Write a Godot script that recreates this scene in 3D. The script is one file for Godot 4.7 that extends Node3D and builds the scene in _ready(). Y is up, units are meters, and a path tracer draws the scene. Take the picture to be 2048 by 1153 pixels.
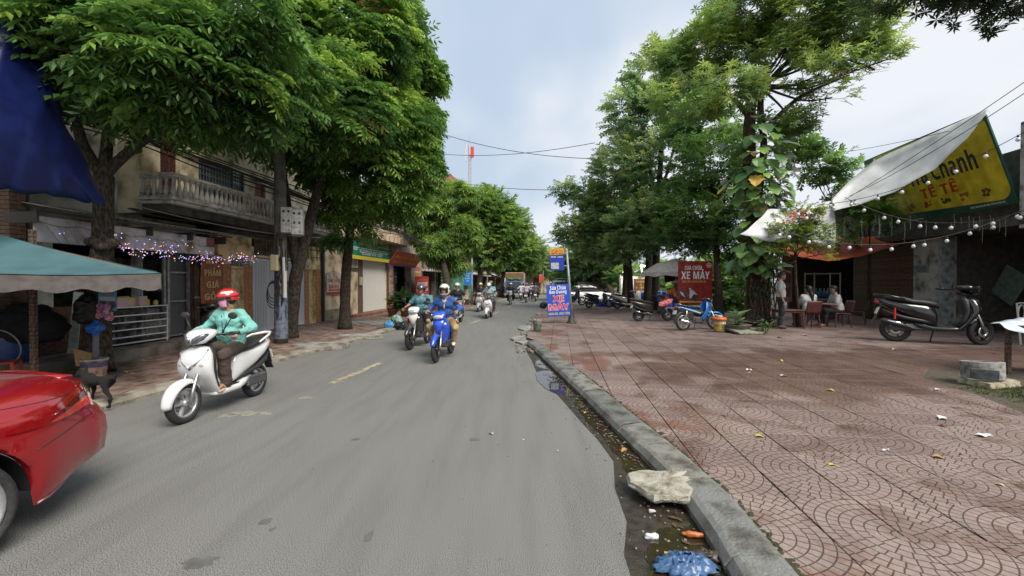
extends Node3D

var rng := RandomNumberGenerator.new()
var taken := {}
var mats := {}
var texs := {}
var cached := {}

# ---------------------------------------------------------------- mesh building
class MB:
	var st := SurfaceTool.new()
	var count := 0
	func _init() -> void:
		st.begin(Mesh.PRIMITIVE_TRIANGLES)
		st.set_smooth_group(-1)
	func smooth(n: int = 1) -> MB:
		st.set_smooth_group(n)
		return self
	func flat() -> MB:
		st.set_smooth_group(-1)
		return self
	func tri(a: Vector3, b: Vector3, c: Vector3) -> void:
		st.add_vertex(a)
		st.add_vertex(b)
		st.add_vertex(c)
		count += 1
	func quad(a: Vector3, b: Vector3, c: Vector3, d: Vector3) -> void:
		tri(a, b, c)
		tri(a, c, d)
	func out_tri(a: Vector3, b: Vector3, c: Vector3, mid: Vector3) -> void:
		if (c - a).cross(b - a).dot((a + b + c) / 3.0 - mid) < .0:
			tri(a, c, b)
		else:
			tri(a, b, c)
	func out_quad(a: Vector3, b: Vector3, c: Vector3, d: Vector3, mid: Vector3) -> void:
		out_tri(a, b, c, mid)
		out_tri(a, c, d, mid)
	func quad_uv(a: Vector3, b: Vector3, c: Vector3, d: Vector3, ua: Vector2, ub: Vector2, uc: Vector2, ud: Vector2) -> void:
		for k in [[a, ua], [b, ub], [c, uc], [a, ua], [c, uc], [d, ud]]:
			st.set_uv(k[1])
			st.add_vertex(k[0])
		count += 2
	func box(c: Vector3, s: Vector3, bs: Basis = Basis.IDENTITY) -> MB:
		var h := s * .5
		var v: Array[Vector3] = []
		for i in 8:
			v.append(c + bs * Vector3(h.x if i & 1 else -h.x, h.y if i & 2 else -h.y, h.z if i & 4 else -h.z))
		for q in [[0, 1, 3, 2], [4, 5, 7, 6], [0, 1, 5, 4], [2, 3, 7, 6], [0, 2, 6, 4], [1, 3, 7, 5]]:
			out_quad(v[q[0]], v[q[1]], v[q[2]], v[q[3]], c)
		return self
	# a box with chamfered edges
	func rbox(c: Vector3, s: Vector3, r: float, bs: Basis = Basis.IDENTITY) -> MB:
		var h := s * .5
		r = min(r, min(h.x, min(h.y, h.z)) * .9)
		var f := func(sx: int, sy: int, sz: int, k: int) -> Vector3:
			var q := Vector3(sx * (h.x - (.0 if k == 0 else r)), sy * (h.y - (.0 if k == 1 else r)), sz * (h.z - (.0 if k == 2 else r)))
			return c + bs * q
		for s1 in [-1, 1]:
			out_quad(f.call(s1, -1, -1, 0), f.call(s1, 1, -1, 0), f.call(s1, 1, 1, 0), f.call(s1, -1, 1, 0), c)
			out_quad(f.call(-1, s1, -1, 1), f.call(1, s1, -1, 1), f.call(1, s1, 1, 1), f.call(-1, s1, 1, 1), c)
			out_quad(f.call(-1, -1, s1, 2), f.call(1, -1, s1, 2), f.call(1, 1, s1, 2), f.call(-1, 1, s1, 2), c)
			for s2 in [-1, 1]:
				out_quad(f.call(s1, s2, -1, 0), f.call(s1, s2, 1, 0), f.call(s1, s2, 1, 1), f.call(s1, s2, -1, 1), c)
				out_quad(f.call(s1, -1, s2, 0), f.call(s1, 1, s2, 0), f.call(s1, 1, s2, 2), f.call(s1, -1, s2, 2), c)
				out_quad(f.call(-1, s1, s2, 1), f.call(1, s1, s2, 1), f.call(1, s1, s2, 2), f.call(-1, s1, s2, 2), c)
				for s3 in [-1, 1]:
					out_tri(f.call(s1, s2, s3, 0), f.call(s1, s2, s3, 1), f.call(s1, s2, s3, 2), c)
		return self
	# rings of equal length, joined one to the next
	func loft(rings: Array, closed := true, caps := true) -> MB:
		var n: int = rings[0].size()
		for i in rings.size() - 1:
			var a: PackedVector3Array = rings[i]
			var b: PackedVector3Array = rings[i + 1]
			for j in (n if closed else n - 1):
				var k := (j + 1) % n
				tri(a[j], b[j], b[k])
				tri(a[j], b[k], a[k])
		if caps and closed:
			for e in [0, rings.size() - 1]:
				var r: PackedVector3Array = rings[e]
				var mid := Vector3.ZERO
				for q in r:
					mid += q / n
				for j in n:
					var k := (j + 1) % n
					if e == 0:
						tri(mid, r[j], r[k])
					else:
						tri(mid, r[k], r[j])
		return self
	func tube(pts: Array, r: Variant, n := 8, caps := true) -> MB:
		var rings := []
		var side := Vector3.ZERO
		for i in pts.size():
			var d: Vector3 = ((pts[min(i + 1, pts.size() - 1)] as Vector3) - (pts[max(i - 1, 0)] as Vector3)).normalized()
			if side == Vector3.ZERO:
				side = d.cross(Vector3.UP if abs(d.y) < .9 else Vector3.RIGHT).normalized()
			side = (side - d * side.dot(d)).normalized()
			var up := side.cross(d)
			var rr: float = r if r is float else r[i]
			var ring := PackedVector3Array()
			for j in n:
				var t := TAU * j / n
				ring.append(pts[i] + (side * cos(t) + up * sin(t)) * rr)
			rings.append(ring)
		return loft(rings, true, caps)
	# profile of (radius, height) turned about the y axis of xf
	func lathe(prof: Array, n := 16, xf: Transform3D = Transform3D.IDENTITY, caps := false) -> MB:
		var rings := []
		for q in prof:
			var ring := PackedVector3Array()
			for j in n:
				var t := -TAU * j / n
				ring.append(xf * Vector3(q.x * cos(t), q.y, q.x * sin(t)))
			rings.append(ring)
		return loft(rings, true, caps)
	func ball(c: Vector3, r: Vector3, n := 12, m := 8, bs: Basis = Basis.IDENTITY) -> MB:
		var rings := []
		for i in m + 1:
			var ph := -PI / 2 + PI * i / m
			var ring := PackedVector3Array()
			for j in n:
				var t := -TAU * j / n
				ring.append(c + bs * Vector3(r.x * max(cos(ph), .001) * cos(t), r.y * sin(ph), r.z * max(cos(ph), .001) * sin(t)))
			rings.append(ring)
		return loft(rings, true, false)
	# polygon in the xy plane of xf, thickness d towards -z
	func prism(poly: Array, d: float, xf: Transform3D = Transform3D.IDENTITY) -> MB:
		var pl := PackedVector2Array(poly)
		if Geometry2D.is_polygon_clockwise(pl):
			pl.reverse()
		var ix := Geometry2D.triangulate_polygon(pl)
		for i in range(0, ix.size(), 3):
			var a := pl[ix[i]]
			var b := pl[ix[i + 1]]
			var c := pl[ix[i + 2]]
			if (b - a).cross(c - a) < 0:
				var t := b
				b = c
				c = t
			tri(xf * Vector3(a.x, a.y, 0), xf * Vector3(c.x, c.y, 0), xf * Vector3(b.x, b.y, 0))
			if d > .0:
				tri(xf * Vector3(a.x, a.y, -d), xf * Vector3(b.x, b.y, -d), xf * Vector3(c.x, c.y, -d))
		if d > .0:
			for i in pl.size():
				var a := pl[i]
				var b := pl[(i + 1) % pl.size()]
				quad(xf * Vector3(a.x, a.y, 0), xf * Vector3(b.x, b.y, 0), xf * Vector3(b.x, b.y, -d), xf * Vector3(a.x, a.y, -d))
		return self
	# a polygon on the ground (x, z), top at y, thickness d downwards
	func slab(poly: Array, y: float, d: float) -> MB:
		var q := []
		for a in poly:
			q.append(Vector2(a.x, -a.y))
		return prism(q, d, Transform3D(Basis(Vector3.RIGHT, Vector3(0, 0, -1), Vector3.UP), Vector3(0, y, 0)))
	# a sheet f(u, v) -> Vector3 with both sides, th thick along its normal when th > 0
	func sheet(f: Callable, nu: int, nv: int, th := .0) -> MB:
		var g := []
		for i in nu + 1:
			var row := PackedVector3Array()
			for j in nv + 1:
				row.append(f.call(float(i) / nu, float(j) / nv))
			g.append(row)
		var lower := []
		if th > .0:
			for i in nu + 1:
				var row := PackedVector3Array()
				for j in nv + 1:
					var du: Vector3 = g[min(i + 1, nu)][j] - g[max(i - 1, 0)][j]
					var dv: Vector3 = g[i][min(j + 1, nv)] - g[i][max(j - 1, 0)]
					row.append(g[i][j] - du.cross(dv).normalized() * th)
				lower.append(row)
		for i in nu:
			for j in nv:
				quad(g[i][j], g[i][j + 1], g[i + 1][j + 1], g[i + 1][j])
				if th > .0:
					quad(lower[i][j], lower[i + 1][j], lower[i + 1][j + 1], lower[i][j + 1])
		if th > .0:
			for i in nu:
				quad(g[i][0], g[i + 1][0], lower[i + 1][0], lower[i][0])
				quad(g[i][nv], lower[i][nv], lower[i + 1][nv], g[i + 1][nv])
			for j in nv:
				quad(g[0][j], lower[0][j], lower[0][j + 1], g[0][j + 1])
				quad(g[nu][j], g[nu][j + 1], lower[nu][j + 1], lower[nu][j])
		return self
	func mesh() -> ArrayMesh:
		st.generate_normals()
		return st.commit()

func mb(sm := -1) -> MB:
	var b := MB.new()
	b.st.set_smooth_group(sm)
	return b

# superellipse ring round c with half axes a and b
func ring(c: Vector3, a: Vector3, b: Vector3, n := 16, e := 1.0) -> PackedVector3Array:
	var r := PackedVector3Array()
	for j in n:
		var t := -TAU * j / n
		var x := cos(t)
		var y := sin(t)
		r.append(c + a * (sign(x) * pow(abs(x), e)) + b * (sign(y) * pow(abs(y), e)))
	return r

# rings in the yz plane along x: rows of [x, y, half width, half height, exponent]
func loft_x(rows: Array, n := 18) -> Array:
	var rings := []
	for q in rows:
		rings.append(ring(Vector3(q[0], q[1], 0), Vector3(0, 0, q[2]), Vector3(0, q[3], 0), n, q[4] if q.size() > 4 else .8))
	return rings

func bezier(a: Vector3, b: Vector3, c: Vector3, d: Vector3, n: int) -> Array:
	var r := []
	for i in n + 1:
		r.append(a.bezier_interpolate(b, c, d, float(i) / n))
	return r

func sag(a: Vector3, b: Vector3, drop: float, n := 12) -> Array:
	var r := []
	for i in n + 1:
		var t := float(i) / n
		r.append(a.lerp(b, t) - Vector3(0, drop * 4 * t * (1 - t), 0))
	return r

# ---------------------------------------------------------------- naming
func numbered(called: String, parent: Node) -> String:
	var key := str(parent.get_instance_id()) + called
	var n: int = taken.get(key, 0)
	taken[key] = n + 1
	return called if n == 0 else "%s_%03d" % [called, n]

func tag(o: Node3D, label: String, category: String, group := "", kind := "") -> Node3D:
	if label:
		o.set_meta("label", label)
	if category:
		o.set_meta("category", category)
	if group:
		o.set_meta("group", group)
	if kind:
		o.set_meta("kind", kind)
	return o

func thing(called: String, label: String, category: String, at := Vector3.ZERO, turn := .0, group := "") -> Node3D:
	var o := Node3D.new()
	o.name = numbered(called, self)
	o.position = at
	o.rotation.y = turn
	add_child(o)
	tag(o, label, category, group)
	return o

func inst(called: String, mesh: Mesh, m: Material, parent: Node = self, at := Vector3.ZERO) -> MeshInstance3D:
	var o := MeshInstance3D.new()
	o.name = numbered(called, parent)
	o.mesh = mesh
	o.material_override = m
	o.position = at
	parent.add_child(o)
	return o

func obj(called: String, b: MB, m: Material, parent: Node = self) -> MeshInstance3D:
	return inst(called, b.mesh(), m, parent)

func structure(called: String, b: MB, m: Material, parent: Node = self) -> MeshInstance3D:
	var o := obj(called, b, m, parent)
	o.set_meta("kind", "structure")
	return o

func stuff(o: Node3D) -> Node3D:
	o.set_meta("kind", "stuff")
	return o

func copy(o: Node3D, called: String, at: Vector3, turn: float, label: String, category: String, group := "") -> Node3D:
	var c: Node3D = o.duplicate()
	c.name = numbered(called, self)
	add_child(c)
	c.position = at
	c.rotation = Vector3(0, turn, 0)
	tag(c, label, category, group)
	return c

# ---------------------------------------------------------------- materials
func noise(freq: float, sd: int, type := FastNoiseLite.TYPE_SIMPLEX_SMOOTH, oct := 5) -> FastNoiseLite:
	var n := FastNoiseLite.new()
	n.noise_type = type
	n.seed = sd
	n.frequency = freq
	n.fractal_octaves = oct
	return n

func ntex(key: String, size: int, freq: float, sd: int, stops: Array, type := FastNoiseLite.TYPE_SIMPLEX_SMOOTH, oct := 5, nrm := .0) -> NoiseTexture2D:
	if texs.has(key):
		return texs[key]
	var t := NoiseTexture2D.new()
	t.width = size
	t.height = size
	t.seamless = true
	t.generate_mipmaps = false
	t.noise = noise(freq, sd, type, oct)
	if nrm > .0:
		t.as_normal_map = true
		t.bump_strength = nrm
	else:
		var g := Gradient.new()
		var of := PackedFloat32Array()
		var co := PackedColorArray()
		for s in stops:
			of.append(s[0])
			co.append(Color(s[1], s[2], s[3]) if s.size() > 2 else Color(s[1], s[1], s[1]))
		g.offsets = of
		g.colors = co
		t.color_ramp = g
	texs[key] = t
	return t

func surface_texture(kind: String) -> Texture2D:
	match kind:
		"mottle":
			return ntex("mottle", 512, .008, 3, [[.25, .78], [.5, .9], [.75, 1.0]])
		"grime":
			return ntex("grime", 512, .006, 11, [[.12, .55, .53, .49], [.32, .78, .76, .72], [.5, .92, .91, .89], [.7, 1.0, 1.0, 1.0]], FastNoiseLite.TYPE_SIMPLEX_SMOOTH, 7)
		"stain":
			return ntex("stain", 512, .007, 23, [[.08, .48, .47, .44], [.22, .7, .69, .66], [.36, .87, .87, .85], [.52, .96, .96, .95], [.8, 1.0, 1.0, 1.0]], FastNoiseLite.TYPE_SIMPLEX_SMOOTH, 6)
		"speckle":
			return ntex("speckle", 512, .16, 31, [[.2, .55], [.45, .84], [.6, .94], [.85, 1.0]], FastNoiseLite.TYPE_SIMPLEX_SMOOTH, 3)
		"asphalt":
			return ntex("asphalt", 1024, .11, 37, [[.24, .34, .33, .32], [.4, .7, .7, .69], [.58, .86, .86, .85], [.74, 1.0, 1.0, .98]], FastNoiseLite.TYPE_SIMPLEX_SMOOTH, 4)
		"patchy":
			return ntex("patchy", 1024, .006, 41, [[.2, .82, .81, .8], [.42, .92, .92, .91], [.6, .97, .96, .96], [.8, 1.0, 1.0, 1.0]], FastNoiseLite.TYPE_SIMPLEX_SMOOTH, 6)
		"worn":
			return ntex("worn", 1024, .012, 43, [[.15, .93], [.4, .965], [.6, .985], [.85, 1.0]], FastNoiseLite.TYPE_SIMPLEX_SMOOTH, 6)
		"bark":
			return ntex("bark", 512, .03, 47, [[.25, .35, .32, .28], [.5, .7, .66, .6], [.72, .95, .93, .88], [.85, 1.0, 1.0, .98]], FastNoiseLite.TYPE_SIMPLEX_SMOOTH, 5)
		"wood":
			return ntex("wood", 512, .02, 53, [[.3, .6, .55, .5], [.5, .85, .82, .78], [.7, 1.0, 1.0, 1.0]], FastNoiseLite.TYPE_SIMPLEX_SMOOTH, 5)
		"cloth":
			return ntex("cloth", 512, .01, 59, [[.25, .8], [.5, .93], [.75, 1.0]], FastNoiseLite.TYPE_SIMPLEX_SMOOTH, 4)
	return null

# colours are linear reflectances
func mat(r: float, g: float, b: float, rough := .7, tex := "", scale := 1.0, o: Dictionary = {}) -> StandardMaterial3D:
	var key := "%.3f %.3f %.3f %.2f %s %.2f %s" % [r, g, b, rough, tex, scale, str(o)]
	if mats.has(key):
		return mats[key]
	var m := StandardMaterial3D.new()
	m.albedo_color = Color(r, g, b).linear_to_srgb()
	m.roughness = rough
	m.metallic = o.get("metal", .0)
	m.metallic_specular = o.get("spec", .5)
	if tex:
		m.albedo_texture = surface_texture(tex)
		m.uv1_triplanar = true
		m.uv1_world_triplanar = o.get("world", true)
		m.uv1_scale = Vector3(scale, scale * o.get("sy", 1.0), scale)
	if o.has("bump"):
		m.normal_enabled = true
		m.normal_texture = ntex("bump_fine", 512, .05, 61, [], FastNoiseLite.TYPE_SIMPLEX_SMOOTH, 5, 6.0)
		m.normal_scale = o.bump
		if not tex:
			m.uv1_triplanar = true
			m.uv1_world_triplanar = o.get("world", true)
			m.uv1_scale = Vector3(scale, scale * o.get("sy", 1.0), scale)
	if o.has("coat"):
		m.clearcoat_enabled = true
		m.clearcoat = o.coat
		m.clearcoat_roughness = .06
	if o.has("back"):
		m.backlight_enabled = true
		m.backlight = Color(o.back, o.back, o.back)
	if o.has("alpha"):
		m.transparency = BaseMaterial3D.TRANSPARENCY_ALPHA
		m.albedo_color.a = o.alpha
	if o.has("emit"):
		m.emission_enabled = true
		m.emission = Color(r, g, b).linear_to_srgb()
		m.emission_energy_multiplier = o.emit
	if o.has("vc"):
		m.vertex_color_use_as_albedo = true
	mats[key] = m
	return m

# ---------------------------------------------------------------- lettering
# letters that the fonts lack: the nearest letter they have, and the marks to add (h hook, a acute, g grave, t tilde, d dot below, w horn)
const MARKED := {"Ẩ": "Âh", "Ấ": "Âa", "Ố": "Ôa", "Ử": "Uwh", "Ữ": "Uwt", "Ư": "Uw", "Ơ": "Ow", "Ả": "Ah", "Ọ": "Od", "Ẻ": "Eh", "Ỹ": "Yt", "ử": "uwh", "ữ": "uwt", "ư": "uw", "ơ": "ow", "ỡ": "owt", "ả": "ah", "ụ": "ud", "ồ": "ôg"}

func lettering(s: String, w: float, h: float, m: Material, parent: Node3D, at: Vector3, o: Dictionary = {}) -> MeshInstance3D:
	var f := SystemFont.new()
	f.font_names = PackedStringArray([o.get("font", "Droid Sans")])
	f.font_weight = o.get("weight", 700)
	var plain := ""
	var marks := []
	for ch in s:
		var q: String = MARKED.get(ch, ch)
		if q.length() > 1:
			marks.append([plain.length(), q])
		plain += q[0]
	var t := TextMesh.new()
	t.text = plain
	t.font = f
	t.font_size = 48
	t.pixel_size = .01
	t.depth = .1
	t.curve_step = 4.0
	var box := t.get_aabb()
	var q := MeshInstance3D.new()
	q.name = numbered("lettering", parent)
	q.mesh = t
	q.material_override = m
	parent.add_child(q)
	var em := .48
	if marks:
		var wide := f.get_string_size(plain, HORIZONTAL_ALIGNMENT_LEFT, -1, 48).x * .01
		var b := mb()
		var bar := func(x0: float, y0: float, x1: float, y1: float, wd: float) -> void:
			var d := Vector3(x1 - x0, y1 - y0, 0)
			b.box(Vector3((x0 + x1) / 2, (y0 + y1) / 2, 0), Vector3(d.length() + wd * .5, wd, .1), Basis(Vector3(0, 0, 1), atan2(d.y, d.x)))
		# the foot of the letters: the box of a letter that stands on the line
		var foot := box.position.y
		for k in marks:
			var x0 := f.get_string_size(plain.substr(0, k[0]), HORIZONTAL_ALIGNMENT_LEFT, -1, 48).x * .01
			var x1 := f.get_string_size(plain.substr(0, k[0] + 1), HORIZONTAL_ALIGNMENT_LEFT, -1, 48).x * .01
			var cx := (x0 + x1) / 2 - wide / 2
			var letter: String = k[1][0]
			var low := letter == letter.to_lower()
			var asc := foot + em * (.57 if low else .74)
			if letter in ["Â", "Ô", "ô"]:
				asc += em * .13
			for c in (k[1] as String).substr(1):
				match c:
					"h":
						bar.call(cx - em * .05, asc + em * .15, cx + em * .05, asc + em * .15, em * .05)
						bar.call(cx + em * .05, asc + em * .15, cx + em * .045, asc + em * .1, em * .05)
						bar.call(cx + em * .045, asc + em * .09, cx, asc + em * .04, em * .05)
					"a":
						bar.call(cx - em * .02, asc + em * .04, cx + em * .09, asc + em * .14, em * .065)
					"g":
						bar.call(cx - em * .09, asc + em * .14, cx + em * .02, asc + em * .04, em * .065)
					"t":
						bar.call(cx - em * .12, asc + em * .06, cx - em * .05, asc + em * .11, em * .05)
						bar.call(cx - em * .05, asc + em * .11, cx + em * .05, asc + em * .06, em * .05)
						bar.call(cx + em * .05, asc + em * .06, cx + em * .12, asc + em * .11, em * .05)
					"d":
						b.box(Vector3(cx, foot - em * .11, 0), Vector3(em * .09, em * .09, .1))
					"w":
						var hx := (x1 - wide / 2) - em * .05
						bar.call(hx, asc - em * .08, hx + em * .07, asc - em * .04, em * .05)
						bar.call(hx + em * .07, asc - em * .04, hx + em * .06, asc + em * .03, em * .05)
		obj("accent_marks", b, m, q)
	if box.size.x > .0 and box.size.y > .0:
		var sc := Vector3(w / box.size.x, h / box.size.y, o.get("depth", .006) / .1)
		var bs := (o.get("basis", Basis.IDENTITY) as Basis) * Basis.from_scale(sc)
		q.transform = Transform3D(bs, at - bs * box.get_center())
	return q

func _ready() -> void:
	rng.seed = 20240611
	var cam := Camera3D.new()
	cam.name = "camera"
	cam.fov = 66.46
	cam.near = .05
	cam.far = 1500.0
	cam.position = Vector3(0, 1.7, 0)
	cam.rotation.x = -.01307
	add_child(cam)
	cam.current = true
	var we := WorldEnvironment.new()
	we.name = "environment"
	var env := Environment.new()
	env.background_mode = Environment.BG_SKY
	env.sky = Sky.new()
	env.sky.sky_material = make_sky()
	env.tonemap_mode = Environment.TONE_MAPPER_LINEAR
	env.tonemap_exposure = 3.3
	env.sdfgi_enabled = true
	env.ssao_enabled = true
	env.ssil_enabled = true
	we.environment = env
	add_child(we)
	var sun := DirectionalLight3D.new()
	sun.name = "sun"
	sun.light_color = Color(1.0, .97, .92)
	sun.light_energy = .5
	sun.light_angular_distance = 35.0
	sun.shadow_enabled = true
	sun.look_at_from_position(Vector3(26, 48, 34), Vector3.ZERO)
	add_child(sun)
	make_ground()
	make_left_street()
	make_right_shop()
	make_far_street()
	make_trees()
	make_wires()
	make_traffic()
	make_right_side()
	make_left_side()
	make_litter()

func v2(x: float, y: float) -> Vector2:
	return Vector2(x, y)

func v3(x: float, y: float, z: float) -> Vector3:
	return Vector3(x, y, z)

func make_sky() -> Material:
	var w := 1024
	var h := 512
	var data := PackedFloat32Array()
	data.resize(w * h * 4)
	var n1 := noise(.9, 5, FastNoiseLite.TYPE_SIMPLEX_SMOOTH, 5)
	var n2 := noise(2.2, 9, FastNoiseLite.TYPE_SIMPLEX_SMOOTH, 5)
	var i := 0
	for y in h:
		var el := PI * (.5 - (y + .5) / h)
		var ce := cos(el)
		var se := sin(el)
		for x in w:
			var az := TAU * ((x + .5) / w - .5)
			var c := Color(.62, .7, .8)
			if se > .0:
				# even cloud deck at one height, seen flatter towards the horizon
				var k := 1.0 / (se + .22)
				var px := ce * sin(az) * k
				var pz := ce * cos(az) * k
				var a := n1.get_noise_3d(px * .62, pz * .35, .0) * .5 + .5
				var b := n2.get_noise_3d(px * .7 + 3.0, pz * .35, 4.0) * .5 + .5
				var t: float = smoothstep(.36, .64, a * .68 + b * .32 + .14 * exp(-se * 4.0))
				c = Color(.5, .61, .76).lerp(Color(.86, .88, .915), t * .9)
				c = c.lerp(Color(.78, .84, .9), exp(-se * 9.0) * .75)
			else:
				c = Color(.3, .31, .31)
			data[i] = c.r * .325
			data[i + 1] = c.g * .325
			data[i + 2] = c.b * .325
			data[i + 3] = 1.0
			i += 4
	var m := PanoramaSkyMaterial.new()
	m.panorama = ImageTexture.create_from_image(Image.create_from_data(w, h, false, Image.FORMAT_RGBAF, data.to_byte_array()))
	return m

# front edge of the right kerb, seen from above: (x, z)
var kerb_line := [Vector2(1.0, 4.0), Vector2(1.05, .5), Vector2(1.12, -1.2), Vector2(1.21, -2.4), Vector2(1.28, -3.2), Vector2(1.25, -3.85), Vector2(1.19, -4.51), Vector2(1.1, -5.28), Vector2(1.0, -6.4), Vector2(.88, -7.51), Vector2(.75, -8.69), Vector2(.57, -10.2), Vector2(.4, -11.7)]
var far_edge := [Vector2(.3, -12.6), Vector2(.36, -13.6), Vector2(.5, -15.1), Vector2(1.06, -19.9), Vector2(1.62, -24.6), Vector2(2.37, -30.2), Vector2(3.4, -39.7), Vector2(5.9, -62.0), Vector2(10.0, -104.0), Vector2(19.0, -200.0), Vector2(42.0, -420.0)]
var left_line := [Vector2(-6.6, 6.0), Vector2(-5.9, .0), Vector2(-5.42, -5.65), Vector2(-4.98, -9.3), Vector2(-4.55, -12.0), Vector2(-4.12, -15.7), Vector2(-2.95, -24.6), Vector2(-2.05, -30.8), Vector2(-1.3, -36.5), Vector2(1.7, -60.0), Vector2(6.3, -104.0), Vector2(15.3, -200.0), Vector2(38.0, -420.0)]
const PAVE := .12

func offset_line(line: Array, d: float) -> Array:
	var r := []
	for i in line.size():
		var t: Vector2 = (line[min(i + 1, line.size() - 1)] - line[max(i - 1, 0)]).normalized()
		r.append(line[i] + v2(-t.y, t.x) * d)
	return r

func along(line: Array, s: float) -> Array:
	var l := s
	for i in line.size() - 1:
		var d: float = line[i].distance_to(line[i + 1])
		if l <= d or i == line.size() - 2:
			var t: Vector2 = (line[i + 1] - line[i]) / d
			return [line[i] + t * l, t]
		l -= d
	return []

# the fan relief pressed into one square tile: centre of the fan at the corner (0, 0)
func fan_images() -> Array:
	var n := 320
	var col := PackedByteArray()
	var hgt := PackedByteArray()
	col.resize(n * n * 3)
	hgt.resize(n * n * 3)
	var nz := noise(.045, 71)
	var nf := noise(.35, 72)
	for y in n:
		for x in n:
			var u := (x + .5) / n
			var v := (y + .5) / n
			var r := sqrt(u * u + v * v) * 7.0
			var k := int(r)
			var fr := r - k
			var dr: float = min(fr, 1.0 - fr) / 7.0
			var segs: float = max(1.0, round(1.55 * (k + .5)))
			var a: float = atan2(v, u) / (PI / 2) * segs + (.5 if k % 2 else .0)
			var fa: float = a - floor(a)
			var da: float = min(fa, 1.0 - fa) / segs * (PI / 2) * (r / 7.0)
			var edge: float = min(min(u, 1.0 - u), min(v, 1.0 - v))
			var d: float = min(dr, min(da, edge + .004))
			var wob := .0085 + .003 * nz.get_noise_2d(x, y)
			var g: float = smoothstep(wob * .55, wob * 1.5, d)
			var sp := .9 + .1 * nf.get_noise_2d(x, y) + .1 * nz.get_noise_2d(x * .6, y * .6 + 300)
			var at := (y * n + x) * 3
			col[at] = int(clamp((.56 + .42 * g) * sp, 0, 1) * 255)
			col[at + 1] = int(clamp((.52 + .45 * g) * sp, 0, 1) * 255)
			col[at + 2] = int(clamp((.49 + .48 * g) * sp, 0, 1) * 255)
			var hh := int(clamp(.25 + .65 * g + .06 * nf.get_noise_2d(x, y), 0, 1) * 255)
			hgt[at] = hh
			hgt[at + 1] = hh
			hgt[at + 2] = hh
	return [ImageTexture.create_from_image(Image.create_from_data(n, n, false, Image.FORMAT_RGB8, col)), ImageTexture.create_from_image(Image.create_from_data(n, n, false, Image.FORMAT_RGB8, hgt))]

# damp band, drips and dust lying over many tiles: 16 m by 16 m of pavement
func stain_map() -> ImageTexture:
	var n := 400
	var d := PackedByteArray()
	d.resize(n * n * 3)
	var n1 := noise(.55, 85, FastNoiseLite.TYPE_SIMPLEX_SMOOTH, 5)
	var n2 := noise(2.2, 86, FastNoiseLite.TYPE_SIMPLEX_SMOOTH, 4)
	for v in n:
		for u in n:
			var x := 16.0 * (u + .5) / n
			var z := -16.0 * (v + .5) / n
			var w := n1.get_noise_2d(x, z)
			var q := n2.get_noise_2d(x, z)
			var zz := z + w * 1.3 + q * .3 + .09 * (x - 5.0)
			var band: float = smoothstep(2.0, 3.4, x + w * 2.2 + q * .5 - .1 * (z + 9.0)) * smoothstep(-10.6, -9.7, zz) * (1.0 - smoothstep(-6.5, -5.5, zz))
			band = max(band, .75 * smoothstep(.18, .34, n1.get_noise_2d(x * 1.7 + 60, z * 1.7)) * (.6 + q))
			band = clamp(band * (.86 + .35 * q), 0, 1)
			var rust: float = .7 * smoothstep(.1, .3, n1.get_noise_2d(x * 1.3 + 30, z * .8 + 20)) * (1.0 - smoothstep(1.7, 2.6, x - .25 * max(.0, -z - 3.0) * .0))
			var c := Color(1, 1, 1) * (.96 + .08 * q)
			c = c.lerp(Color(.66, .56, .51), band)
			c = c.lerp(Color(.8, .6, .5), rust)
			var at := (v * n + u) * 3
			d[at] = int(clamp(c.r, 0, 1) * 255)
			d[at + 1] = int(clamp(c.g, 0, 1) * 255)
			d[at + 2] = int(clamp(c.b, 0, 1) * 255)
	return ImageTexture.create_from_image(Image.create_from_data(n, n, false, Image.FORMAT_RGB8, d))

func tile_materials() -> Array:
	var im := fan_images()
	var out := []
	var st := stain_map()
	for c in [[.333, .255, .229, .75], [.31, .237, .211, .7], [.35, .274, .246, .8], [.293, .219, .196, .65], [.321, .244, .216, .7], [.279, .205, .181, .6], [.273, .185, .155, .6]]:
		var m := StandardMaterial3D.new()
		m.albedo_color = Color(c[0], c[1], c[2]).linear_to_srgb()
		m.albedo_texture = im[0]
		m.roughness = c[3]
		m.heightmap_enabled = true
		m.heightmap_texture = im[1]
		m.heightmap_scale = .35
		m.detail_enabled = true
		m.detail_blend_mode = BaseMaterial3D.BLEND_MODE_MUL
		m.detail_albedo = st
		m.detail_uv_layer = BaseMaterial3D.DETAIL_UV_2
		out.append(m)
	return out

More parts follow.
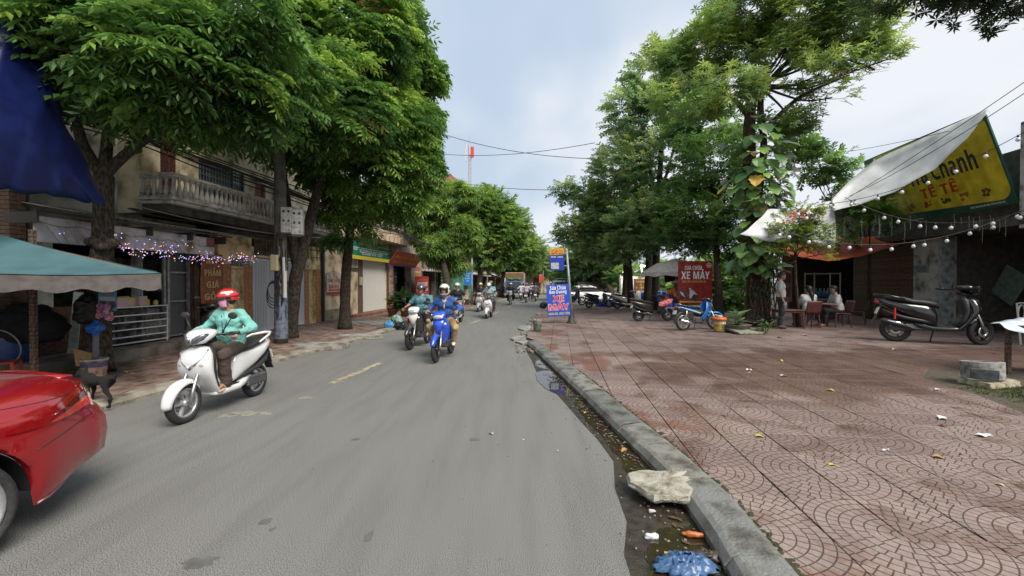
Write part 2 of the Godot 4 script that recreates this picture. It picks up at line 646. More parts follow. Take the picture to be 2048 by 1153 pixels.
func make_ground() -> void:
	var asphalt := mat(.278, .276, .27, .85, "asphalt", .9, {"bump": .05})
	asphalt.detail_enabled = true
	asphalt.detail_blend_mode = BaseMaterial3D.BLEND_MODE_MUL
	asphalt.detail_albedo = surface_texture("worn")
	asphalt.detail_uv_layer = BaseMaterial3D.DETAIL_UV_2
	asphalt.uv2_triplanar = true
	asphalt.uv2_world_triplanar = true
	asphalt.uv2_scale = v3(.3, .3, .035)
	var concrete := mat(.3, .295, .275, .85, "grime", .7, {"bump": .4})
	var dirt := mat(.14, .12, .095, .9, "patchy", .4, {"bump": .8})
	# far ground
	structure("ground", mb().slab([v2(-700, 200), v2(700, 200), v2(700, -900), v2(-700, -900)], -.03, .2), dirt)
	# road between the kerbs
	var rim := []
	rim.append_array(left_line)
	var other := kerb_line.duplicate()
	other.append_array(far_edge)
	other = offset_line(other, .05)
	other.reverse()
	rim.append_array(other)
	structure("road", mb().slab(rim, .0, .03), asphalt)
	# worn centre dashes
	var paint := mat(.36, .32, .235, .8, "grime", 1.6)
	for z in [-7.35, -12.7, -18.0, -23.5, -29.0, -35.0, -42.0]:
		var a := v2(-3.03 + .125 * (-7.37 - z), z)
		var t := v2(.135, -1).normalized()
		var w := v2(-t.y, t.x) * .07
		var b: Vector2 = a + t * 1.9
		structure("lane_dash", mb().slab([a - w, a + w * .8, a + t * .9 + w, b + w * .9, b - w, a + t * 1.2 - w * .85], .004, .003), paint)
	# pale scuffs and tar patches on the asphalt
	var pale := mat(.25, .24, .205, .85, "patchy", 1.3)
	var dark := mat(.115, .112, .108, .8, "patchy", 1.0)
	for q in [[v2(-3.39, -5.67), .36, .12, 0], [v2(-3.03, -6.43), .16, .1, 0], [v2(-3.62, -5.58), .13, .1, 0], [v2(-1.75, -3.1), .045, .05, 1], [v2(-1.65, -3.0), .02, .03, 1], [v2(-1.89, -2.65), .12, .07, 1], [v2(-1.69, -4.73), .05, .04, 1], [v2(-.96, -2.91), .03, .08, 1], [v2(-.4, -4.73), .06, .05, 1]]:
		var c: Vector2 = q[0]
		var pl := []
		for k in 22:
			var an := TAU * k / 22
			var rr := rng.randf_range(.45, 1.15)
			pl.append(c + v2(cos(an) * q[1], sin(an) * q[2]) * rr)
		structure("tar_patch" if q[3] else "pale_scuff", mb().slab(pl, .003, .002), dark if q[3] else pale)
	make_right_pavement(concrete)
	make_left_pavement(concrete)

func make_right_pavement(concrete: Material) -> void:
	var mortar := mat(.085, .07, .058, .85, "grime", .8)
	var back := offset_line(kerb_line, .33)
	var region := back.duplicate()
	var fe := offset_line(far_edge, .12)
	region.append_array(fe)
	region.append_array([v2(80, -420), v2(60, 4)])
	structure("right_pavement", mb().slab(region, PAVE - .012, .14), mortar)
	# kerb of separate stones with a battered face
	var grey := [mat(.175, .18, .172, .8, "grime", 1.1, {"bump": .8}), mat(.145, .15, .145, .8, "grime", .9, {"bump": .8}), mat(.2, .2, .182, .8, "grime", 1.3, {"bump": .8})]
	var kerb := mb()
	var base := structure("right_kerb", kerb.slab([kerb_line[1] + v2(.06, 0), back[1], back[2], back[3], kerb_line[3] + v2(.06, 0), kerb_line[2] + v2(.06, 0)], .02, .05), concrete)
	var s := .3
	while s < 15.6:
		var ln := rng.randf_range(.62, 1.02)
		var b := mb()
		var rings := []
		for k in 5:
			var q := along(kerb_line, s + .009 + (ln - .018) * k / 4.0)
			var t: Vector2 = q[1]
			var nr := v2(-t.y, t.x)
			if nr.x < 0:
				nr = -nr
			var p: Vector2 = q[0]
			var jit := rng.randf_range(-.006, .006)
			var f := func(o: float, y: float) -> Vector3:
				return v3(p.x + nr.x * o, y, p.y + nr.y * o)
			rings.append(PackedVector3Array([f.call(.03, -.05), f.call(.012 + jit, .06), f.call(.05 + jit, .108 + jit), f.call(.09, .124 + jit), f.call(.29, .142 + jit * .5), f.call(.328, .132), f.call(.33, -.05)]))
		b.loft(rings)
		var m: Material = grey[rng.randi() % 3]
		obj("kerb_stone", b, m, base)
		s += ln
	# moss along the back of the kerb
	var moss := mb()
	for k in 420:
		var q := along(kerb_line, rng.randf_range(1.0, 12.0))
		var t: Vector2 = q[1]
		var nr := v2(-t.y, t.x)
		if nr.x < 0:
			nr = -nr
		var p: Vector2 = q[0] + nr * (.335 + abs(rng.randfn(0, .018)))
		moss.ball(v3(p.x, PAVE + .001, p.y), v3(rng.randf_range(.008, .028), rng.randf_range(.004, .014), rng.randf_range(.008, .028)), 6, 4)
	tag(obj("moss", moss, mat(.05, .055, .022, .95, "speckle", 3.0)), "dark moss along the joint between grey kerb and red tiles", "moss", "", "stuff")
	# tiles
	var tm := tile_materials()
	var ts := .466
	var org := v2(2.44, -2.71)
	var ax := v2(cos(.1053), sin(.1053))
	var az := v2(sin(.1053), -cos(.1053))
	var grassy := [v2(6.15, -5.25), v2(6.55, -6.2), v2(6.75, -7.2), v2(7.6, -8.0), v2(12.5, -7.4), v2(12.5, -4.4), v2(8.2, -4.7)]
	var picks := []
	var wear := noise(.22, 83, FastNoiseLite.TYPE_SIMPLEX_SMOOTH, 3)
	for j in range(-5, 96):
		for i in range(-28, 46):
			var c := org + ax * ((i + .5) * ts) + az * ((j + .5) * ts)
			if c.y > 1.5 or c.x > 13.6 - .15 * c.y or c.x < .2 or c.y < -43.0:
				continue
			var g := .0045
			var sq := PackedVector2Array()
			for q in [v2(0, 0), v2(1, 0), v2(1, 1), v2(0, 1)]:
				sq.append(org + ax * ((i + q.x) * ts + (g if q.x == 0 else -g)) + az * ((j + q.y) * ts + (g if q.y == 0 else -g)))
			var pl := Geometry2D.intersect_polygons(sq, PackedVector2Array(region))
			if pl.size() != 1:
				continue
			var dirty := Geometry2D.clip_polygons(pl[0], PackedVector2Array(grassy))
			if dirty.size() != 1:
				continue
			picks.append([c.length(), i, j, dirty[0], c, c.y < .3 and abs(c.x) < -c.y * 1.2 + .6])
	picks.sort_custom(func(a, b): return (a[0] if a[5] else a[0] + 1000) < (b[0] if b[5] else b[0] + 1000))
	var rest := []
	for k in tm.size():
		rest.append(mb())
	var floor_ := find_child("right_pavement", false, false) as Node3D
	for n in picks.size():
		var pk: Array = picks[n]
		var c: Vector2 = pk[4]
		var w := wear.get_noise_2d(c.x * 2.2, c.y * 2.2) + rng.randf_range(-.2, .2)
		var kk := 0
		if w > .2:
			kk = 2
		elif w < -.27:
			kk = 5
		elif w < -.14:
			kk = 3
		elif w < -.02:
			kk = 1
		elif w < .04:
			kk = 4
		if c.y > -5.5 and rng.randf() < .05:
			kk = 6
		var b: MB = mb() if n < 300 else rest[kk]
		var poly: PackedVector2Array = pk[3]
		var top := PAVE + rng.randf_range(-.0015, .0015)
		var tilt := v2(rng.randfn(), rng.randfn()) * .006
		var mid := Vector2.ZERO
		for q in poly:
			mid += q / poly.size()
		var uvf := func(q: Vector2) -> Vector2:
			var l := (q - org)
			var uu: float = l.dot(ax) / ts - pk[1]
			var vv: float = l.dot(az) / ts - pk[2]
			if posmod(pk[1], 2) == 1:
				uu = 1.0 - uu
			if posmod(pk[2], 2) == 1:
				vv = 1.0 - vv
			# four tiles share the fan centre at the even corners
			return v2(uu, vv)
		var area := PackedVector2Array(poly)
		var ix := Geometry2D.triangulate_polygon(area)
		var inner := PackedVector2Array()
		for q in area:
			inner.append(q + (mid - q).normalized() * .005)
		for t in range(0, ix.size(), 3):
			var ps := [inner[ix[t]], inner[ix[t + 1]], inner[ix[t + 2]]]
			if (ps[1] - ps[0]).cross(ps[2] - ps[0]) < 0:
				ps = [ps[0], ps[2], ps[1]]
			for q in ps:
				b.st.set_uv(uvf.call(q))
				b.st.set_uv2(v2(q.x, -q.y) / 16.0)
				b.st.add_vertex(v3(q.x, top + tilt.dot(q - mid), q.y))
		for t in area.size():
			var u2 := (t + 1) % area.size()
			var vs := [[inner[t], .0], [inner[u2], .0], [area[u2], .006], [inner[t], .0], [area[u2], .006], [area[t], .006]]
			var a3 := v3(inner[t].x, top, inner[t].y)
			var b3 := v3(inner[u2].x, top, inner[u2].y)
			var c3 := v3(area[u2].x, top - .006, area[u2].y)
			if (c3 - a3).cross(b3 - a3).y < 0:
				vs = [vs[0], vs[2], vs[1], vs[3], vs[5], vs[4]]
			for e in vs:
				b.st.set_uv(uvf.call(e[0]))
				b.st.set_uv2(v2(e[0].x, -e[0].y) / 16.0)
				b.st.add_vertex(v3(e[0].x, top + tilt.dot((e[0] as Vector2) - mid) - (e[1] as float), e[0].y))
		b.count += 1
		if n < 300:
			obj("tile", b, tm[kk], floor_)
	for k in tm.size():
		if rest[k].count:
			stuff(obj("distant_tiles", rest[k], tm[k], floor_))
	# earth bed with grass at the right
	structure("earth_bed", mb().slab(grassy, PAVE - .004, .05), mat(.085, .07, .05, .95, "patchy", 1.2, {"bump": 1.0}))
	# wet dirt gutter and puddles between asphalt and kerb
	var gl := [v2(.64, -1.2), v2(.68, -2.2), v2(.7, -2.72), v2(.82, -3.1), v2(.86, -3.6), v2(.97, -4.15), v2(.94, -4.7), v2(.86, -5.3), v2(.75, -6.1), v2(.62, -7.2), v2(.48, -8.2), v2(.42, -9.6), v2(.33, -11.2)]
	var gut := []
	for i in gl.size():
		gut.append(gl[i] + v2(rng.randf_range(-.015, .01), 0))
	var kr := offset_line(kerb_line, .04).slice(2)
	kr.reverse()
	gut.append_array(kr)
	structure("gutter_silt", mb().slab(gut, .004, .003), mat(.042, .034, .022, .5, "grime", 2.5, {"bump": 1.2}))
	var water := mat(.03, .024, .014, .02, "", 1.0, {"spec": .6})
	for span in [[-1.9, -3.12, .12], [-3.42, -6.5, .05], [-6.5, -8.4, -.13], [-8.5, -9.6, .04]]:
		var pl := []
		var back_ := []
		var nn := 16
		for k in nn + 1:
			var z: float = lerp(span[0], span[1], float(k) / nn)
			var e: float = sin(PI * k / nn)
			var xl := .0
			var xr := .0
			for i in gl.size() - 1:
				if z <= gl[i].y and z >= gl[i + 1].y:
					xl = lerp(gl[i].x, gl[i + 1].x, (z - gl[i].y) / (gl[i + 1].y - gl[i].y))
			for i in kerb_line.size() - 1:
				if z <= kerb_line[i].y and z >= kerb_line[i + 1].y:
					xr = lerp(kerb_line[i].x, kerb_line[i + 1].x, (z - kerb_line[i].y) / (kerb_line[i + 1].y - kerb_line[i].y)) + .04
			xl += span[2] + .25 * (1.0 - pow(e, .4)) + rng.randf_range(-.02, .02)
			pl.append(v2(min(xl, xr - .02), z))
			back_.append(v2(xr, z))
		back_.reverse()
		pl.append_array(back_)
		structure("puddle", mb().slab(pl, .009, .004), water)
	# broken concrete and rubble where the kerb ends
	var rub := mb()
	for k in 130:
		var q := along(far_edge, rng.randf_range(.0, 9.0))
		var p: Vector2 = q[0] + v2(rng.randf_range(-.18, .3), rng.randf_range(-.4, .6))
		if k < 40:
			p = v2(rng.randf_range(.1, .6), rng.randf_range(-13.6, -10.4))
		var r := rng.randf_range(.012, .06)
		rub.rbox(v3(p.x, .02 + (PAVE * .6 if p.x > .75 else .0), p.y), v3(r * 2.2, r, r * 1.7), r * .2, Basis.from_euler(v3(rng.randf() * .5, rng.randf() * 6, rng.randf() * .5)))
	tag(obj("rubble", rub, mat(.22, .2, .17, .9, "grime", 2.0)), "broken concrete crumbs along the end of the kerb", "rubble", "", "stuff")
	for q in [[.32, -13.0, .42, .5, .1], [.5, -12.2, .4, .4, -.1], [.52, -16.0, .3, .9, .3], [1.05, -19.2, .3, 1.2, .0], [1.55, -23.0, .3, 1.2, .2]]:
		var pl := []
		for k in 11:
			var an := TAU * k / 11
			pl.append(v2(q[0] + cos(an + q[4]) * q[2] * rng.randf_range(.75, 1.05), q[1] + sin(an + q[4]) * q[3] * rng.randf_range(.7, 1.1)))
		structure("broken_concrete", mb().slab(pl, .05, .06), concrete)

func make_left_pavement(concrete: Material) -> void:
	var inner := offset_line(left_line, -.26)
	var poly := inner.duplicate()
	poly.append_array([v2(-60, -420), v2(-60, 6)])
	var pv := structure("left_pavement", mb().slab(poly, .085, .1), mat(.16, .115, .1, .85, "grime", .45, {"bump": .4}))
	# concrete edge sloping to the road
	var rings := []
	for i in left_line.size():
		var a: Vector2 = left_line[i]
		var b: Vector2 = inner[i]
		rings.append(PackedVector3Array([v3(a.x, -.03, a.y), v3(a.x - .005, .055, a.y), v3(lerp(a.x, b.x, .35), .095, lerp(a.y, b.y, .35)), v3(b.x, .105, b.y), v3(b.x - .04, .06, b.y)]))
	structure("left_kerb", mb().loft(rings), mat(.27, .25, .215, .85, "grime", .8, {"bump": .6}))
	# small paving slabs with open joints
	var rows := [mb(), mb(), mb()]
	var t := .4
	var ux := v2(.0947, -.9955)
	var uo := v2(.9955, .0947)
	var o := v2(-9.47, 0)
	for i in range(4, 90):
		for j in range(0, 15):
			var c := o + ux * ((i + .5) * t) + uo * ((j + .5) * t)
			var lim := .0
			for k in inner.size() - 1:
				if c.y <= inner[k].y and c.y >= inner[k + 1].y:
					lim = lerp(inner[k].x, inner[k + 1].x, (c.y - inner[k].y) / (inner[k + 1].y - inner[k].y))
			if c.x + t * .55 > lim:
				continue
			rows[rng.randi() % 3].rbox(v3(c.x, .085 + rng.randf_range(-.004, .004), c.y), v3(t - .012, .02, t - .012), .004, Basis(Vector3.UP, .0947))
	for k in 3:
		stuff(obj("paving_slabs", rows[k], mat(.2 + .03 * k, .135 + .022 * k, .115 + .02 * k, .8, "grime", .8, {"bump": .3}), pv))
	# raised step before the shops, crossings of concrete
	structure("shop_step", mb().slab([v2(-9.0, -7.5), v2(-8.05, -7.5), v2(-7.68, -12.2), v2(-8.4, -12.2)], .3, .22), mat(.19, .175, .15, .85, "grime", .6, {"bump": .6}))
	for q in [[v2(-4.95, -11.3), .75, .5], [v2(-4.6, -13.3), .8, .35], [v2(-5.6, -17.5), 1.5, 1.0]]:
		var pl := []
		for k in 14:
			var an := TAU * k / 14
			pl.append(q[0] + v2(cos(an) * q[1], sin(an) * q[2]) * rng.randf_range(.8, 1.05))
		structure("concrete_patch", mb().slab(pl, .108, .1), concrete)

# ---------------------------------------------------------------- the row of houses on the left
var org3 := Vector3.ZERO
const LEFT_TURN := 1.476
const LEFT_O := Vector3(-9.47, 0, 0)

func left_thing(called: String, label: String, category: String, s: float, y := .0, out := .0, group := "") -> Node3D:
	org3 = v3(s, y, out)
	return thing(called, label, category, LEFT_O + Basis(Vector3.UP, LEFT_TURN) * org3, LEFT_TURN, group)

# a box between two corners (distance along the facade, height, distance out), seen from the thing's base
func bb(b: MB, s0: float, s1: float, y0: float, y1: float, o0: float, o1: float, bev := .0) -> MB:
	var c := v3((s0 + s1) / 2, (y0 + y1) / 2, (o0 + o1) / 2) - org3
	var z := v3(abs(s1 - s0), abs(y1 - y0), abs(o1 - o0))
	return b.rbox(c, z, bev) if bev > .0 else b.box(c, z)

func wall_with_hole(b: MB, s0: float, s1: float, y0: float, y1: float, o0: float, o1: float, h: Array) -> void:
	# h: holes [s0, s1, y0, y1] from left to right
	var s := s0
	for q in h:
		if q[0] > s:
			bb(b, s, q[0], y0, y1, o0, o1)
		if q[2] > y0:
			bb(b, q[0], q[1], y0, q[2], o0, o1)
		if q[3] < y1:
			bb(b, q[0], q[1], q[3], y1, o0, o1)
		s = q[1]
	if s < s1:
		bb(b, s, s1, y0, y1, o0, o1)

func goods(called: String, parent: Node3D, cols: Array, s0: float, s1: float, y: float, o0: float, o1: float, n: int, big: float) -> void:
	var bs := []
	for c in cols:
		bs.append(mb())
	for k in n:
		var sz := v3(rng.randf_range(.4, 1.0), rng.randf_range(.3, 1.0), rng.randf_range(.4, 1.0)) * big
		var p := v3(rng.randf_range(s0 + sz.x / 2, s1 - sz.x / 2), y + sz.y / 2, rng.randf_range(o0, o1)) - org3
		var which: int = rng.randi() % cols.size()
		if rng.randf() < .3:
			bs[which].lathe([v2(.001, -sz.y / 2), v2(sz.x * .3, -sz.y / 2), v2(sz.x * .3, sz.y * .25), v2(sz.x * .12, sz.y * .4), v2(sz.x * .12, sz.y / 2), v2(.001, sz.y / 2)], 7, Transform3D(Basis.IDENTITY, p))
		else:
			bs[which].box(p, sz, Basis(Vector3.UP, rng.randf_range(-.3, .3)))
	for i in cols.size():
		if bs[i].count:
			stuff(obj(called, bs[i], mat(cols[i][0], cols[i][1], cols[i][2], .5), parent))

func tin_roof(b: MB, a: Vector3, c: Vector3, d: Vector3, waves: int, amp: float) -> void:
	# a: back start, c: back end, d: front offset
	b.smooth()
	var f := func(u: float, v: float) -> Vector3:
		return a.lerp(c, u) + d * v + v3(0, amp * sin(u * waves * TAU), 0)
	b.sheet(f, waves * 6, 1, .003)

func window(parent: Node3D, s0: float, s1: float, y0: float, y1: float, o: float, frame: Material, glass: Material, cols: int, rows: int, bars := 0) -> Node3D:
	var f := mb()
	var w := .045
	for k in cols + 1:
		var s: float = lerp(s0, s1, float(k) / cols)
		bb(f, s - w / 2, s + w / 2, y0, y1, o - .05, o + .02)
	for k in rows + 1:
		var y: float = lerp(y0, y1, float(k) / rows)
		bb(f, s0 + w * .5, s1 - w * .5, y - w * .45, y + w * .45, o - .047, o + .017)
	var win := obj("window", f, frame, parent)
	for i in cols:
		for j in rows:
			var p := mb()
			bb(p, lerp(s0, s1, float(i) / cols) + w / 2, lerp(s0, s1, float(i + 1) / cols) - w / 2, lerp(y0, y1, float(j) / rows) + w * .45, lerp(y0, y1, float(j + 1) / rows) - w * .45, o - .03, o - .022)
			obj("pane", p, glass, win)
	if bars:
		var g := mb()
		for k in bars:
			var s: float = lerp(s0, s1, (k + .5) / bars)
			bb(g, s - .008, s + .008, y0, y1, o + .05, o + .066)
		for k in 4:
			var y: float = lerp(y0, y1, (k + .5) / 4.0)
			bb(g, s0, s1, y - .007, y + .007, o + .066, o + .08)
		obj("grille", g, mat(.14, .17, .18, .6), win)
	return win

func baluster_mesh(h: float, r: float) -> Mesh:
	var key := "baluster %.2f" % h
	if not cached.has(key):
		var b := mb()
		b.box(v3(0, h * .04, 0), v3(r * 1.9, h * .08, r * 1.9))
		b.box(v3(0, h * .965, 0), v3(r * 1.8, h * .07, r * 1.8))
		b.smooth()
		b.lathe([v2(r * .6, h * .08), v2(r * .95, h * .16), v2(r, h * .26), v2(r * .8, h * .42), v2(r * .5, h * .62), v2(r * .42, h * .78), v2(r * .62, h * .84), v2(r * .45, h * .88), v2(r * .6, h * .93)], 10)
		cached[key] = b.mesh()
	return cached[key]

func make_left_street() -> void:
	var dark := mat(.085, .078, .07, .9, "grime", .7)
	var plaster := mat(.62, .62, .58, .9, "stain", .33, {"bump": .4})
	var cream := mat(.74, .65, .48, .85, "grime", .4, {"bump": .3})
	var tan_ := mat(.68, .56, .41, .85, "grime", .35, {"bump": .3})
	var orange := mat(.5, .22, .1, .55, "mottle", 1.6)
	var weathered := mat(.58, .56, .52, .9, "stain", .8, {"bump": .4})
	var alu := mat(.42, .43, .43, .4, "mottle", 1.0, {"metal": .5})
	var glass := mat(.03, .035, .04, .04, "", 1.0, {"alpha": .28})
	var panes := mat(.05, .07, .09, .05, "", 1.0, {"spec": .9})
	var wood := mat(.12, .075, .045, .7, "wood", 1.0, {"sy": .2})
	var tin := mat(.26, .26, .25, .55, "grime", .7)
	# --- A: dim house at the very left
	var a := left_thing("brown_house", "dim house with brown brick pillar behind the teal parasol", "house", 3.2, .085)
	var b := mb()
	wall_with_hole(b, 3.2, 7.93, .085, 6.6, -4.0, -.5, [[4.2, 7.56, .3, 2.9]])
	obj("wall", b, mat(.3, .29, .27, .9, "stain", .5), a)
	b = mb()
	bb(b, 4.2, 7.56, .3, 2.9, -3.9, -3.7)
	obj("back_wall", b, dark, a)
	var brick := mat(.105, .07, .048, .85, "mottle", 2.0)
	var sp0 := 7.83
	var sp1 := 8.09
	for k in 58:
		for j in 2:
			b = mb()
			var off := .0 if k % 2 else .25 * (sp1 - sp0)
			var x0: float = sp0 + j * (sp1 - sp0) / 2
			bb(b, x0 + .003, x0 + (sp1 - sp0) / 2 - .003, .09 + k * .075, .09 + k * .075 + .069, -.49, -.2 + rng.randf_range(-.004, .004), .004)
			obj("brick", b, brick, a)
	# --- B: grey concrete house with the small shop below
	var sB0 := 8.45
	var sB1 := 10.77
	var sB2 := 12.4
	var h := left_thing("concrete_house", "grey stained concrete house wall over the lit cosmetics shop", "house", sB0, .085)
	b = mb()
	wall_with_hole(b, sB0, sB1, .085, 9.5, -.9, -.6, [[8.83, sB1 - .02, .32, 2.62]])
	bb(b, sB1, sB2, 2.62, 3.3, -.9, -.6)
	bb(b, sB0, sB0 + .25, .085, 9.5, -7.0, -.9)
	bb(b, sB1 - .25, sB1, 2.7, 9.5, -7.0, -.9)
	obj("wall", b, plaster, h)
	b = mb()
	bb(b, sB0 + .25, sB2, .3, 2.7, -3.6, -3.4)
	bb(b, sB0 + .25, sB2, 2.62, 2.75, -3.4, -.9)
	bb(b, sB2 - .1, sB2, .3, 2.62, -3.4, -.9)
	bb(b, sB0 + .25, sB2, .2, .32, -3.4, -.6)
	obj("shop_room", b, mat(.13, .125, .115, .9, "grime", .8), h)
	b = mb()
	tin_roof(b, v3(8.01, 3.22, -.6) - org3, v3(12.85, 3.22, -.6) - org3, v3(0, -.27, 1.55), 34, .016)
	obj("tin_roof", b, tin, h)
	b = mb()
	bb(b, 7.4, 11.88, 2.88, 2.915, .86, .9)
	for px in 5:
		var s: float = lerp(7.48, 11.7, px / 4.0)
		bb(b, s - .015, s + .015, 2.7, 2.885, .2, .84)
	obj("roof_frame", b, mat(.05, .048, .045, .6), h)
	b = mb()
	bb(b, 7.54, 11.48, 2.39, 2.83, .66, .7)
	obj("fascia_board", b, mat(.6, .56, .58, .7, "grime", .6), h)
	b = mb()
	bb(b, 11.22, 11.47, 2.6, 2.82, .702, .71)
	obj("fascia_panel", b, mat(.34, .12, .13, .7, "grime", .6), h)
	# aluminium and glass side front
	b = mb()
	for px in [10.88, 10.99, 11.6]:
		bb(b, px - .03, px + .03, .32, 2.62, -.18, -.12)
	for y in [.36, 1.22, 1.95, 2.58]:
		bb(b, 10.99, 11.6, y - .02, y + .02, -.17, -.13)
	obj("aluminium_frame", b, alu, h)
	b = mb()
	bb(b, 10.99, 11.67, .32, 2.62, -.32, -.24)
	obj("stone_panel", b, mat(.19, .19, .19, .5, "speckle", .6), h)
	b = mb()
	bb(b, 11.63, 11.78, .32, 2.75, -.9, .02)
	obj("door_post", b, wood, h)
	# shelves of goods in the dim shop
	b = mb()
	for k in 5:
		bb(b, 12.14, 14.27, .6 + k * .42, .62 + k * .42, -3.35, -2.75)
	obj("shelf", b, wood, h)
	var cols := [[.35, .33, .3], [.3, .22, .06], [.1, .12, .2], [.35, .18, .16], [.08, .15, .09], [.45, .42, .36]]
	for k in 5:
		goods("shop_goods", h, cols, 12.01, 14.08, .622 + k * .42, -3.2, -2.85, 34, .2)
	b = mb()
	for k in 24:
		var s := rng.randf_range(10.57, 12.47)
		bb(b, s, s + rng.randf_range(.08, .22), 1.75 + rng.randf() * .3, 2.3, -1.4 - rng.randf(), -1.36, .0)
	stuff(obj("hanging_goods", b, mat(.24, .24, .23, .6, "cloth", 2.0), h))
	# --- display case in front
	var s0 := 9.25
	var s1 := 10.71
	var case_ := left_thing("display_case", "glass display case with white rails and stacked goods before the dim shop", "display case", s0, .3, -.3)
	b = mb()
	for s in [s0 + .015, s1 - .015]:
		for o in [-.42, .1]:
			bb(b, s - .014, s + .014, .3, 1.16, o - .014, o + .014)
	obj("post", b, mat(.55, .57, .56, .4), case_)
	for y in [.36, .5, .66, .82, .97, 1.15]:
		b = mb()
		bb(b, s0, s1, y - .014, y + .01, .1, .125)
		obj("rail", b, mat(.58, .61, .6, .4), case_)
	for y in [.5, .66, .82, .97]:
		b = mb()
		bb(b, s0 + .03, s1 - .03, y - .014, y - .004, -.42, .085)
		obj("glass_shelf", b, mat(.3, .36, .34, .15), case_)
		goods("packet", case_, [[.4, .36, .33], [.3, .16, .16], [.5, .46, .44], [.13, .13, .17], [.33, .26, .18]], s0 + .04, s1 - .04, y - .003, -.36, .05, 26, .13)
	b = mb()
	bb(b, s0 + .03, s1 - .03, .34, .38, -.42, .08)
	obj("bottom_board", b, dark, case_)
	b = mb()
	bb(b, s0 + .03, s1 - .03, .4, 1.13, .102, .107)
	obj("glass_front", b, glass, case_)
	var tops := [[.62, .62, .58], [.5, .4, .09], [.16, .16, .17], [.52, .35, .38]]
	goods("box_on_top", case_, tops, s0 + .05, s1 - .05, 1.163, -.35, .02, 26, .22)
	# --- fairy lights under the fascia
	var fl := left_thing("fairy_lights", "tangle of violet and amber fairy lights under the pale shop fascia", "string lights", 7.58, 2.8, .74)
	b = mb()
	var bulbs := [mb(), mb(), mb(), mb()]
	var wire := []
	for k in 41:
		var t := k / 40.0
		wire.append(v3(lerp(7.57, 11.42, t), 2.74 - .1 * t - .05 * abs(sin(t * 19.0)), .74) - org3)
	b.tube(wire, .004, 4)
	for k in 24:
		var s: float = lerp(7.66, 11.39, k / 23.0)
		var pts := []
		for q in 6:
			pts.append(v3(s + q * .055 + rng.randf_range(-.02, .02), 2.69 - q * .075 + rng.randf_range(-.02, .02), .745) - org3)
		b.tube(pts, .003, 4)
	var rope := []
	for k in 50:
		var t := k / 49.0
		rope.append(v3(lerp(8.39, 13.49, t), 2.5 - .2 * sin(t * 3.0) + .05 * sin(t * 25), lerp(.8, .5, t)) - org3)
	b.tube(rope, .006, 4)
	obj("wire", b, mat(.02, .02, .02, .6), fl)
	for k in 260:
		var t := rng.randf()
		var c: Vector3 = rope[int(t * 49)]
		if rng.randf() < .12:
			c = v3(lerp(7.62, 11.39, t), rng.randf_range(2.42, 2.7), .745) - org3
		else:
			c += v3(rng.randfn(0, .05), rng.randfn(0, .055), rng.randfn(0, .03))
		bulbs[[0, 0, 0, 1, 1, 2, 3][rng.randi() % 7]].ball(c, Vector3.ONE * rng.randf_range(.006, .012), 5, 4)
	var bc := [[.45, .36, 1.0], [1.0, .42, .16], [.75, .6, 1.0], [.35, .5, 1.0]]
	for k in 4:
		stuff(obj("light_bulbs", bulbs[k], mat(bc[k][0], bc[k][1], bc[k][2], .4, "", 1.0, {"emit": .7}), fl))
	# --- brown banner
	var ban := left_thing("shop_banner", "brown hanging banner reading MỸ PHẨM GIÁ GỐC in gold letters", "banner", 11.77, 1.12, .06)
	var w0: float = 12.57 - org3.x
	b = mb()
	b.smooth()
	b.sheet(func(u, v): return v3(u * w0, 1.36 - v * 1.36, .012 * sin(u * 5.0 + v * 7.0)), 10, 16, .003)
	obj("cloth", b, mat(.34, .125, .06, .6, "cloth", 1.0), ban)
	var gold := mat(.62, .47, .19, .6)
	var ws := ["MỸ", "PHẨM", "GIÁ", "GỐC"]
	for k in 4:
		lettering(ws[k], w0 * (.55 if k in [0, 2] else .72), .22 if k else .2, gold, ban, v3(w0 / 2, 1.19 - k * .325, .022))
	# --- C: cream house with balcony and slatted gate
	var c0 := 10.16
	var c1 := 17.9
	var g0 := 11.8
	h = left_thing("balcony_house", "cream house with weathered balustrade balcony above grey slatted gates", "house", g0, .085)
	b = mb()
	wall_with_hole(b, c0, c1, 3.3, 8.6, -.3, .0, [[10.66, 11.23, 3.6, 5.5], [11.81, 13.55, 3.9, 5.05], [14.03, 14.54, 3.95, 4.86], [14.91, 15.29, 3.95, 4.86]])
	bb(b, c0, c0 + .25, 3.3, 8.6, -7.0, -.3)
	bb(b, c1 - .25, c1, .085, 8.6, -7.0, -.3)
	bb(b, c0, c1, 8.6, 8.75, -7.0, .4)
	obj("upper_wall", b, cream, h)
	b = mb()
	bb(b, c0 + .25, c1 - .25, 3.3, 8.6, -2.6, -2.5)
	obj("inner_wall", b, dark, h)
	window(h, 11.81, 13.55, 3.9, 5.05, -.06, mat(.1, .13, .16, .5), panes, 4, 2, 16)
	b = mb()
	bb(b, 10.66, 11.23, 3.6, 5.5, -.2, -.12, .01)
	for k in 3:
		for j in 2:
			bb(b, lerp(10.66, 11.23, j * .5) + .07, lerp(10.66, 11.23, j * .5 + .5) - .05, 3.7 + k * .58, 4.2 + k * .58, -.13, -.1, .01)
	obj("balcony_door", b, mat(.11, .035, .035, .5, "wood", 1.2), h)
	for q in [[14.03, 14.54], [14.91, 15.29]]:
		b = mb()
		bb(b, q[0], q[1], 3.95, 4.86, -.13, -.09)
		var sh := obj("shutter", b, mat(.3, .085, .055, .6, "mottle", 1.2), h)
		for k in 11:
			b = mb()
			bb(b, q[0] + .05, q[1] - .05, 4.0 + k * .076, 4.055 + k * .076, -.09, -.07, .006)
			obj("slat", b, mat(.3, .085, .055, .6, "mottle", 1.2), sh)
	# balcony
	var bl := 10.12
	b = mb()
	bb(b, bl, c1, 3.5, 3.58, .0, .8, .02)
	bb(b, bl - .06, c1, 3.58, 3.65, .0, .86, .012)
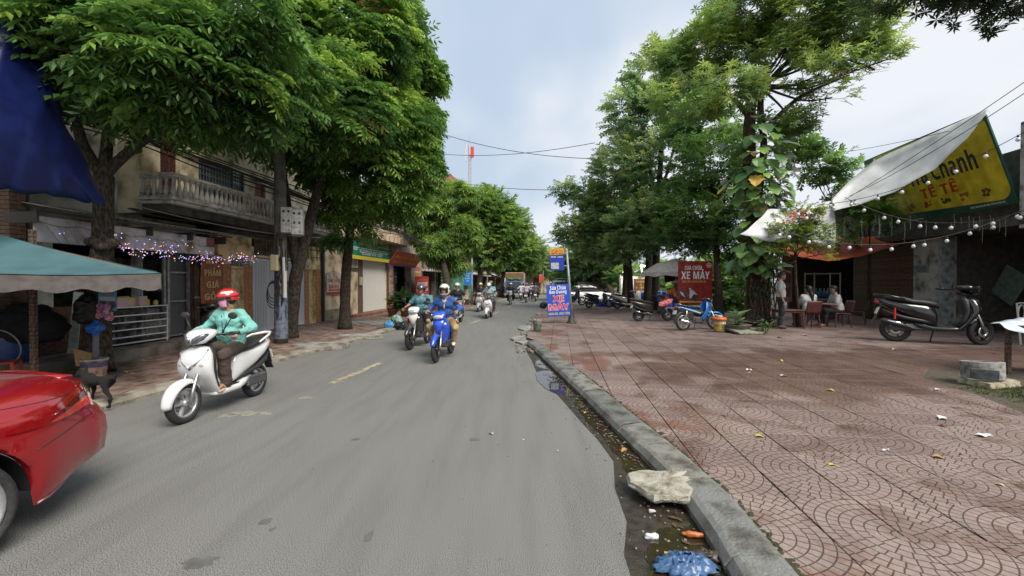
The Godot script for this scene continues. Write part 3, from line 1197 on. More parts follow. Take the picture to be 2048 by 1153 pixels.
	obj("balcony_slab", b, weathered, h)
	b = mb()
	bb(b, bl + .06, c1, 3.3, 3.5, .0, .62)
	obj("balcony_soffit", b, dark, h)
	b = mb()
	bb(b, bl - .03, c1, 4.11, 4.2, .72, .86, .02)
	bb(b, bl - .03, bl + .11, 4.11, 4.2, .0, .72, .02)
	obj("balustrade_rail", b, weathered, h)
	var bm := baluster_mesh(.46, .062)
	var s := bl + .05
	while s < c1 - .05:
		inst("baluster", bm, weathered, h, v3(s, 3.65, .79) - org3)
		s += .163
	for k in 5:
		inst("baluster", bm, weathered, h, v3(bl + .04, 3.65, .63 - k * .145) - org3)
	# tin awning below the balcony
	b = mb()
	var pa := v3(10.02, 3.29, .1) - org3
	var pb := v3(13.3, 3.82, .6) - org3
	b.sheet(func(u, v): return pa.lerp(pb, u) + v3(0, .1 * v, -.3 * v), 6, 1, .02)
	obj("green_awning", b, mat(.045, .075, .065, .7, "grime", .8), h)
	# ground floor
	b = mb()
	wall_with_hole(b, 12.46, 13.85, .085, 3.1, -.25, .0, [[12.95, 13.49, .1, 2.12]])
	bb(b, 13.85, 16.76, 2.5, 2.56, -.2, .0)
	wall_with_hole(b, 16.76, 17.9, .085, 3.1, -.25, .0, [[17.06, 17.56, .12, 2.2]])
	obj("gate_pillar", b, mat(.8, .65, .37, .8, "grime", .6, {"bump": .3}), h)
	for q in [[12.56, 12.95], [13.49, 13.85], [16.76, 17.06], [17.56, 17.9]]:
		for j in 14:
			for i in 2:
				b = mb()
				var ww: float = (q[1] - q[0]) / 2
				bb(b, q[0] + i * ww + .004, q[0] + (i + 1) * ww - .004, .1 + j * .152, .1 + j * .152 + .146, .0, .022, .003)
				obj("wall_tile", b, orange, h)
	b = mb()
	bb(b, 12.95, 13.49, .1, 2.12, -.16, -.12)
	for k in 2:
		bb(b, 12.99, 13.45, .25 + k * .95, 1.05 + k * .95, -.12, -.1, .008)
	obj("cream_door", b, mat(.8, .64, .36, .6, "mottle", 1.0), h)
	b = mb()
	bb(b, 17.06, 17.56, .12, 2.2, -.16, -.12)
	obj("narrow_door", b, mat(.76, .6, .33, .6, "mottle", 1.0), h)
	b = mb()
	bb(b, 12.91, 13.27, 2.18, 2.42, .0, .02, .005)
	obj("grey_plaque", b, mat(.16, .16, .15, .5, "mottle", 2.0), h)
	b = mb()
	bb(b, 13.32, 13.73, 2.18, 2.42, .0, .02, .005)
	var plq := obj("blue_plaque", b, mat(.03, .05, .13, .5), h)
	b = mb()
	for k in 4:
		bb(b, 13.36, 13.69, 2.22 + k * .048, 2.238 + k * .048, .02, .023)
	stuff(obj("plaque_print", b, mat(.5, .5, .5, .5), plq))
	b = mb()
	bb(b, 16.77, 17.06, 2.26, 2.37, .0, .015)
	var num := obj("house_number", b, mat(.02, .05, .18, .4), h)
	lettering("337", .2, .07, mat(.7, .7, .7, .5), num, v3((16.77 + 17.06) / 2, 2.315, .018) - org3)
	# slatted gate leaves
	var gm := mat(.6, .62, .66, .5)
	var e0 := 13.87
	var e1 := 16.72
	for leaf in 4:
		var l0: float = lerp(e0, e1, leaf / 4.0) + .006
		var l1: float = lerp(e0, e1, (leaf + 1) / 4.0) - .006
		b = mb()
		bb(b, l0, l0 + .04, .12, 2.45, -.03, .02)
		bb(b, l1 - .04, l1, .12, 2.45, -.03, .02)
		bb(b, l0 + .04, l1 - .04, .12, .2, -.03, .018)
		bb(b, l0 + .04, l1 - .04, 2.39, 2.45, -.03, .018)
		bb(b, l0 + .04, l1 - .04, 1.22, 1.26, -.03, -.01)
		var lf := obj("gate_leaf", b, gm, h)
		for k in 8:
			b = mb()
			var sx: float = lerp(l0 + .04, l1 - .04, (k + .5) / 8.0)
			bb(b, sx - .024, sx + .024, .2, 2.39, -.012, .014, .004)
			obj("slat", b, gm, lf)
	b = mb()
	bb(b, e0 + 1.32, e0 + 1.52, 1.25, 1.62, .018, .05, .01)
	obj("lock_box", b, mat(.5, .51, .5, .5), h)
	b = mb()
	bb(b, e0, e1, .3, 3.0, -2.4, -2.3)
	bb(b, 12.46, c1 - .26, 3.1, 3.26, -2.3, .0)
	obj("yard_wall", b, dark, h)
	b = mb()
	for k in 46:
		var sx: float = lerp(14.05, 17.9, k / 45.0)
		bb(b, sx - .02, sx + .02, 2.58 + rng.randf_range(-.02, .02), 3.12, -.05, .0 + rng.randf_range(-.01, .01))
	for y in [2.66, 2.95]:
		bb(b, 14.01, 17.9, y, y + .03, .012, .03)
	stuff(obj("bamboo_screen", b, mat(.22, .19, .13, .85, "wood", 1.0, {"sy": .2}), h))
	# --- D: tan house with roller shutter
	var d0 := 17.98
	var d1 := 25.24
	h = left_thing("tan_house", "tan house with grey roller shutter beneath a green shop sign", "house", d0, .085)
	b = mb()
	wall_with_hole(b, d0, 21.38, .085, 4.0, -.3, .0, [[20.34, 21.27, .2, 2.2], [20.39, 21.27, 2.42, 2.85]])
	wall_with_hole(b, 21.38, d1, .085, 4.0, -.3, .0, [[21.88, 24.94, .2, 3.0]])
	bb(b, d0, d1, 4.0, 7.5, -3.0, -2.6)
	obj("wall", b, tan_, h)
	b = mb()
	for q in [[21.32, 21.85], [24.97, 25.24]]:
		bb(b, q[0], q[1], .2, 2.9, .0, .025)
	bb(b, 20.29, 21.82, 2.21, 2.4, .0, .02)
	obj("brown_tiling", b, mat(.165, .1, .075, .4, "mottle", 1.6), h)
	b = mb()
	bb(b, d0 - .02, d0 + .08, .085, 3.9, .02, .12)
	obj("drain_pipe", b, mat(.05, .05, .055, .5), h)
	b = mb()
	bb(b, 17.98, 20.05, .09, .55, .0, .03)
	obj("plinth", b, mat(.28, .24, .19, .9, "stain", .8), h)
	b = mb()
	bb(b, 20.39, 21.24, .2, 2.2, -.12, -.06)
	var dr := obj("cream_door", b, mat(.82, .75, .6, .5, "mottle", 1.0), h)
	for k in 2:
		b = mb()
		bb(b, 20.49, 21.11, [.35, 1.2][k], [1.05, 2.05][k], -.06, -.035, .01)
		obj("door_panel", b, mat(.78, .7, .55, .5, "mottle", 1.0), dr)
	b = mb()
	bb(b, 20.39, 21.27, 2.42, 2.85, -.14, -.12)
	obj("transom_window", b, mat(.04, .04, .045, .2), h)
	b = mb()
	bb(b, 20.36, 21.3, 2.4, 2.44, -.1, .03)
	bb(b, 21.25, 21.3, 2.44, 2.85, -.1, .03)
	obj("transom_frame", b, mat(.62, .61, .56, .5), h)
	var rs := mat(.66, .66, .62, .55)
	for k in 28:
		b = mb()
		bb(b, 21.88, 24.94, .21 + k * .0995, .21 + k * .0995 + .097, -.1, -.055, .004)
		obj("shutter_slat", b, rs, h)
	b = mb()
	bb(b, 21.4, 21.63, 1.55, 1.95, .025, .14, .02)
	obj("letter_box", b, mat(.35, .33, .22, .5), h)
	b = mb()
	bb(b, 20.05, 25.4, .09, .2, -.1, .55)
	obj("door_step", b, mat(.26, .115, .075, .7, "grime", .8), h)
	# ledge and balcony with pierced balustrade
	b = mb()
	b.smooth()
	var led := []
	for k in 21:
		var t := k / 20.0
		led.append(v2(lerp(20.05, d1 + 1.5, t) - org3.x, .35 + .65 * sqrt(max(.0, 1.0 - pow(2 * t - 1.0, 4)))))
	led.append(v2(d1 + 1.5 - org3.x, -.3))
	led.append(v2(20.05 - org3.x, -.3))
	b.flat()
	b.prism(led.map(func(q): return v2(q.x, -q.y)), .34, Transform3D(Basis(Vector3.RIGHT, v3(0, 0, -1), v3(0, 1, 0)), v3(0, 4.15 - org3.y, 0)))
	obj("ledge", b, mat(.58, .45, .34, .85, "grime", .6), h)
	b = mb()
	bb(b, 20.54, d1 + 1.4, 5.0, 5.1, .55, .72, .02)
	for k in 8:
		var sx: float = lerp(20.64, d1 + 1.3, k / 7.0)
		bb(b, sx - .11, sx + .11, 4.15, 5.0, .52, .74, .015)
	for k in 42:
		var sx: float = lerp(20.64, d1 + 1.3, (k + .5) / 42.0)
		bb(b, sx - .04, sx + .04, 4.15, 5.0, .58, .68)
	obj("pierced_balustrade", b, mat(.46, .37, .27, .85, "stain", .9), h)
	# massage sign on the tan wall
	var sg := left_thing("massage_sign", "small worn white sign with red letters hung on the tan wall", "sign", 18.32, 1.15, .03)
	w0 = 19.56 - org3.x
	b = mb()
	bb(b, org3.x, org3.x + w0, 1.15, 2.08, .03, .05, .004)
	obj("board", b, mat(.5, .47, .42, .6, "grime", .9), sg)
	var red := mat(.3, .035, .03, .6)
	lettering("TẨM QUẤT", w0 * .86, .21, red, sg, v3(w0 / 2, .62, .024))
	lettering("GIÁC HƠI", w0 * .7, .19, red, sg, v3(w0 / 2, .38, .024))
	b = mb()
	bb(b, org3.x + .15, org3.x + w0 - .1, 1.335, 1.4, .05, .053)
	bb(b, org3.x + .01, org3.x + w0 - .01, 1.17, 1.29, .05, .053)
	obj("red_band", b, red, sg)
	b = mb()
	b.tube([v3(.1, .93, .01), v3(w0 / 2, 1.02, .0), v3(w0 - .1, .93, .01)], .006, 5)
	obj("cord", b, mat(.05, .05, .05), sg)
	# green sign
	sg = left_thing("green_sign", "long green sign board with white lines and yellow stripe above the shutter", "sign", 19.63, 2.78, .35)
	w0 = 24.84 - org3.x
	b = mb()
	bb(b, org3.x, org3.x + w0, 2.95, 3.62, .3, .36)
	obj("board", b, mat(.015, .22, .14, .5, "mottle", .6), sg)
	b = mb()
	bb(b, org3.x, org3.x + w0, 2.78, 2.95, .3, .362)
	obj("yellow_stripe", b, mat(.62, .5, .05, .5), sg)
	var wt := mat(.62, .66, .62, .6)
	var yl := mat(.42, .42, .07, .6)
	for q in [[.19, .93, 3.52, .075, 1], [.36, .64, 3.41, .06, 1], [.04, .95, 3.315, .055, 0], [.04, .9, 3.225, .055, 0], [.22, .74, 3.135, .055, 0], [.27, .72, 3.05, .055, 0]]:
		b = mb()
		var x: float = q[0] * w0
		while x < q[1] * w0:
			var ww := rng.randf_range(.05, .09)
			if rng.randf() < .82:
				bb(b, org3.x + x, org3.x + x + ww - .018, q[2] - q[3] / 2, q[2] + q[3] / 2 * rng.randf_range(.7, 1.0), .36, .364)
			x += ww
		stuff(obj("lettering_line", b, yl if q[4] else wt, sg))
	# --- E: photo shop
	var p0 := 25.28
	var p1 := 31.52
	h = left_thing("photo_shop", "narrow photo shop with dark doorway under a tilted red sign", "shop", p0, .085)
	b = mb()
	wall_with_hole(b, p0, p1, .085, 4.4, -.3, .0, [[26.11, 28.91, .2, 2.75]])
	bb(b, p0, p1, 4.4, 6.5, -2.4, -2.1)
	obj("wall", b, mat(.42, .37, .32, .8, "grime", .6), h)
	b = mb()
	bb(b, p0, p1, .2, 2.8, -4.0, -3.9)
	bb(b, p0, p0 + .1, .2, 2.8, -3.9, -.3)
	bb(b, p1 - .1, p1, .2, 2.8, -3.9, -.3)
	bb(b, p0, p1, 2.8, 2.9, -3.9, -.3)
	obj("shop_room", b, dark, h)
	b = mb()
	bb(b, 28.91, 29.73, .2, 2.75, .0, .12)
	bb(b, 26.11, 29.73, 2.75, 2.92, .0, .14)
	obj("door_surround", b, mat(.4, .34, .32, .6, "mottle", 1.0), h)
	b = mb()
	bb(b, 27.21, 28.61, .3, 2.6, -.7, -.66)
	var pd := obj("photo_panel", b, mat(.04, .04, .04, .4), h)
	for k in 26:
		b = mb()
		var sx := rng.randf_range(27.3, 28.42)
		var yy := .6 + (k / 3) * .2 + rng.randf_range(-.03, .03)
		bb(b, sx, sx + rng.randf_range(.18, .3), yy, yy + rng.randf_range(.1, .17), -.66, -.652)
		obj("photo_print", b, mat(rng.randf_range(.3, .6), rng.randf_range(.33, .55), rng.randf_range(.35, .55), .4), pd)
	for q in [[25.32, 25.87, .3, 2.7, 0], [29.89, 31.28, .9, 2.75, 1]]:
		b = mb()
		bb(b, q[0], q[1], q[2], q[3], .02, .04)
		var bn := obj("side_banner", b, mat(.6, .5, .45, .6, "mottle", 1.0), h)
		var y: float = q[2] + .08
		var i := 0
		while y < q[3] - .15:
			b = mb()
			var hh := rng.randf_range(.1, .28)
			bb(b, q[0] + .03, q[1] - .03, y, y + hh, .04, .045)
			var cc: Array = [[.55, .2, .05], [.5, .12, .07], [.62, .42, .3], [.55, .35, .05]][i % 4]
			obj("print_block", b, mat(cc[0], cc[1], cc[2], .6), bn)
			y += hh + rng.randf_range(.04, .2)
			i += 1
	b = mb()
	bb(b, p0, p1, .09, .2, -.2, .5)
	obj("door_step", b, mat(.22, .12, .09, .7, "grime", .8), h)
	# tilted red sign
	sg = left_thing("red_shop_sign", "tilted dark red shop sign with curly gold lettering", "sign", 24.44, 2.72, .3)
	w0 = 29.63 - org3.x - .3
	var tilt := Basis(Vector3.RIGHT, .62)
	b = mb()
	b.rbox(v3(w0 / 2, 0, 0) + tilt * v3(0, .45, 0), v3(w0, .9, .05), .01, tilt)
	obj("board", b, mat(.42, .06, .022, .5, "mottle", .7), sg)
	b = mb()
	b.box(v3(w0 / 2, -.04, -.02), v3(w0, .07, .06))
	obj("blue_edge", b, mat(.06, .06, .2, .5), sg)
	var org_ := mat(.55, .24, .03, .6)
	lettering("Chụp ảnh Kts - Quay phim", w0 * .86, .25, org_, sg, v3(w0 / 2, 0, 0) + tilt * v3(0, .53, .03), {"font": "Droid Serif", "basis": tilt})
	lettering("Sao lưu phục hồi ảnh", w0 * .8, .22, org_, sg, v3(w0 / 2, 0, 0) + tilt * v3(0, .2, .03), {"font": "Droid Serif", "basis": tilt})
	# standing red board
	sg = left_thing("photo_board", "upright red board reading ẢNH THẺ LẤY NGAY beside the photo shop", "sign", 28.67, .6, .5)
	w0 = 31.64 - org3.x
	b = mb()
	b.rbox(v3(w0 / 2, .75, 0), v3(w0, 1.5, .04), .008)
	obj("board", b, mat(.42, .03, .02, .5), sg)
	var wh := mat(.75, .72, .68, .5)
	lettering("ẢNH THẺ", w0 * .8, .26, wh, sg, v3(w0 / 2, .98, .024))
	lettering("LẤY NGAY", w0 * .84, .24, wh, sg, v3(w0 / 2, .62, .024))
	b = mb()
	for k in 4:
		b.box(v3(w0 * (.25 + k * .17), 1.26, .021), v3(w0 * .09, .08, .003))
	for k in 3:
		b.box(v3(w0 * (.6 + .0 * k), .36 - k * .13, .021), v3(w0 * .5, .05, .003))
	stuff(obj("small_print", b, mat(.6, .2, .12, .5), sg))
	b = mb()
	for k in 2:
		b.box(v3(.1 + k * (w0 - .2), -.24, -.02), v3(.04, .5, .04))
	obj("leg", b, mat(.1, .1, .1), sg)
	# --- further shops down the street
	var defs := [
		["grey shop with pink sign slats and a white beam", 31.64, 35.53, 5.2, [.2, .2, .19], [.34, .18, .18], 0],
		["shop with tall green price banner and dim opening", 35.68, 39.75, 5.0, [.13, .14, .11], [.03, .11, .06], 1],
		["yellowish shop front with a red flag hanging out", 39.94, 43.69, 5.4, [.36, .3, .2], [.36, .27, .14], 2],
		["white shop front behind the blue street banner", 43.92, 48.78, 5.0, [.48, .46, .42], [.42, .4, .38], 3],
		["clothes shop with red goods and white awning", 49.07, 55.22, 4.8, [.38, .33, .28], [.45, .43, .4], 4],
		["dark timber shop front with hung goods", 55.59, 62.66, 4.6, [.17, .12, .09], [.3, .28, .25], 5],
		["pale shop front beside the parked truck", 63.13, 71.18, 4.8, [.45, .41, .36], [.3, .3, .32], 6],
		["last cream shop front far down the street", 71.79, 80.03, 5.4, [.42, .36, .26], [.28, .1, .08], 7]]
	for q in defs:
		var a0: float = q[1]
		var a1: float = q[2] - .08
		h = left_thing("shop_house", q[0], "shop", a0, .085)
		b = mb()
		wall_with_hole(b, a0, a1, .085, q[3], -.3, .0, [[a0 + .35, a1 - .35, .2, 2.6]])
		bb(b, a0, a1, q[3], q[3] + .15, -5.0, .1)
		bb(b, a0, a0 + .2, .085, q[3], -5.0, -.3)
		bb(b, a1 - .2, a1, .085, q[3], -5.0, -.3)
		obj("wall", b, mat(q[4][0], q[4][1], q[4][2], .85, "grime", .5), h)
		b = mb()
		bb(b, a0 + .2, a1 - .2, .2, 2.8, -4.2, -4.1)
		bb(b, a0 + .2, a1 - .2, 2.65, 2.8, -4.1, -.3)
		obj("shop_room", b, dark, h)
		b = mb()
		bb(b, a0 + .1, a1 - .1, 2.72, 3.55, .1, .22, .01)
		var sb := obj("sign_board", b, mat(q[5][0], q[5][1], q[5][2], .6, "mottle", .6), h)
		b = mb()
		for r in 2:
			var x: float = a0 + .5
			while x < a1 - .6:
				var ww := rng.randf_range(.12, .3)
				bb(b, x, x + ww - .05, 3.2 - r * .32, 3.38 - r * .32, .22, .228)
				x += ww
		stuff(obj("sign_print", b, mat(.06, .05, .05, .6) if q[6] % 2 == 0 else mat(.45, .4, .2, .6), sb))
		b = mb()
		bb(b, a0 + .05, a1 - .05, 2.5, 2.68, .0, .5, .01)
		obj("beam", b, mat(.55, .54, .5, .6, "grime", .7), h)
		goods("shop_goods", h, [[.35, .08, .06], [.45, .42, .38], [.1, .12, .2], [.3, .25, .1]], a0 + .4, a1 - .4, .2, -1.6, .3, 26, .55)
		if q[6] == 1:
			var g := mb()
			bb(g, a0 + .3, a0 + 1.15, .8, 2.9, .24, .27)
			var gb := obj("price_banner", g, mat(.02, .1, .05, .6), h)
			g = mb()
			for k in 7:
				bb(g, a0 + .42, a0 + 1.02, 1.0 + k * .26, 1.13 + k * .26, .27, .275)
			stuff(obj("print_block", g, mat(.5, .55, .1, .6), gb))
		if q[6] in [3, 4, 6]:
			var g := mb()
			g.sheet(func(u, v): return v3(lerp(a0, a1, u), 3.0 - .5 * v, .2 + 1.3 * v) - org3, 8, 3, .02)
			obj("awning", g, mat(.42, .41, .39, .8, "grime", .5), h)
	# red flag
	var fg := left_thing("red_flag", "red flag with a yellow star hanging from a shop front", "flag", 36.67, 2.3, .9)
	b = mb(1)
	b.sheet(func(u, v): return v3(u * 1.1, .75 - v * .75 - u * .3, .1 * sin(u * 6.0 + v * 2.0)), 12, 6, .004)
	obj("cloth", b, mat(.5, .035, .02, .7), fg)
	b = mb()
	var star := []
	for k in 10:
		star.append(v2(sin(TAU * k / 10), cos(TAU * k / 10)) * (.17 if k % 2 == 0 else .07))
	b.prism(star, .004, Transform3D(Basis.IDENTITY, v3(.5, .22, .13)))
	obj("star", b, mat(.75, .55, .05, .6), fg)
	b = mb()
	b.tube([v3(0, .8, 0), v3(-.05, -.3, -.8)], .015, 6)
	obj("flag_pole", b, mat(.3, .3, .3), fg)

# ---------------------------------------------------------------- the tea shop on the right
const RIGHT_TURN := -1.7197
const RIGHT_O := Vector3(12.8, 0, 0)

func right_thing(called: String, label: String, category: String, s: float, y := .0, out := .0, group := "") -> Node3D:
	org3 = v3(-s, y, out)
	return thing(called, label, category, RIGHT_O + Basis(Vector3.UP, RIGHT_TURN) * org3, RIGHT_TURN, group)

func rb(b: MB, s0: float, s1: float, y0: float, y1: float, o0: float, o1: float, bev := .0) -> MB:
	return bb(b, -max(s0, s1), -min(s0, s1), y0, y1, o0, o1, bev)

# a sheet of cloth between two rows of points
func cloth_between(b: MB, e0: Array, e1: Array, nv: int, belly: Vector3, ripple: float) -> void:
	b.smooth()
	var c0 := Curve3D.new()
	var c1 := Curve3D.new()
	for q in e0:
		c0.add_point(q)
	for q in e1:
		c1.add_point(q)
	var l0 := c0.get_baked_length()
	var l1 := c1.get_baked_length()
	var f := func(u: float, v: float) -> Vector3:
		var p := c0.sample_baked(u * l0, true).lerp(c1.sample_baked(u * l1, true), v)
		var k := 4 * v * (1 - v)
		return p + belly * k + v3(0, ripple * (sin(u * 31 + v * 4) + .7 * sin(u * 17 - v * 9)) * (.4 + k), ripple * sin(u * 23 + v * 5))
	b.sheet(f, 48, nv, .004)

func make_right_shop() -> void:
	var conc := mat(.46, .455, .44, .9, "stain", .4, {"bump": .4})
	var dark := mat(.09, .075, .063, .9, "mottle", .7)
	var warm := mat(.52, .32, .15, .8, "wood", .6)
	var h := right_thing("tea_shop", "single storey tea shop with open dark front and concrete pillar behind the yellow sign", "shop", 9.0, .12)
	var sA := 7.5
	var sP0 := 15.69
	var sP1 := 16.95
	var sS1 := 20.86
	var sE := 27.0
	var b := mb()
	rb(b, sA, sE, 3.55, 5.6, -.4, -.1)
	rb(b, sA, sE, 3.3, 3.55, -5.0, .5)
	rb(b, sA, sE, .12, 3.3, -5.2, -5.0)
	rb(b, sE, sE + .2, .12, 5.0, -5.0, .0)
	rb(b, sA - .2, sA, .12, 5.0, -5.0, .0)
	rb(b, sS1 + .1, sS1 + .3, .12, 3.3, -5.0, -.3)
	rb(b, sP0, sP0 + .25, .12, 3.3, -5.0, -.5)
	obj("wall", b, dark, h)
	b = mb()
	rb(b, sP0, sP1, .12, 3.55, -.5, .02, .01)
	obj("pillar", b, conc, h)
	b = mb()
	rb(b, sP0 - .16, sP0 - .02, .12, 3.55, -.3, .1, .008)
	obj("steel_post", b, mat(.3, .33, .34, .5, "grime", 1.0), h)
	b = mb()
	rb(b, sP1 - .15, sP1 - .75, 2.05, 2.35, .02, .03)
	obj("small_notice", b, mat(.2, .26, .3, .5, "mottle", 3.0), h)
	b = mb()
	for k in 3:
		rb(b, sP1 - .2, sP1 - .62, 2.1 + k * .07, 2.13 + k * .07, .03, .034)
	stuff(obj("notice_print", b, mat(.06, .07, .09, .5), h))
	# bamboo blind, slat by slat
	var bam := [mat(.16, .1, .065, .8, "wood", 1.0), mat(.14, .09, .056, .8, "wood", 1.0), mat(.18, .12, .075, .8, "wood", 1.0)]
	for k in 60:
		b = mb()
		var y := .42 + k * .052
		rb(b, sP1 + .02, sS1, y, y + .04, -.12 + rng.randf_range(-.006, .006), -.1, .004)
		obj("blind_slat", b, bam[rng.randi() % 3], h)
	# furnishings of the dim room at the right
	b = mb()
	rb(b, sA + .2, sP0 - .2, .14, 3.2, -4.9, -4.8)
	obj("timber_lining", b, warm, h)
	var arch := mat(.75, .48, .1, .7, "mottle", 1.0)
	var ac := 18.59
	b = mb()
	rb(b, ac - 1.15, ac - .62, 1.7, 4.0, -4.75, -4.35, .03)
	rb(b, ac + .62, ac + 1.15, 1.7, 4.0, -4.75, -4.35, .03)
	var ap := []
	for k in 13:
		var an := PI * k / 12.0
		ap.append(v2(cos(an) * .62, sin(an) * .62))
	ap.append_array([v2(-1.15, 0), v2(-1.15, .95), v2(1.15, .95), v2(1.15, 0)])
	b.prism(ap, .4, Transform3D(Basis.IDENTITY, v3(-ac, 2.35, -4.35) - org3))
	obj("yellow_arch", b, arch, h)
	b = mb()
	for k in 16:
		var y := .5 + k * .095
		rb(b, sP0 - .25, sA + 1.0, y, y + .03, -2.6 - .02 * (k % 3), -2.55, .0)
	obj("bamboo_counter", b, mat(.62, .4, .14, .6, "wood", 1.2), h)
	b = mb()
	rb(b, ac - 1.2, ac + .9, 1.55, 1.75, -3.4, -2.9, .02)
	for k in 40:
		b.ball(v3(-(ac + rng.randf_range(-1.1, .9)), 1.8 + rng.randf() * .12, -3.1 + rng.randf_range(-.2, .2)) - org3, Vector3.ONE * rng.randf_range(.05, .1), 6, 4)
	obj("red_shelf", b, mat(.17, .025, .025, .6), h)
	goods("jars", h, [[.35, .3, .22], [.22, .1, .04], [.1, .12, .1], [.3, .22, .05]], -(sP0 - .4), -(sA + 1.0), 2.0, -2.9, -2.6, 30, .16)
	b = mb()
	b.rbox(v3(-15.09, 1.6, -1.6) - org3, v3(.9, 1.1, .03), .01, Basis(v3(0, 0, 1), -.55))
	obj("leaning_board", b, mat(.14, .21, .17, .7, "mottle", 1.0), h)
	b = mb()
	rb(b, 18.77, 19.42, 1.2, 2.6, -4.4, -3.6, .02)
	obj("tall_fridge", b, mat(.22, .22, .21, .4), h)
	# a small lit bulb hanging over the counter
	b = mb(1)
	var lp: Vector3 = v3(-17.14, 2.0, -2.3) - org3
	b.ball(lp, v3(.07, .05, .07), 10, 8)
	obj("pendant_bulb", b, mat(1.0, .85, .6, .4, "", 1.0, {"emit": 1.0}), h)
	b = mb()
	b.tube([lp + v3(0, .05, 0), lp + v3(0, 1.2, 0)], .006, 4)
	obj("pendant_cord", b, mat(.03, .03, .03), h)
	var li := OmniLight3D.new()
	li.name = "pendant_light"
	li.position = lp
	li.light_color = Color(1.0, .78, .5)
	li.light_energy = .45
	li.light_size = .06
	li.omni_range = 12.0
	li.omni_attenuation = 2.0
	li.shadow_enabled = true
	h.add_child(li)
	# concrete post and steel frame at the right of the sign
	b = mb()
	rb(b, 12.35, 12.05, 3.2, 6.15, .1, .5, .015)
	obj("sign_post", b, conc, h)
	for q in [[v3(-12.3, 6.1, .5), v3(-8.0, 6.2, .3)], [v3(-12.3, 5.6, .4), v3(-8.0, 6.4, .3)], [v3(-12.3, 6.1, .5), v3(-9.0, 5.2, .3)]]:
		b = mb()
		b.tube([q[0] - org3, q[1] - org3], .03, 6)
		obj("steel_bar", b, mat(.16, .1, .11, .6), h)
	# --- the yellow sign, leaning over the pavement
	var w := 5.36
	var sb := right_thing("tea_sign", "large yellow and green leaning sign board reading Trà Chanh TÊ TÊ", "sign", 17.95, 3.94, .3)
	var lean := Basis(Vector3.RIGHT, .33)
	var hh := 2.82
	b = mb()
	b.rbox(lean * v3(w / 2, hh / 2, -.03), v3(w, hh, .06), .01, lean)
	obj("green_board", b, mat(.012, .12, .075, .45, "mottle", .7), sb)
	var yel := []
	for c in [[.78, .72, PI, PI * 1.5], [w - .42, .55, PI * 1.5, TAU], [w - .42, hh - .4, .0, PI * .5], [.78, hh - .4, PI * .5, PI]]:
		for k in 7:
			var an: float = lerp(c[2], c[3], k / 6.0)
			yel.append(v2(c[0] + cos(an) * .36, c[1] + sin(an) * .36))
	b = mb()
	b.prism(yel, .004, Transform3D(lean, lean * v3(0, 0, .005)))
	obj("yellow_panel", b, mat(.82, .68, .035, .5, "mottle", .4), sb)
	var blue := []
	for q in yel:
		blue.append(v2((q.x - w / 2) * 1.012 + w / 2, (q.y - hh / 2) * 1.03 + hh / 2))
	b = mb()
	b.prism(blue, .003, Transform3D(lean, lean * v3(0, 0, .0015)))
	obj("blue_edge", b, mat(.01, .07, .11, .5), sb)
	var ink := mat(.022, .028, .022, .5)
	var red := mat(.42, .055, .015, .5)
	var face := func(x: float, y: float) -> Vector3: return lean * v3(x, y, .008)
	lettering("Trà Chanh", 2.75, .66, ink, sb, face.call(3.25, 1.6), {"basis": lean})
	lettering("TÊ TÊ", 1.5, .46, red, sb, face.call(2.95, .97), {"basis": lean})
	# row of small printed drinks
	var dc := [[.1, .22, .03], [.25, .09, .03], [.4, .04, .02], [.05, .09, .03], [.32, .16, .04], [.1, .07, .03]]
	for k in 6:
		b = mb()
		for n in 9:
			var pl := []
			var cx := .85 + k * .74 + rng.randf_range(-.16, .16)
			var cy := .5 + rng.randf_range(-.07, .12)
			var r := rng.randf_range(.03, .085)
			for m in 7:
				pl.append(v2(cx, cy) + v2(cos(TAU * m / 7), sin(TAU * m / 7)) * r * rng.randf_range(.6, 1.2))
			b.prism(pl, .002, Transform3D(lean, lean * v3(0, 0, .009 + n * .0008)))
		var dp := obj("drink_print", b, mat(dc[k][0], dc[k][1], dc[k][2], .5), sb)
		stuff(dp)
	b = mb()
	for q in [[.7, 1.9, .07], [3.9, 5.0, .12]]:
		var x: float = q[0]
		while x < q[1]:
			var ww := rng.randf_range(.05, .1)
			b.box(face.call(x, q[2]) + lean * v3(0, 0, -.005), v3(ww - .02, .06, .006), lean)
			x += ww
	stuff(obj("small_print", b, mat(.4, .42, .4, .5), sb))
	# --- tarps
	var whitecloth := mat(.74, .76, .78, .5, "cloth", .25, {"back": .7})
	var t := thing("white_tarp", "long white tarp stretched down from the top of the yellow sign", "tarp", v3(11.03, 4.39, -14.4))
	b = mb()
	cloth_between(b, [v3(13.33, 6.57, -12.35), v3(12.86, 6.24, -13.6), v3(12.3, 5.83, -15.0), v3(11.41, 5.13, -14.9), v3(10.59, 4.46, -14.6)], [v3(13.02, 6.39, -12.1), v3(12.68, 5.72, -12.3), v3(12.26, 4.99, -12.8), v3(11.63, 4.45, -13.4), v3(11.08, 4.19, -14.0), v3(10.51, 4.03, -14.4)], 8, v3(0, -.1, 0), .012)
	var q1 := obj("sheet", b, whitecloth, t)
	q1.position = -t.position
	b = mb()
	cloth_between(b, [v3(8.34, 4.07, -14.4), v3(9.53, 4.2, -14.6), v3(10.2, 4.3, -14.6), v3(10.66, 4.43, -14.6)], [v3(7.05, 3.2, -13.6), v3(8.08, 2.97, -13.8), v3(9.44, 2.91, -14.2), v3(10.71, 2.91, -14.6)], 8, v3(0, -.08, .05), .02)
	q1 = obj("hanging_flap", b, whitecloth, t)
	q1.position = -t.position
	t = thing("orange_tarp", "sagging orange tarp shading the entrance beside the vine tree", "tarp", v3(12.85, 2.95, -17.0))
	b = mb()
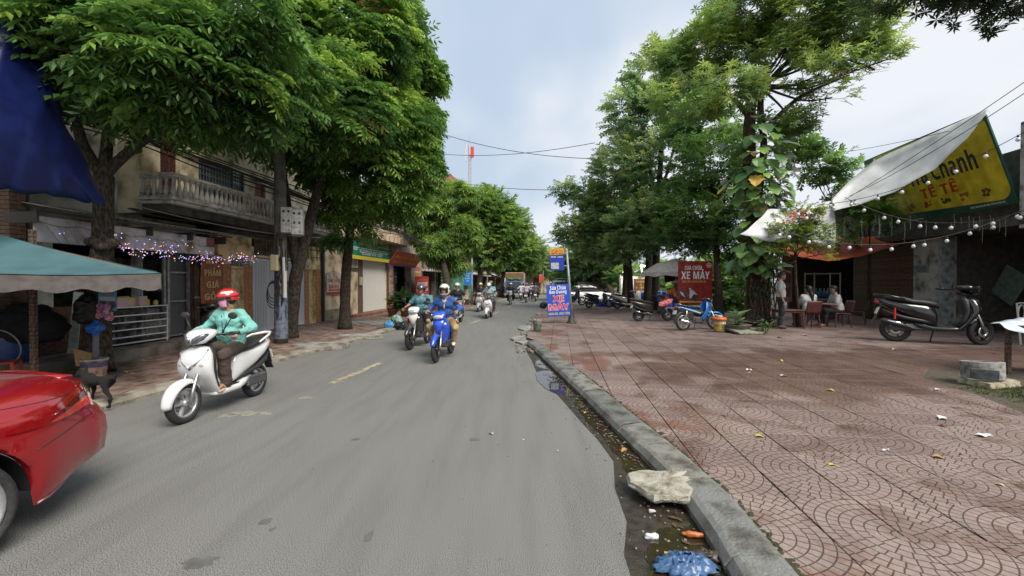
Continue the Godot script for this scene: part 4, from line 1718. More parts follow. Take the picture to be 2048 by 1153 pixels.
	cloth_between(b, [v3(11.0, 3.7, -18.6), v3(13.21, 3.54, -18.6), v3(14.95, 3.6, -18.4), v3(16.41, 3.67, -17.9)], [v3(9.42, 2.98, -16.4), v3(10.66, 2.64, -16.3), v3(11.68, 2.48, -16.3), v3(12.96, 2.65, -16.4), v3(15.5, 3.33, -16.9)], 8, v3(0, -.12, .1), .02)
	q1 = obj("sheet", b, mat(.75, .16, .045, .6, "cloth", .3, {"back": .9}), t)
	q1.position = -t.position
	# --- strings of bulbs
	var bulb := mb(1)
	bulb.lathe([v2(.001, -.155), v2(.028, -.147), v2(.047, -.12), v2(.05, -.095), v2(.036, -.06), v2(.02, -.045)], 10)
	var bulb_mesh := bulb.mesh()
	var sock := mb(1)
	sock.lathe([v2(.001, .02), v2(.02, .015), v2(.024, -.05), v2(.001, -.052)], 8)
	var sock_mesh := sock.mesh()
	var milk := mat(.72, .73, .76, .25, "", 1.0, {"back": .6})
	var cable := mat(.015, .015, .015, .6)
	var runs := [
		[v3(12.77, 5.48, -10.9), v3(9.92, 4.19, -14.2), .35, 8, "upper string of big white bulbs crossing before the yellow sign"],
		[v3(10.42, 4.36, -13.8), v3(13.27, 3.56, -11.3), .55, 10, "middle string of white bulbs along the foot of the yellow sign"],
		[v3(7.79, 3.36, -13.3), v3(13.86, 3.71, -11.8), .75, 13, "lower string of small white bulbs hanging over the shop entrance"],
		[v3(8.34, 3.91, -13.0), v3(10.15, 4.36, -13.9), .35, 5, "short bulb string by the orange blossoms of the small tree"]]
	for r in runs:
		t = thing("bulb_string", r[4], "string lights", r[0])
		b = mb()
		var pts := sag(Vector3.ZERO, r[1] - r[0], r[2], 24)
		b.tube(pts, .009, 5)
		obj("cable", b, cable, t)
		for k in r[3]:
			var p: Vector3 = pts[int((k + .6) * 24.0 / r[3]) % 25]
			p += v3(0, -rng.randf_range(.0, .05), 0)
			inst("bulb", bulb_mesh, milk, t, p)
			inst("socket", sock_mesh, cable, t, p)
	t = thing("icicle_lights", "thin hanging strands of clear icicle lights below the yellow sign", "string lights", v3(12.25, 3.45, -13.4))
	b = mb()
	var beads := mb()
	for k in 26:
		var u := rng.randf()
		var top: Vector3 = v3(10.86, 3.77, -14.6).lerp(v3(13.98, 3.49, -11.9), u) + v3(0, rng.randf_range(-.15, .1), 0) - t.position
		var ln := rng.randf_range(.15, .8)
		b = mb()
		b.tube([top, top + v3(.02, -ln * .5, .0), top + v3(0, -ln, .01)], .0025, 4)
		obj("strand", b, mat(.3, .34, .3, .5), t)
		for j in int(ln / .07):
			beads.ball(top + v3(rng.randf_range(-.015, .03), -j * .07, rng.randf_range(-.01, .02)), Vector3.ONE * rng.randf_range(.004, .009), 4, 3)
	stuff(obj("beads", beads, mat(.4, .45, .38, .3), t))
	# neighbouring house at the far right edge
	h = right_thing("grey_house", "grey house gable beyond the right end of the yellow sign", "house", 11.9, .12, -3.0)
	b = mb()
	rb(b, 11.8, 3.0, 3.6, 7.0, -8.0, -3.0)
	obj("wall", b, mat(.3, .3, .3, .9, "stain", .4), h)
	b = mb()
	b.prism([v2(-12.2, 0), v2(-7.4, 1.9), v2(-2.6, 0)], 5.2, Transform3D(Basis.IDENTITY, v3(0, 7.0, -2.9) - v3(0, org3.y, org3.z) - v3(org3.x, 0, 0)))
	obj("roof", b, mat(.16, .155, .15, .8, "grime", .6), h)

func make_far_street() -> void:
	# green house above the trees
	var gh := thing("green_house", "tall green house with orange parapet rising over the far trees", "house", v3(-6.54, 1.7, -40.0) + v3(0, -1.6, 0), -.25)
	var b := mb()
	b.box(v3(0, 5.4, -3), v3(1.7, 10.8, 6))
	obj("wall", b, mat(.07, .27, .14, .8, "grime", .4), gh)
	b = mb()
	b.box(v3(-2.2, 4.6, -3.5), v3(2.6, 9.2, 6))
	obj("grey_wall", b, mat(.42, .42, .42, .9, "stain", .3), gh)
	b = mb()
	b.box(v3(0, 11.0, -3), v3(1.9, .7, 6.2))
	obj("parapet", b, mat(.42, .15, .09, .8, "mottle", .6), gh)
	for k in 2:
		b = mb()
		b.box(v3(-.3 + k * .7, 9.4, .02), v3(.36, 1.1, .06))
		var wn := obj("window", b, mat(.55, .58, .58, .5), gh)
		b = mb()
		b.box(v3(-.3 + k * .7, 9.4, .055), v3(.26, .95, .02))
		obj("pane", b, mat(.05, .08, .09, .1), wn)
	# telecom mast
	var o: Vector3 = v3(-7.73, 1.7, -80.0)
	var m := thing("telecom_mast", "slender lattice telecom mast with antennas and a red panel", "mast", v3(o.x, 0, o.z))
	b = mb()
	var top := 26.6
	for k in 3:
		var d := v3(cos(TAU * k / 3), 0, sin(TAU * k / 3))
		b.tube([d * .45, d * .28 + v3(0, top, 0)], .06, 5)
	for k in 34:
		for j in 3:
			var y0: float = top * k / 34.0
			var r0: float = lerp(.45, .28, k / 34.0)
			var d0 := v3(cos(TAU * j / 3), 0, sin(TAU * j / 3)) * r0
			var d1 := v3(cos(TAU * (j + 1) / 3), 0, sin(TAU * (j + 1) / 3)) * r0
			b.tube([d0 + v3(0, y0, 0), d1 + v3(0, y0 + top / 34.0, 0)], .035, 4)
	obj("lattice", b, mat(.4, .36, .37, .6), m)
	for q in [[-.65, 24.6, 2.2], [.1, 25.6, 1.8], [-.5, 26.0, 1.2]]:
		b = mb()
		b.rbox(v3(q[0], q[1], .3), v3(.24, q[2], .18), .04)
		obj("antenna", b, mat(.55, .55, .58, .5), m)
	b = mb()
	b.rbox(v3(.55, 25.2, .35), v3(.62, 1.9, .12), .03)
	obj("red_panel", b, mat(.55, .05, .05, .5), m)
	b = mb()
	b.tube([v3(0, top, 0), v3(0, top + 1.7, 0)], .03, 5)
	b.tube([v3(-.7, 24.2, .2), v3(.6, 24.2, .2)], .04, 5)
	obj("spike", b, mat(.35, .35, .36, .5), m)
	b = mb(1)
	b.lathe([v2(.001, .0), v2(.3, .06), v2(.38, .16)], 14, Transform3D(Basis(Vector3.RIGHT, PI / 2), v3(.5, 13.6, .3)))
	obj("dish", b, mat(.6, .6, .6, .5), m)
	# grey corrugated fence, far right of the road
	var f := thing("corrugated_fence", "pale grey corrugated fence behind the parked scooters", "fence", v3(8.4, .12, -33.9), .5)
	var c := 0
	for k in 12:
		b = mb()
		b.smooth()
		var x0 := k * .5
		b.sheet(func(u, v): return v3(x0 + u * .49, 2.05 * v, .03 * cos(u * TAU * 2)), 12, 1, .004)
		obj("panel", b, mat(.52, .52, .5, .7, "stain", .5), f)
	b = mb()
	for k in 5:
		b.box(v3(k * 1.5, 1.05, -.08), v3(.08, 2.2, .08))
	obj("post", b, mat(.3, .3, .3), f)
	var rl := v3(0, 0, 0)
	f = thing("low_wall", "low dirty concrete wall running along the far green verge", "wall", v3(8.17, .12, -39.71), .35)
	b = mb()
	b.rbox(v3(0, .8, 0), v3(5.0, 1.6, .2), .02)
	obj("concrete", b, mat(.38, .37, .34, .9, "stain", .5), f)
	# blue market canopy
	o = v3(8.13, 2.02, -40.0)
	f = thing("blue_canopy", "blue and grey market canopy beyond the white car", "canopy", v3(o.x, .12, o.z))
	b = mb()
	b.smooth(-1)
	var eave := 2.15
	for q in [[v3(-.95, eave, .9), v3(1.1, eave, .9)], [v3(1.1, eave, .9), v3(1.1, eave, -1.1)], [v3(1.1, eave, -1.1), v3(-.95, eave, -1.1)], [v3(-.95, eave, -1.1), v3(-.95, eave, .9)]]:
		b.tri(q[0], v3(-.2, 3.05, -.1), q[1])
		b.quad(q[0], q[1], q[1] - v3(0, .25, 0), q[0] - v3(0, .25, 0))
	obj("roof", b, mat(.04, .1, .45, .6, "", 1.0, {"back": .3}), f)
	b = mb()
	b.sheet(func(u, v): return v3(-.8 + u * 2.3, 2.72 - .42 * v - .1 * u, .2 + .9 * v), 4, 3, .02)
	obj("grey_sheet", b, mat(.34, .35, .36, .6), f)
	for x in [-.9, 1.05]:
		for z in [-1.05, .85]:
			b = mb()
			b.tube([v3(x, 0, z), v3(x, eave, z)], .025, 6)
			obj("pole", b, mat(.5, .5, .5, .4), f)
	# brown notice boards and red wall behind the stack of water jugs
	for q in [[v3(8.32, 1.12, -30.0), v3(9.41, 1.94, -30.0), false, "brown notice board with yellow lettering behind the blue water jugs"], [v3(10.18, 1.52, -32.0), v3(11.12, 2.03, -32.0), true, "pale blank notice board left of the cream umbrella pole"]]:
		var p: Vector3 = q[0]
		var p2: Vector3 = q[1]
		f = thing("notice_board", q[3], "sign", v3((p.x + p2.x) / 2, .12, p.z))
		b = mb()
		b.rbox(v3(0, (p.y + p2.y) / 2 - .12, 0), v3(p2.x - p.x, p2.y - p.y, .06), .01)
		var pale: bool = q[2]
		obj("board", b, mat(.5, .46, .42, .6, "mottle", .7) if pale else mat(.25, .08, .05, .6, "mottle", .7), f)
		if not pale:
			for k in 3:
				b = mb()
				for j in 7:
					if rng.randf() < .8:
						b.box(v3(-.36 + j * .12, p.y + .1 + k * .2, .035), v3(.085, .12, .01))
				stuff(obj("print_line", b, mat(.5, .35, .04, .6), f))
		for x in [-.4, .4]:
			b = mb()
			b.tube([v3(x * (p2.x - p.x), 0, -.05), v3(x * (p2.x - p.x), p2.y - .15, -.05)], .03, 6)
			obj("leg", b, mat(.12, .08, .07), f)
	f = thing("red_shed", "dark red metal shed wall behind the mechanic and the umbrella", "shed", v3(14.27, .12, -39.71), -.1)
	b = mb()
	b.box(v3(1.4, 1.35, -1.6), v3(5.6, 2.7, 3.0))
	obj("wall", b, mat(.2, .035, .03, .7, "grime", .6), f)
	for k in 18:
		b = mb()
		b.box(v3(-1.3 + k * .32, 1.35, -.08), v3(.06, 2.6, .05))
		obj("rib", b, mat(.22, .04, .033, .7, "grime", .6), f)
	# orange banner and house far down the road, big building mass at the end
	f = thing("far_banner", "small orange red banner on a far pole beside the road", "banner", v3(4.29, .0, -65.03))
	b = mb()
	b.rbox(v3(0, 2.2, 0), v3(.6, 1.3, .06), .02)
	obj("cloth", b, mat(.62, .1, .05, .6), f)
	b = mb()
	b.tube([v3(.35, 0, 0), v3(.35, 3.4, 0)], .05, 6)
	obj("pole", b, mat(.35, .35, .35), f)
	f = thing("far_house", "small cream house closing the view at the far bend", "house", v3(3.48, .0, -71.23))
	b = mb()
	b.box(v3(0, 2.4, -3), v3(5.0, 4.8, 5))
	obj("wall", b, mat(.5, .42, .26, .8, "grime", .3), f)
	b = mb()
	b.prism([v2(-2.8, 0), v2(0, 1.3), v2(2.8, 0)], 5.4, Transform3D(Basis.IDENTITY, v3(0, 4.8, -.3)))
	obj("roof", b, mat(.25, .1, .07, .8, "grime", .4), f)
	b = mb()
	b.box(v3(.6, 1.2, -.48), v3(1.2, 2.2, .1))
	obj("door", b, mat(.08, .06, .05, .6), f)

# ---------------------------------------------------------------- foliage
func leaf_blade(b: MB, base: Vector3, dir: Vector3, side: Vector3, ln: float, w: float, droop: float) -> void:
	var nr := side.cross(dir).normalized()
	var p0 := base
	var p1 := base + dir * ln * .45 - v3(0, droop * ln * .12, 0)
	var p2 := base + dir * ln - v3(0, droop * ln * .42, 0)
	var l := p1 + side * w * .5 + nr * w * .14
	var r := p1 - side * w * .5 + nr * w * .14
	b.tri(p0, p1, l)
	b.tri(p0, r, p1)
	b.tri(p1, p2, l)
	b.tri(p1, r, p2)

func spray_mesh(kind: String) -> Mesh:
	if cached.has("spray " + kind):
		return cached["spray " + kind]
	var b := mb()
	var r := RandomNumberGenerator.new()
	r.seed = hash(kind)
	match kind:
		"pinnate":
			# three arching compound leaves with paired drooping leaflets
			for f in 3:
				var a := -.75 + f * .75 + r.randf_range(-.15, .15)
				var ax := v3(sin(a), .28 - .1 * abs(a), cos(a)).normalized()
				var sd := Vector3.UP.cross(ax).normalized()
				var ln := .4
				for k in 4:
					var t := .28 + k * .22
					var p := ax * ln * t - v3(0, .17 * t * t, 0)
					for s in [-1.0, 1.0]:
						var d: Vector3 = (sd * s * .85 + ax * .5 - v3(0, .35 + .25 * t, 0)).normalized()
						leaf_blade(b, p, d, ax, .165 * (1.0 - .25 * abs(t - .6)), .074, .5)
				leaf_blade(b, ax * ln * 1.08 - v3(0, .2, 0), (ax - v3(0, .8, 0)).normalized(), sd, .12, .045, .4)
		"whorl":
			# two whorls of narrow leaves on a twig
			for w in 2:
				var o := v3(.05 * w, .16 * w, .1 * w)
				for k in 8:
					var a := TAU * k / 8 + w * .4 + r.randf_range(-.2, .2)
					var d := v3(cos(a), r.randf_range(-.1, .45), sin(a)).normalized()
					leaf_blade(b, o, d, d.cross(Vector3.UP).normalized(), r.randf_range(.14, .19), .042, .4)
		"lance":
			# tuft of long hanging leaves
			for k in 14:
				var a := TAU * k / 14 + r.randf_range(-.3, .3)
				var d := v3(cos(a), r.randf_range(-.5, .5), sin(a)).normalized()
				leaf_blade(b, d * .03, d, d.cross(Vector3.UP).normalized(), r.randf_range(.16, .24), .045, .8)
		_:
			# loose twig of small oval leaves
			for k in 18:
				var t := k / 17.0
				var p := v3(sin(t * 3) * .04, .04 * t, .36 * t - .1)
				var a := k * 2.4
				var d := v3(cos(a), .2 + .3 * sin(a), .6).normalized()
				leaf_blade(b, p, d, d.cross(Vector3.UP).normalized(), r.randf_range(.085, .125), .052, .35)
	cached["spray " + kind] = b.mesh()
	return cached["spray " + kind]

# lobes: [centre, radii]; green: [old leaf, middle, fresh leaf]
func crown(tree: Node3D, lobes: Array, n: int, kind: String, green: Array, sd: int, size := 1.0, gap := -.12, shell := .5) -> void:
	var r := RandomNumberGenerator.new()
	r.seed = sd
	var clump := noise(.55, sd, FastNoiseLite.TYPE_SIMPLEX_SMOOTH, 2)
	var tint := noise(.9, sd + 7, FastNoiseLite.TYPE_SIMPLEX_SMOOTH, 2)
	var total := .0
	var cum := []
	for l in lobes:
		total += pow(l[1].x * l[1].y * l[1].z, .72)
		cum.append(total)
	var xf: Array[Transform3D] = []
	var col: Array[Color] = []
	var guard := 0
	while xf.size() < n and guard < n * 6:
		guard += 1
		var pick := r.randf() * total
		var li := 0
		while cum[li] < pick:
			li += 1
		var l: Array = lobes[li]
		var d := v3(r.randfn(), r.randfn(), r.randfn()).normalized()
		var rad: float = lerp(pow(r.randf(), .4), .86 + r.randf() * .2, shell)
		var p: Vector3 = l[0] + d * (l[1] as Vector3) * rad
		var g := clump.get_noise_3dv(p)
		if g < gap - (rad - .7) * .25 and r.randf() < .9:
			continue
		var outw := (d / (l[1] as Vector3)).normalized()
		var fw := (v3(outw.x, outw.y * .35 - .05, outw.z) + v3(r.randfn(), r.randfn() * .5, r.randfn()) * .45).normalized()
		var up := (Vector3.UP + outw * .35 + v3(r.randfn(), 0, r.randfn()) * .22).normalized()
		var x := up.cross(fw).normalized()
		if x.length() < .5:
			continue
		up = fw.cross(x)
		var s := size * r.randf_range(.75, 1.3)
		xf.append(Transform3D(Basis(x * s, up * s, fw * s), p))
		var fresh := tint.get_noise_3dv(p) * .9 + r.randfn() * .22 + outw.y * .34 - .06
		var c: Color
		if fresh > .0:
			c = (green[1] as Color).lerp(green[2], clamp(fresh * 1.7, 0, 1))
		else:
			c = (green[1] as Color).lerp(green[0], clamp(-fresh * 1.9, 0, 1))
		if r.randf() < .006:
			c = Color(.3, .24, .07)
		col.append(c)
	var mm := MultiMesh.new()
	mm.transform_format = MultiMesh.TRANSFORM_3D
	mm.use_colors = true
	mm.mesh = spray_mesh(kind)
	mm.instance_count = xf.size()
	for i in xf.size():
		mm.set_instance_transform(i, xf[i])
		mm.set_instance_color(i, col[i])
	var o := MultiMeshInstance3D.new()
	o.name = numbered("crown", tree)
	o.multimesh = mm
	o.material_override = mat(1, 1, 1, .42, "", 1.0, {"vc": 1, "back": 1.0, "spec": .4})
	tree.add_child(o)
	stuff(o)

func bark(r := .115, g := .095, b := .075) -> Material:
	return mat(r, g, b, .9, "bark", 1.3, {"bump": 1.4, "sy": .35})

func wobble(a: Vector3, b: Vector3, n: int, amp: float) -> Array:
	var pts := []
	for i in n + 1:
		var t := float(i) / n
		var k := sin(PI * t)
		pts.append(a.lerp(b, t) + v3(rng.randfn(), rng.randfn() * .4, rng.randfn()) * amp * k)
	return pts

func trunk(tree: Node3D, pts: Array, r0: float, r1: float, m: Material, called := "trunk") -> void:
	var b := mb(1)
	var c := Curve3D.new()
	for i in pts.size():
		var tan_ := Vector3.ZERO
		if i > 0 and i < pts.size() - 1:
			tan_ = (pts[i + 1] - pts[i - 1]) * .16
		c.add_point(pts[i], -tan_, tan_)
	var ln := c.get_baked_length()
	var n := int(clamp(ln / .16, 6, 40))
	var path := []
	var rad := []
	for i in n + 1:
		var t := float(i) / n
		path.append(c.sample_baked(t * ln, true))
		var flare := .38 * exp(-t * ln * 3.2) if called == "trunk" else .0
		rad.append(lerp(r0, r1, t) * (1.0 + flare + rng.randf_range(-.05, .05)))
	b.tube(path, rad, 12 if r0 > .06 else 6)
	obj(called, b, m, tree)

func branch_out(tree: Node3D, from: Vector3, lobes: Array, r0: float, m: Material, twigs := 3) -> void:
	for l in lobes:
		var mid: Vector3 = from.lerp(l[0], .5) + v3(0, -.1 * from.distance_to(l[0]), 0)
		trunk(tree, [from, mid + v3(rng.randfn(), rng.randfn(), rng.randfn()) * .12, l[0]], r0, r0 * .4, m, "limb")
		if twigs:
			var b := mb(1)
			for k in twigs * 3:
				var d := v3(rng.randfn(), rng.randfn() * .7 + .15, rng.randfn()).normalized()
				var s: Vector3 = mid.lerp(l[0], rng.randf_range(.2, 1.0))
				b.tube(wobble(s, l[0] + d * (l[1] as Vector3) * .9, 4, .1), [r0 * .34, r0 * .26, r0 * .18, r0 * .12, r0 * .06], 5)
			stuff(obj("twigs", b, m, tree))

var tree_o := Vector3.ZERO

func rel(v: Vector3) -> Vector3:
	return v - tree_o

func make_trees() -> void:
	var bk := bark()
	var bk2 := bark(.085, .07, .055)
	var lush := [Color(.062, .136, .036), Color(.141, .281, .062), Color(.403, .58, .109)]
	var deep := [Color(.086, .183, .065), Color(.183, .331, .1), Color(.407, .594, .152)]
	var light := [Color(.107, .2, .055), Color(.207, .343, .085), Color(.404, .543, .133)]
	var grey := [Color(.144, .246, .118), Color(.267, .41, .164), Color(.522, .62, .228)]
	var airy := [Color(.145, .241, .083), Color(.268, .396, .109), Color(.503, .62, .16)]
	# left tree by the parasol, forking above the shop roof
	var g: Vector3 = v3(-7.36, .1, -7.76)
	var t := thing("street_tree", "leafy street tree with a knobbly forked trunk beside the teal parasol", "tree", g)
	tree_o = g
	var fork: Vector3 = v3(-7.4, 3.63, -8.0)
	trunk(t, [Vector3.ZERO, rel(v3(-7.54, 1.02, -8.0)), rel(v3(-7.45, 2.29, -8.0)), rel(fork)], .2, .15, bk)
	var b := mb(1)
	for q in [[185, 484, .11], [226, 486, .1], [205, 492, .13]]:
		pass
	b.ball(rel(v3(-7.48, 2.42, -7.85)), v3(.12, .09, .12), 10, 7)
	b.ball(rel(v3(-7.17, 2.4, -7.9)), v3(.11, .1, .11), 10, 7)
	b.ball(rel(v3(-7.28, 2.33, -7.82)), v3(.15, .08, .1), 10, 7)
	obj("knot", b, bk, t)
	var lobes := [
		[rel(v3(-7.5, 5.6, -7.6)), v3(1.2, .75, 1.2)], [rel(v3(-5.97, 5.32, -7.2)), v3(1.3, 1.0, 1.3)], [rel(v3(-5.54, 5.36, -7.8)), v3(1.2, .85, 1.1)],
		[rel(v3(-5.21, 5.12, -8.4)), v3(1.0, .75, 1.0)], [rel(v3(-6.8, 6.45, -7.6)), v3(1.5, 1.1, 1.4)], [rel(v3(-5.35, 6.37, -7.6)), v3(1.5, 1.1, 1.4)],
		[rel(v3(-6.65, 5.39, -8.6)), v3(1.0, .45, .9)], [rel(v3(-8.52, 6.26, -8.0)), v3(1.2, 1.1, 1.3)], [rel(v3(-5.09, 5.79, -9.4)), v3(1.0, .9, 1.0)]]
	trunk(t, [rel(fork), rel(v3(-7.68, 4.16, -7.9)), rel(v3(-7.59, 5.01, -7.6))], .11, .05, bk, "limb")
	trunk(t, [rel(fork), rel(v3(-7.41, 4.4, -8.1)), rel(v3(-6.95, 5.62, -7.8))], .11, .05, bk, "limb")
	trunk(t, [rel(fork), rel(v3(-7.07, 4.16, -8.2)), rel(v3(-5.78, 4.86, -8.0))], .1, .04, bk, "limb")
	branch_out(t, rel(v3(-7.14, 4.69, -7.9)), lobes, .05, bk, 2)
	crown(t, lobes, 2300, "pinnate", lush, 101, 1.0, -.06)
	# big double crown behind the meter boxes
	g = v3(-6.43, .1, -12.67)
	t = thing("street_tree", "tall dark leafy tree leaning out behind the grey meter boxes", "tree", g)
	tree_o = g
	fork = v3(-5.74, 3.63, -12.6)
	trunk(t, [Vector3.ZERO, rel(v3(-6.11, 1.77, -12.4)), rel(v3(-5.93, 2.62, -12.5)), rel(fork), rel(v3(-5.34, 5.05, -12.6))], .2, .11, bk2)
	trunk(t, [rel(v3(-6.03, 2.05, -12.4)), rel(v3(-6.32, 3.47, -12.5)), rel(v3(-6.56, 5.45, -12.5))], .15, .08, bk2, "limb")
	lobes = [
		[rel(v3(-6.07, 8.05, -11.6)), v3(1.9, 1.5, 1.7)], [rel(v3(-5.03, 6.48, -11.6)), v3(1.7, 1.3, 1.5)], [rel(v3(-5.85, 6.08, -11.4)), v3(1.1, .7, 1.0)],
		[rel(v3(-4.6, 8.88, -12.6)), v3(1.9, 1.5, 1.7)], [rel(v3(-7.12, 8.31, -11.6)), v3(1.6, 1.6, 1.6)],
		[rel(v3(-6.05, 5.62, -12.6)), v3(.9, .5, .9)]]
	branch_out(t, rel(v3(-5.39, 5.42, -12.4)), lobes, .07, bk2, 2)
	crown(t, lobes, 2400, "pinnate", lush, 102, 1.1, -.06)
	g = v3(-5.75, .1, -15.12)
	t = thing("street_tree", "straight trunked dark tree rising before the tan wall and green sign", "tree", g)
	tree_o = g
	trunk(t, [Vector3.ZERO, rel(v3(-5.75, 1.79, -15.2)), rel(v3(-5.62, 3.17, -15.2)), rel(v3(-5.44, 4.84, -15.0)), rel(v3(-5.09, 6.9, -14.6))], .185, .1, bk2)
	lobes = [
		[rel(v3(-4.17, 8.73, -14.0)), v3(1.35, 1.5, 1.4)], [rel(v3(-4.12, 10.55, -14.4)), v3(.9, .85, .9)], [rel(v3(-3.23, 8.54, -14.6)), v3(.72, .85, .7)], [rel(v3(-3.89, 6.46, -13.8)), v3(1.35, 1.1, 1.2)],
		[rel(v3(-3.41, 5.48, -14.2)), v3(.95, .75, .9)], [rel(v3(-4.68, 5.32, -13.6)), v3(1.6, 1.0, 1.3)], [rel(v3(-5.36, 6.1, -13.2)), v3(1.2, .9, 1.1)],
		[rel(v3(-3.9, 4.47, -14.4)), v3(.95, .55, .8)], [rel(v3(-5.21, 4.15, -14.4)), v3(.8, .42, .7)], [rel(v3(-3.17, 7.07, -14.6)), v3(.6, .7, .7)], [rel(v3(-4.98, 7.77, -13.6)), v3(1.5, 1.4, 1.3)]]
	branch_out(t, rel(v3(-5.16, 6.08, -14.6)), lobes, .06, bk2, 2)
	crown(t, lobes, 3900, "pinnate", lush, 103, 1.08, -.06)
	# hanging leaf tufts on its trunk
	crown(t, [[rel(v3(-6.06, 3.11, -15.0)), v3(.45, .28, .35)], [rel(v3(-4.83, 3.32, -15.0)), v3(.3, .3, .3)]], 90, "lance", deep, 104, 1.2, -1.0)
	# bushes on the roof of the tan house
	o_roof_bush(v3(-6.6, 5.62, -26.0), light)
	# trees further down on the left: [trunk base, crown lobes, label ...]
	var rows := [
		["mango_tree", "bright green mango tree hiding the shop signs at mid street", v3(-3.02, .1, -22.33), [[v3(-4.42, 5.45, -24.5), 1.3, 1.2], [v3(-3.37, 6.38, -25.0), 1.5, 1.1], [v3(-3.92, 3.47, -24.0), 1.25, .95], [v3(-2.75, 4.34, -24.5), 1.2, 1.2], [v3(-4.98, 4.34, -24.5), .8, .8], [v3(-3.05, 2.54, -24.6), .8, .5]], 3000, "lance", light, 1.25],
		["street_tree", "rounded light green tree just past the blue street banner", v3(-2.45, .1, -31.27), [[v3(-1.83, 7.12, -33.0), 1.9, 1.5], [v3(-.9, 5.26, -33.0), 1.6, 1.5], [v3(-2.77, 6.38, -33.0), 1.6, 1.6], [v3(-2.02, 3.76, -33.0), 1.9, 1.0], [v3(-.54, 6.9, -34.0), .9, .7]], 3000, "twig", light, 2.1],
		["street_tree", "broad green tree arching over the parked truck", v3(-1.21, .1, -48.54), [[v3(-.23, 8.22, -50.0), 2.2, 2.0], [v3(.91, 5.39, -50.0), 2.4, 1.8], [v3(-1.36, 5.96, -50.0), 2.4, 2.2], [v3(1.83, 3.77, -52.0), 1.7, 1.0], [v3(-.51, 3.69, -50.0), 2.4, 1.0]], 2400, "twig", light, 2.6],
		["street_tree", "darker green tree at the far left of the road bend", v3(1.76, .1, -70.39), [[v3(2.86, 6.86, -70.0), 2.6, 2.0], [v3(4.42, 4.56, -72.0), 2.0, 2.0], [v3(1.62, 5.17, -68.0), 2.4, 2.4]], 1500, "twig", grey, 3.2],
		["street_tree", "hazy green tree where the road disappears", v3(6.89, .1, -108.31), [[v3(8.11, 6.47, -105.0), 3.2, 2.4], [v3(6.08, 5.28, -105.0), 3.5, 2.6], [v3(9.5, 4.2, -110.0), 2.4, 1.8]], 1100, "twig", grey, 4.4],
		["street_tree", "small distant tree right of the vanishing road", v3(13.69, .12, -115.87), [[v3(13.24, 5.45, -110.0), 3.0, 2.6], [v3(15.02, 5.87, -105.0), 3.4, 3.0], [v3(12.0, 4.02, -120.0), 2.4, 2.0]], 1000, "twig", grey, 4.4]]
	for q in rows:
		g = q[2]
		t = thing(q[0], q[1], "tree", g, .0, "street trees in the distance")
		lobes = []
		for l in q[3]:
			lobes.append([(l[0] as Vector3) - g, v3(l[1], l[2], l[1])])
		var c: Vector3 = lobes[0][0]
		trunk(t, [Vector3.ZERO, v3(c.x * .3, c.y * .35, c.z * .3), v3(c.x * .7, c.y * .75, c.z * .7)], .2 + .02 * q[7], .1, bk2)
		branch_out(t, v3(c.x * .5, c.y * .5, c.z * .5), lobes, .07, bk2, 1)
		crown(t, lobes, q[4], q[5], q[6], 120 + int(q[7] * 10), q[7], -.1, .35)
	# --- right side: the big vine tree
	g = v3(8.86, .12, -15.96)
	t = thing("vine_tree", "big tree wrapped in large leaved creeper beside the tea shop", "tree", g)
	tree_o = g
	trunk(t, [Vector3.ZERO, rel(v3(9.06, 1.79, -16.2)), rel(v3(8.86, 3.79, -16.0)), rel(v3(8.62, 5.96, -16.0)), rel(v3(8.5, 7.51, -15.8)), rel(v3(8.6, 9.01, -15.6))], .42, .14, bk)
	trunk(t, [rel(v3(8.85, 4.33, -16.0)), rel(v3(9.01, 6.44, -15.8)), rel(v3(8.81, 8.31, -15.6)), rel(v3(9.54, 9.33, -15.2))], .15, .08, bk, "limb")
	trunk(t, [rel(v3(8.54, 7.51, -15.8)), rel(v3(7.86, 8.13, -15.6)), rel(v3(7.06, 8.43, -15.4))], .11, .05, bk, "limb")
	trunk(t, [rel(v3(9.04, 7.15, -15.8)), rel(v3(9.76, 7.97, -15.0)), rel(v3(10.99, 8.45, -14.4))], .09, .03, bk, "limb")
	trunk(t, [rel(v3(9.2, 8.82, -15.2)), rel(v3(10.32, 9.2, -14.6)), rel(v3(11.48, 8.42, -14.0))], .07, .03, bk, "limb")
	lobes = [
		[rel(v3(8.32, 11.22, -15.5)), v3(1.6, 1.1, 1.6)], [rel(v3(9.74, 10.58, -15.0)), v3(1.7, 1.2, 1.5)], [rel(v3(10.97, 9.85, -14.6)), v3(1.5, 1.1, 1.3)],
		[rel(v3(7.28, 10.01, -15.5)), v3(1.4, .9, 1.4)], [rel(v3(10.02, 8.45, -14.4)), v3(1.2, .6, 1.2)], [rel(v3(11.16, 8.67, -14.2)), v3(.9, .55, .9)],
		[rel(v3(6.45, 8.13, -15.6)), v3(1.6, .75, 1.4)], [rel(v3(7.39, 8.06, -15.0)), v3(1.1, .7, 1.0)], [rel(v3(10.46, 11.65, -14.6)), v3(1.8, 1.0, 1.6)], [rel(v3(10.29, 7.64, -14.2)), v3(.6, .35, .6)], [rel(v3(9.73, 7.11, -15.2)), v3(.7, .4, .6)], [rel(v3(11.55, 9.79, -14.2)), v3(.9, .7, .9)], [rel(v3(11.79, 8.73, -14.0)), v3(.5, .35, .6)], [rel(v3(5.53, 9.74, -16.0)), v3(.8, .6, .9)], [rel(v3(9.07, 9.4, -15.0)), v3(1.0, .5, 1.0)]]
	branch_out(t, rel(v3(8.65, 8.66, -15.6)), lobes, .05, bk, 2)
	crown(t, lobes, 2900, "whorl", airy, 140, 1.3, .05, .12)
	# creeper: big leaves, each a part of its own
	var big := mb()
	var hw := func(x: float) -> float: return .5 * pow(sin(PI * clamp(x * .93 + .07, 0, 1)), .75)
